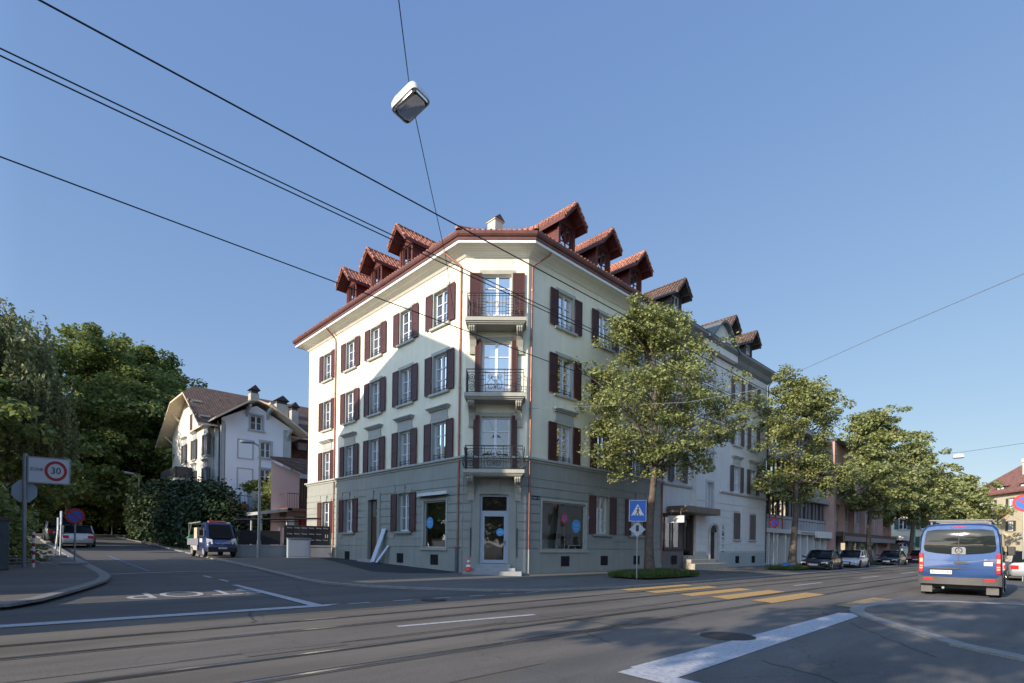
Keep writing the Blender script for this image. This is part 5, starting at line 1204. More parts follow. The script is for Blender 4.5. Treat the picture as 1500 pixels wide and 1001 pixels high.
q = MB().box(-.35, .35, -.015, .005, 2.36, 2.379).box(-.35, .35, -.015, .005, 3.221, 3.24).box(-.35, -.331, -.015, .005, 2.38, 3.22).box(.331, .35, -.015, .005, 2.38, 3.22); q.face([(-.26, -.024, 2.6), (.26, -.024, 2.6), (0, -.024, 3.08)]); q.build('white_triangle', K['signw'], pp_, local=True)
q = MB().cyl((.02, -.03, 2.93), .035, .004, 12, 'y'); q.beam((.02, -.027, 2.88), (-.0, -.027, 2.74), .004, .05); q.beam((0, -.027, 2.76), (-.08, -.027, 2.63), .004, .03); q.beam((0, -.027, 2.76), (.07, -.027, 2.63), .004, .03); q.beam((.02, -.027, 2.86), (.08, -.027, 2.78), .004, .02); q.beam((.0, -.027, 2.86), (-.06, -.027, 2.8), .004, .02)
for k in range(4): q.box(-.2 + k * .11, -.13 + k * .11, -.027, -.025, 2.605, 2.625)
q.build('pedestrian_figure', K['blackline'], pp_, local=True)
MB().prism([(0, 1.72), (.33, 2.03), (0, 2.34), (-.33, 2.03)], .005, .025, 'y').build('diamond_sign_back', K['signback'], ps, local=True)
MB().box(-.06, .06, .0, .05, 1.95, 2.2).build('clamp', K['plastic'], ps, local=True)

# ------------------------------------------------------------ overhead wires and hanging lamps
def wire(name, pts, r, lab, sag=0, group=None, n=24, mat=None):
    P = []
    for i in range(len(pts) - 1):
        a, b = Vector(pts[i]), Vector(pts[i + 1])
        for k in range(n + (i == len(pts) - 2)):
            t = k / n; p = a.lerp(b, t); p.z -= sag * 4 * t * (1 - t); P.append(p)
    o = MB().tube(P, r, 6).build(name, mat or K['wirem']); tag(o, lab, 'overhead wire', group); return o
wire('contact_wire', [(-14, 6.0, 6.02), (14, 5.75, 5.72), (45, 5.3, 5.85), (110, 4.6, 5.9)], .009, 'single tram wire crossing highest in the photo, top left down past the roof corner', .04, 'overhead tram wires')
wire('contact_wire', [(-14, 8.9, 6.1), (18, 8.6, 5.8), (45, 8.2, 5.9), (110, 7.6, 5.9)], .009, 'lowest tram wire, from the left edge below the cream roof line to the street tree', .05, 'overhead tram wires')
for k, dz in ((0, 0), (1, -.085)):
    wire('feeder_cable', [(-14, 8.9, 7.45 + dz), (16, 8.6, 7.05 + dz), (45, 8.2, 7.2 + dz), (110, 7.6, 7.2 + dz)], .010, ('upper' if k == 0 else 'lower') + ' cable of the close pair crossing in front of the top balcony', .08, 'overhead tram wires')
wire('span_wire', [(16.35, 16.15, 7.3), (17.6, 9.5, 6.6), (18.1, 7.2, 6.7), (17.2, 3.5, 7.3), (15.8, .3, 7.5), (13.9, -8, 10)], .008, 'thin pale span wire from the cream building corner across the street to the right', .0, 'cross span wires', mat=K['steel'])
wire('span_wire', [(42.1, 15.3, 14.3), (34, 13.2, 10.0), (22.5, 11.3, 7.2), (18.3, 8.7, 6.6)], .007, 'pale wire running from the grey roof corner into the first street tree', .1, 'cross span wires', mat=K['steel'])
hl = Vector((5.0, 7.9, 8.95))
wire('lamp_wire', [(14.36, 18.35, 9.5), (8.2, 11.2, 8.93), (hl.x, hl.y, hl.z + .22)], .008, 'thin wire between the roof corner pipe and the hanging lamp', .03, 'lamp suspension wires')
wire('lamp_wire', [(hl.x, hl.y, hl.z + .22), (1.6, 3.7, 9.3), (-4, -3, 10.4)], .008, 'thin wire rising from the hanging lamp to the top edge of the photo', .02, 'lamp suspension wires')
wire('lamp_wire', [(45.6, 16.2, 9.0), (45.6, 5.1, 7.95), (45.6, -12, 9.5)], .01, 'thin far wire carrying the small distant hanging lamp', .1, 'lamp suspension wires')
def hang_lamp(loc, rz, tilt, lab, sc_=1):
    o = thing('hanging_street_lamp', lab, 'street lamp', loc, rz, 'street lamps hung on wires'); o.rotation_euler = (tilt, 0, rz); o.scale = (.86,) * 3
    def ring(w, l, z, r=.09, n=5):
        pts = []
        for (sx, sy, a0) in ((1, 1, 0), (-1, 1, 90), (-1, -1, 180), (1, -1, 270)):
            for k in range(n): a = R(a0 + 90 * k / (n - 1)); pts.append((sx * (w - r) + r * math.cos(a), sy * (l - r) + r * math.sin(a), z))
        return pts
    h = MB().loft([ring(.12, .2, .17, .06), ring(.19, .29, .13), ring(.235, .34, .02), ring(.24, .345, -.1), ring(.225, .33, -.102)], caps=True); h.build('housing', pmat('lamp_white', (.66, .68, .66), .5, .1, 4), o, local=True, smooth=True)
    g_ = MB().loft([ring(.218, .322, -.095), ring(.205, .305, -.13), ring(.15, .24, -.15)], caps=True); g_.build('lens', glass_mat('lamp_lens', (.13, .12, .11), .1, .15), o, local=True, smooth=True)
    MB().cyl((0, 0, .17), .03, .07, 8).tube([(-.0, 0, .2), (0, 0, .3)], .012, 5).box(-.04, .04, -.1, .1, .165, .19).build('bracket', K['steel'], o, local=True)
    for s_ in (1, -1): MB().box(-.18, .18, s_ * .26 - .03, s_ * .26 + .03, -.10, -.142).build('lens_insert', K['plastic'], o, local=True)
hang_lamp((hl.x, hl.y, hl.z + .06), R(12), R(-14), 'large white lamp hanging on a wire against the sky at the top of the photo')
hang_lamp((45.6, 5.1, 7.7), R(10), 0, 'small distant lamp hanging above the tracks right of the trees')
rh = thing('rooftop_siren', 'small siren or antenna on a mast rising above the second street tree', 'antenna', (42.5, 13.5, 9))
MB().tube([(0, 0, 0), (0, 0, 6.1), (.3, 0, 6.6)], .04, 6).build('mast', K['steel'], rh, local=True); MB().tube([(-.35, .3, 6.55), (.65, -.3, 6.7)], .1, 8).build('horn', K['plastic'], rh, local=True)
rh.location = (43.3, 16.6, 8.6)

# ------------------------------------------------------------ vegetation
def leaves_mesh(name, centers, size, mat, rng, droop=0, aspect=1.5, up_bias=.5, outward=None):
    n = len(centers)
    nrm = rng.normal(size=(n, 3)); nrm[:, 2] = np.abs(nrm[:, 2]) + up_bias
    if outward is not None: nrm += outward * .8
    nrm /= np.linalg.norm(nrm, axis=1)[:, None]
    t = rng.normal(size=(n, 3)); t[:, 2] -= droop; t -= nrm * (t * nrm).sum(1)[:, None]; t /= np.linalg.norm(t, axis=1)[:, None] + 1e-9
    b = np.cross(nrm, t); s = size * rng.uniform(.65, 1.35, n)[:, None]
    fold = nrm * s * .18
    v0 = centers - t * s * .5 * aspect; v1 = centers + b * s * .5 + fold; v2 = centers + t * s * .5 * aspect; v3 = centers - b * s * .5 + fold
    V = np.stack([v0, v1, v2, v3], 1).reshape(-1, 3)
    me = bpy.data.meshes.new(name); me.vertices.add(4 * n); me.vertices.foreach_set('co', V.ravel())
    me.loops.add(4 * n); me.loops.foreach_set('vertex_index', np.arange(4 * n)); me.polygons.add(n); me.polygons.foreach_set('loop_start', np.arange(0, 4 * n, 4))
    try: me.polygons.foreach_set('loop_total', np.full(n, 4))
    except Exception: pass
    me.update(); a = me.attributes.new('rnd', 'FLOAT', 'FACE'); a.data.foreach_set('value', rng.uniform(0, 1, n).astype(np.float32))
    me.materials.append(mat); me.validate(); return me

def tree(name, label, cat, x, y, z, H, z0, rfun, nclus, lpc, lsize, mat, seed, tr=.22, bark='bark', group=None, lean=(0, 0), cr=.55, droop=0, fill=.45, limbs=40, crown_off=(0, 0), loose=None):
    rng = np.random.default_rng(seed); o = thing(name, label, cat, (x, y, z), 0, group)
    # cluster centres on and inside the crown envelope
    nb_ = max(16, nclus // (8 if loose else 5)); Bc = []
    while len(Bc) < nb_:
        zz = z0 + (H - z0) * rng.uniform(0, 1) ** 1.05; t = (zz - z0) / (H - z0); a = rng.uniform(0, 2 * math.pi)
        lump = 1 + .30 * math.sin(3 * a + seed) * math.cos(4 * t * 3 + seed * 2) + .22 * math.sin(5 * a + 9 * t + seed * 3)
        rr = rfun(t) * lump * (rng.uniform(0, 1) ** fill)
        Bc.append((lean[0] * t + crown_off[0] + rr * math.cos(a), lean[1] * t + crown_off[1] + rr * math.sin(a), zz - .10 * rr))
    Bc = np.array(Bc); spread = cr * 1.25 * (1 if loose is None else loose)
    C = Bc[rng.integers(0, nb_, nclus)] + rng.normal(size=(nclus, 3)) * np.array([spread, spread, spread * .72])
    C[:, 2] = np.clip(C[:, 2], z0 * .86, H)
    ax = lambda zz: np.array([lean[0] * max(0, (zz - z0) / (H - z0)) + crown_off[0] * min(1, zz / z0) + .12 * math.sin(zz * .9 + seed), lean[1] * max(0, (zz - z0) / (H - z0)) + crown_off[1] * min(1, zz / z0) + .12 * math.cos(zz * .7 + seed), zz])
    tb = MB(); zs = np.linspace(-.05, H * .86, 14); rs = [tr * (1.35 if i == 0 else (1.08 if i == 1 else (1 - .93 * (zz / (H * .9)) ** 1.1))) for i, zz in enumerate(zs)]
    tb.tube([tuple(ax(zz)) for zz in zs], [max(.02, r) for r in rs], 10)
    idx = rng.permutation(nclus)[:limbs]
    for i in idx:
        c = C[i]; hd = math.hypot(c[0] - ax(c[2])[0], c[1] - ax(c[2])[1]); zs0 = max(z0 * rng.uniform(.9, 1.25), c[2] - hd * rng.uniform(.6, 1.1)); s = ax(zs0); m1 = s * .55 + c * .45 + np.array([0, 0, .12 * hd])
        r0 = max(.018, tr * .30 * (1 - zs0 / H)); tb.tube([tuple(s), tuple(m1), tuple(c)], [r0, r0 * .6, .012], 5)
    tb.build('trunk', K[bark], o, local=True, smooth=True)
    cs = cr * rng.uniform(.6, 1.35, nclus)
    pos = np.repeat(C, lpc, 0); off = rng.normal(size=pos.shape); off /= np.linalg.norm(off, axis=1)[:, None] + 1e-9
    rad = np.repeat(cs, lpc)[:, None] * rng.uniform(.25, 1, (len(pos), 1)) ** .6
    off *= rad; off[:, 2] *= .62
    if droop: off[:, 2] -= np.abs(rng.normal(size=len(pos))) * droop
    outw = off / (np.linalg.norm(off, axis=1)[:, None] + 1e-9)
    me = leaves_mesh('crown', pos + off, lsize, mat, rng, droop=droop, outward=outw * .7)
    co = bpy.data.objects.new('crown', me); COL.objects.link(co); co.parent = o
    return o

cone = lambda R_, a=.18, p=.8: (lambda t: R_ * (min(1, (t + .12) / (a + .12)) ** .7) * (max(0, 1 - t) ** p * .85 + .13))
tree('street_tree', 'tall leafy street tree beside the blue pedestrian sign, nearest of the row', 'tree', 21.5, 13.3, .08, 12.3, 4.9, cone(5.1, .42, .8), 520, 84, .088, K['leafA'], 4, tr=.22, group='trees along the main street', cr=.48, lean=(0, .1), limbs=110, crown_off=(.15, -.1), fill=.5, loose=.85)
tree('street_tree', 'second street tree in the row, with a blue bag at its foot', 'tree', 40.4, 13.4, .06, 13.6, 5.4, cone(4.1, .3, .62), 360, 90, .115, K['leafA'], 12, tr=.25, group='trees along the main street', cr=.55, limbs=100, lean=(.2, .2), loose=.9)
tree('street_tree', 'third street tree, behind the parked dark saloon and white hatchback', 'tree', 61, 13.4, .06, 14.4, 5.6, cone(4.3, .3, .7), 300, 70, .18, K['leafA'], 23, tr=.25, group='trees along the main street', cr=.7, limbs=60, loose=.9)
tree('street_tree', 'fourth street tree, its trunk just left of the blue van', 'tree', 80.4, 13.3, .06, 15.4, 5.6, cone(4.9, .3, .75), 300, 65, .22, K['leafA'], 37, tr=.27, group='trees along the main street', cr=.8, limbs=50)
tree('street_tree', 'broad olive green tree at the end of the row above the blue van roof', 'tree', 104, 14.2, .14, 12.0, 4, cone(4.2, .3, .55), 260, 60, .36, K['leafA'], 41, tr=.3, group='trees along the main street', cr=1.2, limbs=30)
tree('street_tree', 'rounded tree in front of the yellow apartment building veranda', 'tree', 100, 11.0, .0, 10.9, 2.5, cone(3.0, .3, .5), 200, 60, .36, K['leafA'], 45, tr=.3, group='trees along the main street', cr=1.1, limbs=30)
dome = lambda R_: (lambda t: R_ * math.sqrt(max(0, 1 - (max(0, t - .35) / .65) ** 2)) * (.7 + .3 * min(1, t / .35)))
PG = 'big trees at the end of the side street'
tree('plane_tree', 'huge green plane tree left of the white villa', 'tree', 11.6, 77, 2.0, 21.5, 4.0, dome(7.6), 700, 85, .27, K['leafB'], 51, tr=.5, bark='barkmoss', group=PG, cr=1.15, limbs=90)
tree('plane_tree', 'huge plane tree with the highest crown behind the parked cars', 'tree', 5.0, 69, 1.8, 20.6, 4.0, dome(7.8), 720, 85, .25, K['leafB'], 57, tr=.5, bark='barkmoss', group=PG, cr=1.05, limbs=100)
tree('plane_tree', 'big tree behind the birch at the left edge', 'tree', -4, 63, 1.5, 19, 4.0, dome(6.8), 460, 90, .27, K['leafB'], 63, tr=.4, bark='barkmoss', group=PG, cr=1.2, limbs=40)
tree('plane_tree', 'lower rounded tree filling the gap between the plane trees and the villa', 'tree', 13.6, 68, 1.7, 15, 2.0, dome(5.5), 360, 90, .26, K['leafB'], 69, tr=.3, bark='barkmoss', group=PG, cr=1.1, limbs=30)
tree('plane_tree', 'low tree above the far hedge at the head of the side street', 'tree', 4.5, 80, 2.0, 12, 1.5, dome(8), 260, 60, .45, K['leafB'], 71, tr=.35, bark='barkmoss', group=PG, cr=1.4, limbs=30)
tree('plane_tree', 'dark broad tree low behind the ZONE sign', 'tree', -2.0, 44, 1.0, 9.5, 2.2, dome(4.2), 240, 70, .26, K['leafB'], 75, tr=.25, bark='barkmoss', group=PG, cr=.9, limbs=40)

def birch(x, y, z, H, seed):
    rng = np.random.default_rng(seed); o = thing('weeping_birch', 'tall weeping birch with hanging twigs cut by the left edge of the photo', 'tree', (x, y, z))
    tb = MB(); tb.tube([(0, 0, 0), (.1, .1, H * .3), (-.1, .2, H * .6), (.1, .1, H * .97)], [.28, .2, .13, .02], 8)
    pts = []
    for i in range(150):
        zt = H * rng.uniform(.38, .99); a = rng.uniform(0, 2 * math.pi); rr = (H - zt) * .22 + rng.uniform(.3, 2.2); tip = np.array([rr * math.cos(a), rr * math.sin(a), zt + .35 * rr])
        s = np.array([0, .1, zt - .4]); mid = (s + tip) / 2 + np.array([0, 0, .3]); Lh = rng.uniform(1.5, 5.2) * (.5 + .5 * (1 - zt / H)) + .6
        if i < 80: tb.tube([tuple(s), tuple(mid), tuple(tip)], [.05, .03, .012], 4)
        for j in range(5):
            off = rng.normal(size=3) * .28; k = int(Lh * 11); tt = np.linspace(0, 1, k)[:, None]
            st = tip + off; P = st + tt * np.array([off[0] * .6, off[1] * .6, -Lh]) + rng.normal(size=(k, 3)) * .06; pts.append(P)
    tb.build('trunk', K['barkmoss'], o, local=True, smooth=True); P = np.concatenate(pts)
    me = leaves_mesh('crown', P, .15, K['leafC'], rng, droop=2.5, up_bias=0, aspect=1.8); co = bpy.data.objects.new('crown', me); COL.objects.link(co); co.parent = o
birch(.3, 47, 1.0, 14.6, 5)

def bush(name, label, cat, x, y, z, rx, ry, h, nclus, lpc, lsize, mat, seed, group=None, cr=.6, rz=0, flat=.45):
    rng = np.random.default_rng(seed); o = thing(name, label, cat, (x, y, z), rz, group); a = rng.uniform(0, 2 * math.pi, nclus); q = rng.uniform(0, 1, nclus) ** .35
    zz = rng.uniform(.05, 1, nclus); prof = np.sqrt(np.clip(1 - np.clip((zz - flat) / (1 - flat), 0, 1) ** 2, 0, 1)); lump = 1 + .14 * np.sin(3 * a + seed) + .1 * np.sin(7 * a + 5 * zz)
    C = np.stack([rx * q * prof * lump * np.cos(a), ry * q * prof * lump * np.sin(a), zz * h * (1 + .1 * np.sin(2 * a + seed))], 1)
    pos = np.repeat(C, lpc, 0); off = rng.normal(size=pos.shape) * cr * .55; off[:, 2] *= .7; P = pos + off; P[:, 2] = np.maximum(P[:, 2], .02)
    me = leaves_mesh('foliage', P, lsize, mat, rng, outward=off / (np.linalg.norm(off, axis=1)[:, None] + 1e-9)); co = bpy.data.objects.new('foliage', me); COL.objects.link(co); co.parent = o
    tb = MB()
    for i in range(14): c = C[i]; tb.tube([(c[0] * .2, c[1] * .2, 0), tuple(c * .6), tuple(c)], [.06, .04, .012], 5)
    tb.build('stem', K['bark'], o, local=True)
    return o
HG = 'dark bushes in front of the villa'
bush('hedge_bush', 'dark rounded evergreen bush nearest the blue pickup truck', 'bush', 11.0, 42.5, .8, 1.6, 3.4, 4.3, 260, 90, .17, K['leafD'], 81, HG, .7)
bush('hedge_bush', 'tallest dark evergreen bush just below the villa balcony', 'bush', 10.9, 48.5, 1.0, 1.7, 3.6, 4.6, 280, 90, .19, K['leafD'], 83, HG, .8)
bush('hedge_bush', 'dark evergreen bush at the left end, by the half hidden street lamp', 'bush', 10.2, 55.5, 1.3, 1.6, 4.2, 4.8, 260, 90, .20, K['leafD'], 85, HG, .8)
bush('climbing_plant', 'dark climbing shrub between the villa terrace and the pink house', 'bush', 15.0, 41.2, 1, 1.3, 1.3, 4.9, 120, 70, .16, K['leafB'], 87, None, .6)
bush('climbing_plant', 'green potted shrubs growing along the villa terrace railing', 'bush', 14.6, 43.9, 5.3, 1.3, .4, .7, 40, 50, .14, K['leafB'], 88, None, .3)
bush('shrub', 'green shrub behind the dark box at the left edge', 'bush', -.9, 28, .5, 1.6, 2.5, 2.6, 110, 70, .16, K['leafB'], 89, None, .6)
bush('ivy_column', 'pale green ivy column beside the hedge at the far kerb', 'bush', 8.9, 58.5, 1.4, .5, .6, 5.4, 70, 70, .18, K['leafA'], 90, None, .4)
hf = thing('hedge_fence', 'dark clipped hedge with thin fence posts closing the head of the side street', 'hedge', (3, 75, 2))
rng = np.random.default_rng(7); n_ = 26000; P = np.stack([rng.uniform(-26, 22, n_), rng.uniform(74.4, 75.6, n_) + 0, rng.uniform(0, 2.0, n_)], 1) - np.array([3, 75, 0])
me = leaves_mesh('foliage', P, .26, K['leafD'], rng); co = bpy.data.objects.new('foliage', me); COL.objects.link(co); co.parent = hf
pp = MB(); [pp.tube([(x, -.9, 0), (x, -.9, 2.3)], .05, 6) for x in range(-26, 20, 4)]; pp.build('fence_post', K['steel'], hf, local=True)
bpy.data.objects['hedge_fence'].location = (3, 75, gz(75))

# grass islands under the street trees
def grass(lx0, lx1, ly0, ly1, seed, h=.22, n=9000, nm='grass_island'):
    rng = np.random.default_rng(seed); cx, cy = (lx0 + lx1) / 2, (ly0 + ly1) / 2; a = rng.uniform(0, 2 * math.pi, n); q = np.sqrt(rng.uniform(0, 1, n)); e = 1 + .08 * np.sin(5 * a)
    sx, sy = (lx1 - lx0) / 2, (ly1 - ly0) / 2; x = cx + sx * q * np.sign(np.cos(a)) * np.abs(np.cos(a)) ** .7 * e; y = cy + sy * q * np.sign(np.sin(a)) * np.abs(np.sin(a)) ** .7 * e
    zb = np.array([gz(v) for v in y]) + .13; hh = h * rng.uniform(.4, 1.5, n) * (1 - .35 * q); an = rng.uniform(0, 2 * math.pi, n); wv = .012 + .012 * rng.uniform(size=n); ln = hh * .6
    d = np.stack([np.cos(an), np.sin(an)], 1); pr = np.stack([-d[:, 1], d[:, 0]], 1)
    v0 = np.stack([x - pr[:, 0] * wv, y - pr[:, 1] * wv, zb], 1); v1 = np.stack([x + pr[:, 0] * wv, y + pr[:, 1] * wv, zb], 1); v2 = np.stack([x + d[:, 0] * ln, y + d[:, 1] * ln, zb + hh], 1)
    V = np.stack([v0, v1, v2], 1).reshape(-1, 3); me = bpy.data.meshes.new(nm); me.from_pydata([tuple(v) for v in V], [], [(3 * i, 3 * i + 1, 3 * i + 2) for i in range(n)]); me.materials.append(K['grass'])
    at = me.attributes.new('rnd', 'FLOAT', 'FACE'); at.data.foreach_set('value', rng.uniform(0, 1, n).astype(np.float32)); o = bpy.data.objects.new(nm, me); COL.objects.link(o); o['kind'] = 'stuff'
    o['label'] = 'tufts of green grass around the foot of a street tree'
    pl_ = [(cx + sx * .97 * math.copysign(abs(math.cos(t)) ** .7, math.cos(t)), cy + sy * .97 * math.copysign(abs(math.sin(t)) ** .7, math.sin(t))) for t in np.linspace(0, 2 * math.pi, 29)[:-1]]
    so_ = sheet('planting_soil', pl_, .127, K['soil'])
grass(18.8, 24.3, 11.9, 14.1, 3, .26, 13000); grass(35.3, 45.2, 11.9, 13.9, 4, .2, 12000); grass(57.5, 65, 12, 14, 5, .2, 5000)
bb = thing('blue_bag', 'small blue bag lying on the grass at the foot of the second street tree', 'bag', (38.6, 13.2, .2)); MB().loft([[(-.55, -.2, 0), (.55, -.2, 0), (.55, .2, 0), (-.55, .2, 0)], [(-.6, -.25, .12), (.6, -.22, .12), (.58, .25, .12), (-.58, .22, .12)], [(-.4, -.15, .3), (.35, -.12, .26), (.4, .12, .28), (-.35, .15, .32)]]).build('bag_body', pmat('blue_tarp', (.03, .16, .45), .5, .1, 8), bb, local=True)

# ------------------------------------------------------------ vehicles (x forward, y left, z up)
def wheel(parent, x, y, r, w_, side, rim=True, rimm=None):
    t = MB(); pr = [(r * .62, -w_ / 2), (r * .92, -w_ / 2), (r, -w_ * .32), (r, w_ * .32), (r * .92, w_ / 2), (r * .62, w_ / 2)]; n = 26
    t.loft([[(x + p[0] * math.cos(a), y + p[1], r + p[0] * math.sin(a)) for p in pr] for a in np.linspace(0, 2 * math.pi, n + 1)], closed=True, caps=False)
    to = t.build('wheel', K['rubber'], parent, local=True, smooth=True)
    m = MB(); yo = y + side * w_ * .36; m.cyl((x, yo - .01, r), r * .64, .02, 20, 'y'); m.cyl((x, yo + side * .012 - .01, r), r * .16, .03, 12, 'y')
    for k in range(7):
        a = 2 * math.pi * k / 7; m.beam((x + .1 * r * math.cos(a), yo + side * .02, r + .1 * r * math.sin(a)), (x + .62 * r * math.cos(a), yo + side * .02, r + .62 * r * math.sin(a)), .05 * r / .3, .02)
    m.build('rim', rimm or K['rim'], to, local=True)
def car(name, label, x, y, rz, L_, W_, H_, col, style='saloon', seed=0, group=None, z=None, plate=True, rim=None):
    z = gz(y) if z is None else z
    o = thing(name, label, 'car', (x, y, z), rz, group); hl_ = L_ / 2; hw = W_ / 2; paint = carpaint(name + '_paint', col); r = .31; belt = H_ * .62
    S = [(-hl_, .38, belt * .78, .80), (-hl_ + .10, .26, belt * .97, .90), (-hl_ + .5, .20, belt, .97), (-hl_ * .45, .18, belt * .995, 1), (0, .18, belt * .97, 1), (hl_ * .38, .18, belt * .93, 1), (hl_ - .75, .20, belt * .83, .975), (hl_ - .25, .23, belt * .72, .91), (hl_ - .04, .32, belt * .60, .80), (hl_, .40, belt * .52, .74)]
    def ring(xx, zb, zt, f):
        w_ = hw * f; zm = zb + (zt - zb) * .55
        half = [(w_ * .88, zb), (w_ * .97, zb + .1), (w_, zm), (w_ * .985, zt - .12), (w_ * .93, zt - .03), (w_ * .80, zt), (w_ * .4, zt + .025)]
        return [(xx, a, b) for a, b in half] + [(xx, -a, b) for a, b in reversed(half)]
    bd_ = MB().loft([ring(*s) for s in S]); bo_ = bd_.build('body', paint, o, local=True, smooth=True)
    rear = {'saloon': (-hl_ * .86, -hl_ * .42), 'hatch': (-hl_ * .97, -hl_ * .72), 'estate': (-hl_ * .98, -hl_ * .86), 'suv': (-hl_ * .98, -hl_ * .84)}[style]
    fr = (hl_ * .46, hl_ * .06)
    def gring(xx, zt, wb, wt, zb=belt * .94): return [(xx, wb, zb), (xx, wt * 1.0, zt - .06), (xx, wt * .9, zt), (xx, 0, zt + .02), (xx, -wt * .9, zt), (xx, -wt, zt - .06), (xx, -wb, zb)]
    wt = hw * .76; wb = hw * .92
    gh = MB().loft([gring(rear[0], belt + .02, wb * .95, wb * .9), gring(rear[1], H_ - .04, wb, wt), gring((rear[1] + fr[1]) / 2, H_, wb, wt), gring(fr[1], H_ - .03, wb, wt), gring(fr[0], belt * .97, wb * .95, wb * .9)], closed=False, caps=False)
    gh.build('glasshouse', glass_mat('car_glass', (.012, .015, .018), .0, .03, 0, .12) if 'car_glass' not in bpy.data.materials else bpy.data.materials['car_glass'], bo_, local=True, smooth=True)
    rf_ = MB(); rf_.loft([[(xx, wt * .97 * s_, zz + (.012 if abs(s_) < .95 else -.035)) for s_ in (1, .9, .5, 0, -.5, -.9, -1)] for xx, zz in ((rear[1] - .05, H_ - .03), ((rear[1] + fr[1]) / 2, H_ + .012), (fr[1] + .05, H_ - .025))], closed=False, caps=False)
    for s_ in (1, -1):
        rf_.tube([(fr[0], wb * .93 * s_, belt * .96), (fr[1], (wt + .005) * s_, H_ - .05), (rear[1], (wt + .005) * s_, H_ - .06), (rear[0], wb * .93 * s_, belt)], .035, 6)
        for xx in (-hl_ * .12, -hl_ * .5): rf_.beam((xx, (wb + .004) * s_, belt * .94), (xx - .06, (wt + .01) * s_, H_ - .07), .06, .03)
    rf_.build('roof_panel', paint, bo_, local=True, smooth=True)
    ar = MB()
    for xx in (hl_ * .62, -hl_ * .62):
        for s_ in (1, -1): ar.cyl((xx, s_ * (hw - .03) - (.0 if s_ > 0 else .0), r + .015), r * 1.15, s_ * .045, 24, 'y')
    ar.build('wheel_arch', K['plastic'], o, local=True)
    for xx in (hl_ * .62, -hl_ * .62):
        for s_ in (1, -1): wheel(o, xx, s_ * (hw - .06), r, .2, s_, rimm=rim)
    f0 = hl_
    for s_ in (1, -1):
        MB().loft([[(hl_ - .09, s_ * hw * .52, belt * .54), (hl_ - .08, s_ * hw * .52, belt * .68), (hl_ - .24, s_ * hw * .84, belt * .70), (hl_ - .24, s_ * hw * .84, belt * .56)], [(hl_ + .0, s_ * hw * .50, belt * .52), (hl_ - .01, s_ * hw * .50, belt * .66), (hl_ - .19, s_ * hw * .88, belt * .69), (hl_ - .18, s_ * hw * .88, belt * .54)]]).build('headlight', K['clearl'], o, local=True)
        MB().box(-hl_ - .012, -hl_ + .2, s_ * hw * .52 if s_ > 0 else -hw * .86, s_ * hw * .86 if s_ > 0 else -hw * .52, belt * .62, belt * .84).build('tail_light', K['redl'], o, local=True, bevel=.02)
        MB().loft([[(fr[0] - .15, s_ * wb, belt), (fr[0] - .15, s_ * wb, belt + .08), (fr[0] - .22, s_ * wb, belt + .08), (fr[0] - .22, s_ * wb, belt)], [(fr[0] - .18, s_ * (hw + .16), belt + .02), (fr[0] - .18, s_ * (hw + .16), belt + .14), (fr[0] - .3, s_ * (hw + .14), belt + .14), (fr[0] - .3, s_ * (hw + .14), belt + .02)]]).build('side_mirror', paint, o, local=True)
        MB().box(-hl_ * .12, -hl_ * .12 + .16, s_ * hw - .01 if s_ > 0 else -hw - .015, s_ * hw + .015 if s_ > 0 else -hw + .01, belt * .84, belt * .87).build('door_handle', K['rim'], o, local=True)
    MB().box(hl_ - .06, hl_ + .012, -hw * .42, hw * .42, belt * .36, belt * .62).box(hl_ - .1, hl_ + .006, -hw * .75, hw * .75, .22, .32).build('grille', K['plastic'], o, local=True, bevel=.015)
    if plate:
        for xx in (hl_ + .014, -hl_ - .014): MB().box(xx - .006, xx + .006, -.26, .26, belt * .42 if xx > 0 else belt * .5, belt * .42 + .11 if xx > 0 else belt * .5 + .11).build('number_plate', K['signw'], o, local=True)
    MB().box(-hl_ + .15, hl_ - .2, -hw * .93, hw * .93, .15, .24).build('underbody', K['plastic'], o, local=True)
    for s_ in (1, -1):
        for xx in (hl_ * .30, -hl_ * .14, -hl_ * .48): MB().beam((xx, s_ * (hw + .001), .3), (xx - .02, s_ * (hw * .985 + .004), belt - .1), .012, .008).build('door_seam', K['plastic'], bo_, local=True)
    return o
PKG = 'cars parked along the main street'
car('parked_car', 'black saloon parked next to the second street tree', 38.2 + 3.2, 11.9, math.pi + R(3), 4.55, 1.80, 1.40, (.012, .014, .018), 'saloon', 1, PKG)
car('parked_car', 'white hatchback parked behind the black saloon', 48.7, 11.9, math.pi + R(2), 4.25, 1.78, 1.42, (.70, .71, .73), 'hatch', 2, PKG)
car('parked_car', 'dark blue car parked third in the row, half hidden behind the green trees', 61.5, 11.7, math.pi, 4.5, 1.8, 1.45, (.02, .03, .05), 'saloon', 3, PKG)
car('parked_car', 'red car parked farthest up the main street', 77, 12.0, math.pi, 4.3, 1.8, 1.5, (.35, .015, .02), 'hatch', 4, PKG)
car('driving_car', 'silver estate car driving ahead of the blue van at the right edge', 38.4, 1.3, R(2), 4.6, 1.8, 1.5, (.40, .42, .44), 'estate', 5)
LK = 'cars parked up the side street'
car('parked_car', 'white car parked at the left kerb of the side street behind the sign posts', 3.6, 46.0, R(90), 4.4, 1.8, 1.42, (.55, .57, .62), 'hatch', 6, LK)
car('parked_car', 'dark off-road car parked behind the white one up the side street', 3.2, 52.2, R(90), 4.6, 1.88, 1.85, (.03, .045, .045), 'suv', 7, LK)

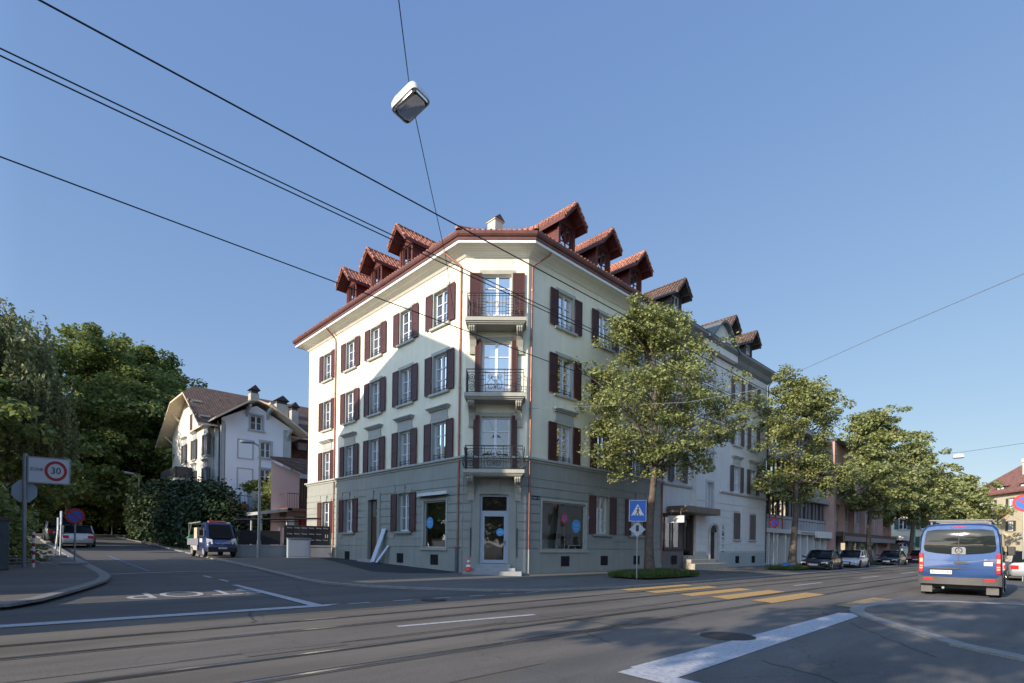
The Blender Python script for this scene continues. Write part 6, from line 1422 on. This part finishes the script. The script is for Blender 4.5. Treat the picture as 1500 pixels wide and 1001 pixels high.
# grey waste container between parked cars, hedge bin
def bin_(lab, x, y, rz, s=1, nm='waste_container', col=(.16, .20, .22)):
    o = thing(nm, lab, 'waste container', (x, y, gz(y) + .12), rz); m = pmat('bin_metal' + nm, col, .5, .12, 3, metal=.2)
    MB().loft([[(-.6 * s, -.42, .15), (.6 * s, -.42, .15), (.6 * s, .42, .15), (-.6 * s, .42, .15)], [(-.68 * s, -.5, 1.15), (.68 * s, -.5, 1.15), (.68 * s, .5, 1.15), (-.68 * s, .5, 1.15)]]).build('container_body', m, o, local=True, bevel=.02)
    MB().loft([[(.72 * s * a, b, 1.16 + c) for a in (-1, 1)] for b, c in ((-.54, 0), (-.4, .13), (0, .2), (.4, .13), (.54, 0))] , closed=False, caps=False).box(-.72 * s, .72 * s, -.54, .54, 1.15, 1.18).build('lid', m, o, local=True)
    for sx in (-.5, .5):
        for sy in (-.35, .35): MB().cyl((sx * s, sy - .03, .09), .08, .05, 10, 'y').build('castor', K['rubber'], o, local=True)
    MB().box(-.2, .15, -.505, -.48, .6, .95).build('sticker', K['signw'], o, local=True)
bin_('grey wheeled waste container with white sticker in front of the dark hedge', 9.9, 43.5, R(-12))
bin_('plain grey container standing behind the white hatchback', 54.2, 13.0, R(0), 1.4, 'waste_container', (.2, .23, .24))

# ---- the blue van
van = thing('blue_van', 'blue van with dark rear window and grey bumper seen from behind on the right', 'van', (24.42, 2.52, 0), R(2.5))
vp = carpaint('van_blue', (.012, .058, .19), .35); VW, VH, VL = 1.02, 2.30, 5.2; hx = VL / 2
def vring(xx, w_, zt, zb=.42, lean=0):
    half = [(w_ * .90, zb), (w_, zb + .14), (w_, .95), (w_ * .995, 1.25), (w_ * .955, 1.85), (w_ * .90, zt - .16), (w_ * .80, zt - .04), (w_ * .60, zt), (w_ * .25, zt + .02)]
    return [(xx + lean * (b - zb), a, b) for a, b in half] + [(xx + lean * (b - zb), -a, b) for a, b in reversed(half)]
vb_ = MB().loft([vring(-hx, VW * .955, VH - .07, .62, .045), vring(-hx + .05, VW * .985, VH - .03, .5, .045), vring(-hx + .22, VW, VH, .42, .03), vring(-hx + 1.2, VW, VH + .02, .40), vring(.9, VW, VH + .02, .40), vring(1.35, VW * .99, VH - .03, .40), vring(2.0, VW * .97, 1.62, .40), vring(2.2, VW * .95, 1.32, .40), vring(hx - .08, VW * .9, 1.12, .42), vring(hx, VW * .8, .95, .5)])
vbo = vb_.build('body', vp, van, local=True, smooth=True)
LEAN = .045; rx_ = lambda z, o=0: -hx - .006 - o + LEAN * (z - .62)
def rear_poly(pts, o=.004, th=.012):
    return [[(rx_(z, o), y, z) for y, z in pts], [(rx_(z, o + th), y, z) for y, z in pts]]
cgl = bpy.data.materials['car_glass']
rear_glass = glass_mat('van_rear_glass', (.02, .026, .026), .04, .035, .5, .2, .8)
def rr(y0, y1, z0, z1, r0, bow=0, n=5):
    P = []
    for (cy, cz, a0) in ((y1 - r0, z1 - r0, 0), (y0 + r0, z1 - r0, 90), (y0 + r0, z0 + r0, 180), (y1 - r0, z0 + r0, 270)):
        for k in range(n): a = R(a0 + 90 * k / (n - 1)); P.append((cy + r0 * math.cos(a), cz + r0 * math.sin(a)))
    return P
gp = [( .80, 2.08), (.55, 2.12), (-.55, 2.12), (-.80, 2.08), (-.84, 1.95), (-.88, 1.55), (-.86, 1.44), (-.78, 1.40), (-.4, 1.33), (0, 1.315), (.4, 1.33), (.78, 1.40), (.86, 1.44), (.88, 1.55), (.84, 1.95)]
hwz = lambda z: float(np.interp(z, [1.315, 1.33, 1.40, 1.44, 1.55, 1.95, 2.08, 2.12], [.10, .42, .78, .86, .88, .84, .80, .55]))
rows_ = [[(rx_(z, .004 + .042 * (1 - ((z - 1.72) / .42) ** 2)) + .012 * (y_ / .88) ** 2, y_ * hwz(z), z) for y_ in np.linspace(-1, 1, 15)] for z in np.linspace(1.315, 2.12, 19)]
vg = MB().loft(rows_, closed=False, caps=False).build('rear_window', rear_glass, van, local=True, smooth=True)
MB().box(rx_(1.75, .052), rx_(1.75, .03), -.01, .01, 1.5, 2.0).build('window_divider', K['plastic'], vg, local=True)
MB().loft(rear_poly([(.17, 1.33), (.17, 1.52), (.13, 1.56), (-.13, 1.56), (-.17, 1.52), (-.17, 1.33)], .03, .012)).build('emblem_panel', pmat('emblem_grey', (.13, .15, .18), .4), van, local=True)
em = MB(); em.tube([(rx_(1.45, .05), .085 * math.cos(a), 1.45 + .085 * math.sin(a)) for a in np.linspace(0, 2 * math.pi, 25)], .012, 6)
for a in (90, 210, 330): em.beam((rx_(1.45, .05), 0, 1.45), (rx_(1.45, .05), .08 * math.cos(R(a)), 1.45 + .08 * math.sin(R(a))), .018, .012)
em.build('star_emblem', pmat('dark_chrome', (.08, .08, .09), .3, metal=.8), van, local=True)
for s_ in (1, -1):
    tl = MB(); y0, y1 = (.885, .985) if s_ > 0 else (-.985, -.885)
    MB().box(rx_(1.05, .05) + .0, rx_(1.05) + .18, y0, y1 + (.012 if s_ > 0 else 0), .74, 1.36).build('tail_light', K['redl'], van, local=True, bevel=.02)
    for (z0, z1, mm) in ((1.07, 1.2, K['clearl']), (.86, .90, K['clearl']), (.93, .97, K['clearl'])): MB().box(rx_(z0, .056), rx_(z0, .04), y0 + .01, y1 - .01, z0, z1).build('tail_light_lens', pmat('amber_white_lens', (.75, .45, .3), .2) if 'amber_white_lens' not in bpy.data.materials else bpy.data.materials['amber_white_lens'], van, local=True)
    MB().box(rx_(.5, .09), rx_(.5, .05), s_ * .62 if s_ > 0 else -.86, s_ * .86 if s_ > 0 else -.62, .50, .58).build('reflector', K['redl'], van, local=True, bevel=.01)
    MB().box(-hx + .12, -hx + .14, s_ * .66 if s_ > 0 else -.95, s_ * .95 if s_ > 0 else -.66, .10, .44).build('mud_flap', pmat('grey_rubber', (.14, .135, .13), .8), van, local=True)
bmp = MB().loft([[(-hx + .35, VW + .01, .36), (-hx + .35, VW + .01, .68), (-hx + .3, VW - .03, .70), (-hx + .3, VW - .06, .36)], [(-hx - .02, VW - .0, .36), (-hx - .02, VW, .70), (-hx + .02, VW - .05, .72), (-hx + .02, VW - .05, .36)], [(-hx - .10, VW - .12, .38), (-hx - .09, VW - .10, .62), (-hx - .02, VW - .12, .62), (-hx - .02, VW - .12, .38)],
    [(-hx - .11, 0, .38), (-hx - .10, 0, .60), (-hx - .02, 0, .60), (-hx - .02, 0, .38)], [(-hx - .10, -VW + .12, .38), (-hx - .09, -VW + .10, .62), (-hx - .02, -VW + .12, .62), (-hx - .02, -VW + .12, .38)], [(-hx - .02, -VW, .36), (-hx - .02, -VW, .70), (-hx + .02, -VW + .05, .72), (-hx + .02, -VW + .05, .36)], [(-hx + .35, -VW - .01, .36), (-hx + .35, -VW - .01, .68), (-hx + .3, -VW + .03, .70), (-hx + .3, -VW + .06, .36)]])
bmp.build('rear_bumper', pmat('bumper_grey', (.075, .072, .07), .6, .1, 4), van, local=True, smooth=True)
MB().box(rx_(1.1, .004), rx_(1.1, -.01), -.006, .006, .62, 1.33).box(rx_(.8, .003), rx_(.8, -.01), -.87, .87, .875, .885).box(rx_(1.2, .004) - .0, rx_(1.2, -.01), -.87, .87, 1.135, 1.14).build('door_seam', K['plastic'], van, local=True)
MB().loft(rear_poly([(.13, 1.06), (.09, 1.10), (-.20, 1.10), (-.25, 1.06), (-.2, 1.03), (.09, 1.03)], .0, .03)).build('rear_handle', K['plastic'], van, local=True)
MB().loft(rear_poly([(.16, 2.17), (.16, 2.21), (-.16, 2.21), (-.16, 2.17)], -.03, .035)).build('high_brake_light', K['redl'], van, local=True)
MB().loft(rear_poly([(.78, .86), (.74, .90), (.02, .90), (0, .86)], .0, .03)).build('plate_lamp_bar', K['plastic'], van, local=True)
np_ = MB().loft(rear_poly([(.70, .70), (.70, .815), (.16, .815), (.16, .70)], .006, .01)).build('number_plate', K['signw'], van, local=True)
def van_text(body, size, cy, cz, mat, par, o=.02):
    cu = bpy.data.curves.new('tmp', 'FONT'); cu.body = body; cu.size = size; cu.align_x = 'CENTER'; cu.align_y = 'CENTER'; cu.resolution_u = 2
    tmp = bpy.data.objects.new('tmp', cu); COL.objects.link(tmp); dg = bpy.context.evaluated_depsgraph_get(); dg.update()
    me = bpy.data.meshes.new_from_object(tmp.evaluated_get(dg)); bpy.data.objects.remove(tmp)
    mb = MB(); mb.V = [(rx_(cz + v.co.y, o), cy - v.co.x, cz + v.co.y) for v in me.vertices]; mb.F = [tuple(p.vertices) for p in me.polygons]; mb.Mi = [0] * len(mb.F); mb.build('lettering', mat, par, local=True)
van_text('BE·297984', .115, .42, .757, K['blackline'], np_)
st_ = MB().loft(rear_poly([(-.60, .99), (-.60, 1.10), (-.80, 1.10), (-.80, .99)], .002, .004)).build('sticker', K['signw'], van, local=True); van_text('33', .11, -.70, 1.045, K['blackline'], st_, .009)
van_text('515', .05, -.64, 1.17, K['signw'], van, .005); van_text('CDI', .05, -.76, 1.17, K['signr'], van, .005)
for s_ in (1, -1):
    for (x0_, x1_) in ((-2.25, -1.15), (-1.0, .1), (.35, 1.15)):
        P4 = [(x0_, 1.32), (x1_, 1.32), (x1_ - (.0 if x1_ < 1 else .25), 1.98), (x0_ + .03, 1.98)]
        yv = lambda z: s_ * (VW * (.995 - (z - 1.25) * .055) + .008)
        MB().loft([[(a, yv(b) - s_ * .012, b) for a, b in P4], [(a, yv(b) + s_ * .003, b) for a, b in P4]]).build('side_window', cgl, van, local=True)
    MB().box(-2.2, 1.9, s_ * VW if s_ > 0 else -VW - .025, s_ * VW + .025 if s_ > 0 else -VW, .62, .76).build('side_moulding', K['plastic'], van, local=True)
    MB().box(1.55, 1.72, s_ * 1.05 if s_ > 0 else -1.28, s_ * 1.28 if s_ > 0 else -1.05, 1.3, 1.62).build('side_mirror', K['plastic'], van, local=True, bevel=.03)
    for xx in (-1.55, 1.75): wheel(van, xx, s_ * (VW - .12), .34, .24, s_)
    ar = MB()
    for xx in (-1.55, 1.75): ar.cyl((xx, s_ * (VW - .05), .37), .42, s_ * .054, 26, 'y')
    ar.build('wheel_arch', K['plastic'], van, local=True)
MB().loft([[(1.42, .85, 2.15), (1.42, -.85, 2.15), (2.02, -.88, 1.62), (2.02, .88, 1.62)], [(1.46, .85, 2.17), (1.46, -.85, 2.17), (2.06, -.88, 1.64), (2.06, .88, 1.64)]]).build('windscreen', cgl, van, local=True)
rk = MB()
for s_ in (1, -1): rk.beam((-2.3, s_ * .72, 2.41), (1.0, s_ * .72, 2.41), .05, .04); [rk.beam((xx, s_ * .72, 2.3), (xx, s_ * .72, 2.42), .05, .05) for xx in (-2.2, -.6, 1.0)]
for xx in (-2.3, -1.2, -.1, 1.0): rk.beam((xx, -.78, 2.42), (xx, .78, 2.42), .05, .03)
rk.build('roof_rack', pmat('rack_grey', (.2, .2, .2), .5), van, local=True)
MB().box(-2.3, 2.2, -.8, .8, .25, .42).build('underbody', K['plastic'], van, local=True); MB().tube([(-2.2, .35, .28), (-2.55, .38, .26)], .04, 8).build('exhaust', K['steel'], van, local=True)

# ---- the small blue pickup
tk = thing('pickup_truck', 'small blue flatbed pickup truck parked half on the pavement, facing the camera', 'truck', (8.35, 32.4, gz(32.4) + .04), R(-90))
tp = carpaint('truck_blue', (.012, .03, .12), .2); tw = .74
def tring(xx, w_, zb, zt): 
    half = [(w_ * .95, zb), (w_, zb + .12), (w_, (zb + zt) / 2), (w_ * .97, zt - .1), (w_ * .85, zt)]; return [(xx, a, b) for a, b in half] + [(xx, -a, b) for a, b in reversed(half)]
MB().loft([tring(.45, tw, .3, 1.06), tring(1.2, tw, .3, 1.06), tring(1.62, tw * .98, .3, .98), tring(1.86, tw * .93, .32, .80), tring(1.93, tw * .85, .38, .62)]).build('cab_body', tp, tk, local=True, smooth=True)
cabu = MB().loft([[(.45, tw * .97, 1.05), (.47, tw * .84, 1.80), (.47, -tw * .84, 1.80), (.45, -tw * .97, 1.05)], [(1.1, tw * .97, 1.05), (1.0, tw * .84, 1.84), (1.0, -tw * .84, 1.84), (1.1, -tw * .97, 1.05)], [(1.66, tw * .93, 1.0), (1.18, tw * .82, 1.80), (1.18, -tw * .82, 1.80), (1.66, -tw * .93, 1.0)]]).build('cab_roof', tp, tk, local=True)
MB().loft([[(1.70, .58, .99), (1.265, .52, 1.72), (1.265, -.52, 1.72), (1.70, -.58, .99)], [(1.675, .58, .98), (1.24, .52, 1.71), (1.24, -.52, 1.71), (1.675, -.58, .98)]]).build('windscreen', cgl, tk, local=True)
for s_ in (1, -1):
    MB().loft([[(.65, s_ * tw * .975, 1.1), (1.45, s_ * tw * .965, 1.1), (1.08, s_ * tw * .865, 1.70), (.65, s_ * tw * .865, 1.70)], [(.65, s_ * (tw * .975 + .015), 1.1), (1.45, s_ * (tw * .965 + .015), 1.1), (1.08, s_ * (tw * .865 + .015), 1.70), (.65, s_ * (tw * .865 + .015), 1.70)]]).build('side_window', cgl, tk, local=True)
    MB().box(1.3, 1.42, s_ * .78 if s_ > 0 else -.98, s_ * .98 if s_ > 0 else -.78, 1.12, 1.42).build('side_mirror', K['plastic'], tk, local=True, bevel=.02)
    MB().loft([[(1.78, s_ * .48, .72), (1.72, s_ * .48, .95), (1.62, s_ * .68, 1.0), (1.72, s_ * .68, .70)], [(1.93, s_ * .46, .70), (1.82, s_ * .46, .93), (1.70, s_ * .72, .99), (1.84, s_ * .71, .68)]]).build('headlight', K['clearl'], tk, local=True)
    for xx in (1.32, -.95): wheel(tk, xx, s_ * (tw - .06), .28, .16, s_, rimm=K['clearl'])
    MB().box(.6, 1.1, s_ * tw if s_ > 0 else -tw - .006, s_ * tw + .006 if s_ > 0 else -tw, .78, .98).build('door_sticker', K['signw'], tk, local=True)
MB().box(1.84, 2.0, -tw * .95, tw * .95, .28, .56).build('front_bumper', K['plastic'], tk, local=True, bevel=.03); MB().box(2.001, 2.012, -.2, .2, .44, .53).build('number_plate', K['signw'], tk, local=True)
MB().box(.7, .95, -.42, .42, 1.84, 1.92).build('warning_light_bar', pmat('red_orange_lens', (.7, .12, .08), .3), tk, local=True, bevel=.02)
def tk_text():
    cu = bpy.data.curves.new('tmp', 'FONT'); cu.body = 'Gartenbau'; cu.size = .17; cu.align_x = 'CENTER'; cu.align_y = 'CENTER'; cu.resolution_u = 2
    tmp = bpy.data.objects.new('tmp', cu); COL.objects.link(tmp); dg = bpy.context.evaluated_depsgraph_get(); dg.update(); me = bpy.data.meshes.new_from_object(tmp.evaluated_get(dg)); bpy.data.objects.remove(tmp)
    mb = MB(); mb.V = [(1.93 - v.co.y * .9, v.co.x, .74 + v.co.y * .8 + .01) for v in me.vertices]; mb.F = [tuple(p.vertices) for p in me.polygons]; mb.Mi = [0] * len(mb.F); mb.build('lettering', K['rim'], tk, local=True)
tk_text()
fb = MB().box(-1.85, .4, -.78, .78, .62, .70).box(-1.85, .4, .74, .78, .70, .98).box(-1.85, .4, -.78, -.74, .70, .98).box(-1.85, -1.81, -.74, .74, .70, .98); fb.build('flatbed', pmat('alu_panel', (.35, .36, .42), .4, .1, 4, metal=.5), tk, local=True)
rk = MB(); 
for y0_ in (-.7, .7): rk.beam((-1.8, y0_, .7), (-1.8, y0_, 1.82), .05); rk.beam((-1.8, y0_, 1.82), (.6, y0_, 1.86), .05); rk.beam((-1.8, y0_, 1.1), (-1.3, y0_, 1.8), .04)
rk.beam((-1.8, -.75, 1.82), (-1.8, .75, 1.82), .05); rk.build('ladder_rack', pmat('rack_green_grey', (.22, .25, .22), .6), tk, local=True)
MB().box(-1.8, .4, -.3, .3, .3, .6).build('chassis', K['plastic'], tk, local=True); MB().box(-1.2, .1, -.75, -.55, .35, .6).build('side_box', pmat('alu_box', (.45, .44, .40), .5), tk, local=True)
bxo = MB().box(8.0 - .25, 8.0 + .3, 33.0, 33.6, gz(33) + .75, gz(33) + 1.6).build('wooden_crate', pmat('cream_board', (.5, .43, .32), .8, .12, 4), bevel=.01); tag(bxo, 'cream coloured box standing on the bed of the blue pickup', 'box')
bgo = MB().loft([[(7.55, 34.0, gz(34) + .98), (8.9, 34.0, gz(34) + .98), (8.9, 34.6, gz(34) + .98), (7.55, 34.6, gz(34) + .98)], [(7.7, 34.1, gz(34) + 1.2), (8.6, 34.1, gz(34) + 1.14), (8.6, 34.5, gz(34) + 1.2), (7.7, 34.5, gz(34) + 1.16)]]).build('green_tarp', pmat('green_tarp', (.02, .16, .08), .6)); tag(bgo, 'green tarpaulin bundle at the tail of the blue pickup', 'tarpaulin')
pz = thing('parasol', 'dark parasol in front of the white awning at the end of the pink building', 'parasol', (84.5, 15.0, .15)); MB().tube([(0, 0, 0), (0, 0, 2.5)], .04, 8).build('pole', K['white'], pz, local=True); MB().cyl((0, 0, 2.1), 1.6, .7, 8, r2=.05).build('canopy', pmat('dark_canvas', (.05, .045, .08), .8), pz, local=True)
aw_ = thing('shop_awning', 'white awning over the shop at the far end of the pink building', 'awning', (86, 16, .15)); MB().box(83.1, 90, 14.6, 16.6, 2.75, 3.3).build('awning_box', K['white'], aw_); MB().box(83.2, 90, 16.2, 16.6, 0, 2.75).build('shop_wall', pmat('shop_dark', (.08, .09, .10), .6), aw_)
sp_ = thing('sign_totem', 'green pole with small red and yellow shop signs behind the fourth street tree', 'sign', (90, 14.6, .15)); MB().tube([(0, 0, 0), (0, 0, 6.5)], .12, 8).build('pole', pmat('pale_green_paint', (.2, .45, .25), .5), sp_, local=True)
MB().box(.6, .7, -3.2, -1.2, 4.1, 5.0).build('sign_panel', K['signb'], sp_, local=True); MB().box(.6, .7, -2.0, -.8, 5.3, 6.6).build('sign_panel', pmat('red_yellow_sign', (.6, .12, .05), .5), sp_, local=True); MB().box(.6, .7, -3.4, -2.4, 5.3, 6.6).build('sign_panel', pmat('yellow_sign', (.65, .5, .05), .5), sp_, local=True)

# ------------------------------------------------------------ neighbours and an added shade block just outside the frame (they shade the scene)
nb = thing('townhouse', 'beige gabled townhouse across the side street, left of the photo', 'building', (-8, 25, .3))
prof = [(16.6, -.2), (16.6, 14.6), (18.6, 16.2), (22.5, 18.2), (26.5, 16.7), (30.45, 14.1), (30.45, -.2)]
MB().prism(prof, -7, -3.2, 'x').build('wall', pmat('beige_render', (.45, .42, .36), .9, .08), nb)
for yy in (20.5, 23.5, 26.5, 29.5):
    for zz in (1.5, 5, 8.3, 11.5): MB().box(-3.19, -3.15, yy - .5, yy + .5, zz, zz + 1.7).build('window', K['glass'], nb)
shade_blk = thing('added_shade_block', 'unseen ochre block with an archway added to shape the shadows, just left of the photo', 'building', (-7, 14, 0))  # added out of view; arch and low part shape the sunlit ground strips
MB().box(-8, -6, 10.9, 14.55, -.2, 13.2).box(-8, -6, 14.55, 15.8, 4.7, 13.2).box(-8, -6, 15.8, 16.8, -.2, 5.4).build('wall', pmat('ochre_render', (.42, .36, .26), .9, .08), shade_blk); MB().prism([(10.9, 13.2), (15.8, 13.2), (13.4, 13.9)], -8.1, -6.5, 'x').build('roof', K['tilered'], shade_blk)
OP = 'trees on the near side of the main street'
tree('street_tree', 'near side street tree left behind the camera', 'tree', -9.5, -.3, .1, 10.6, 2.6, dome(3.9), 190, 60, .26, K['leafA'], 91, group=OP, cr=.85, limbs=30)
tree('street_tree', 'near side street tree right behind the camera', 'tree', -8.5, -5.8, .1, 10.4, 2.4, dome(4.1), 190, 60, .26, K['leafA'], 93, group=OP, cr=.85, limbs=30)
op = thing('opposite_building', 'plain pale building across the main street, outside the photo, mirrored in the shop windows', 'building', (14, -26, 0))
MB().box(-2, 115, -36, -24, -.2, 12).build('wall', pmat('opposite_render', (.5, .46, .4), .9, .08), op)
for k in range(37):
    for zz in (1.2, 4.6, 8.0): MB().box(k * 3.1, k * 3.1 + 1.1, -23.99, -23.95, zz, zz + 1.8).build('window', K['glass'], op)
MB().prism([(-37, 12), (-23, 12), (-30, 16)], -2.5, 115.5, 'x').build('roof', K['tilered'], op)
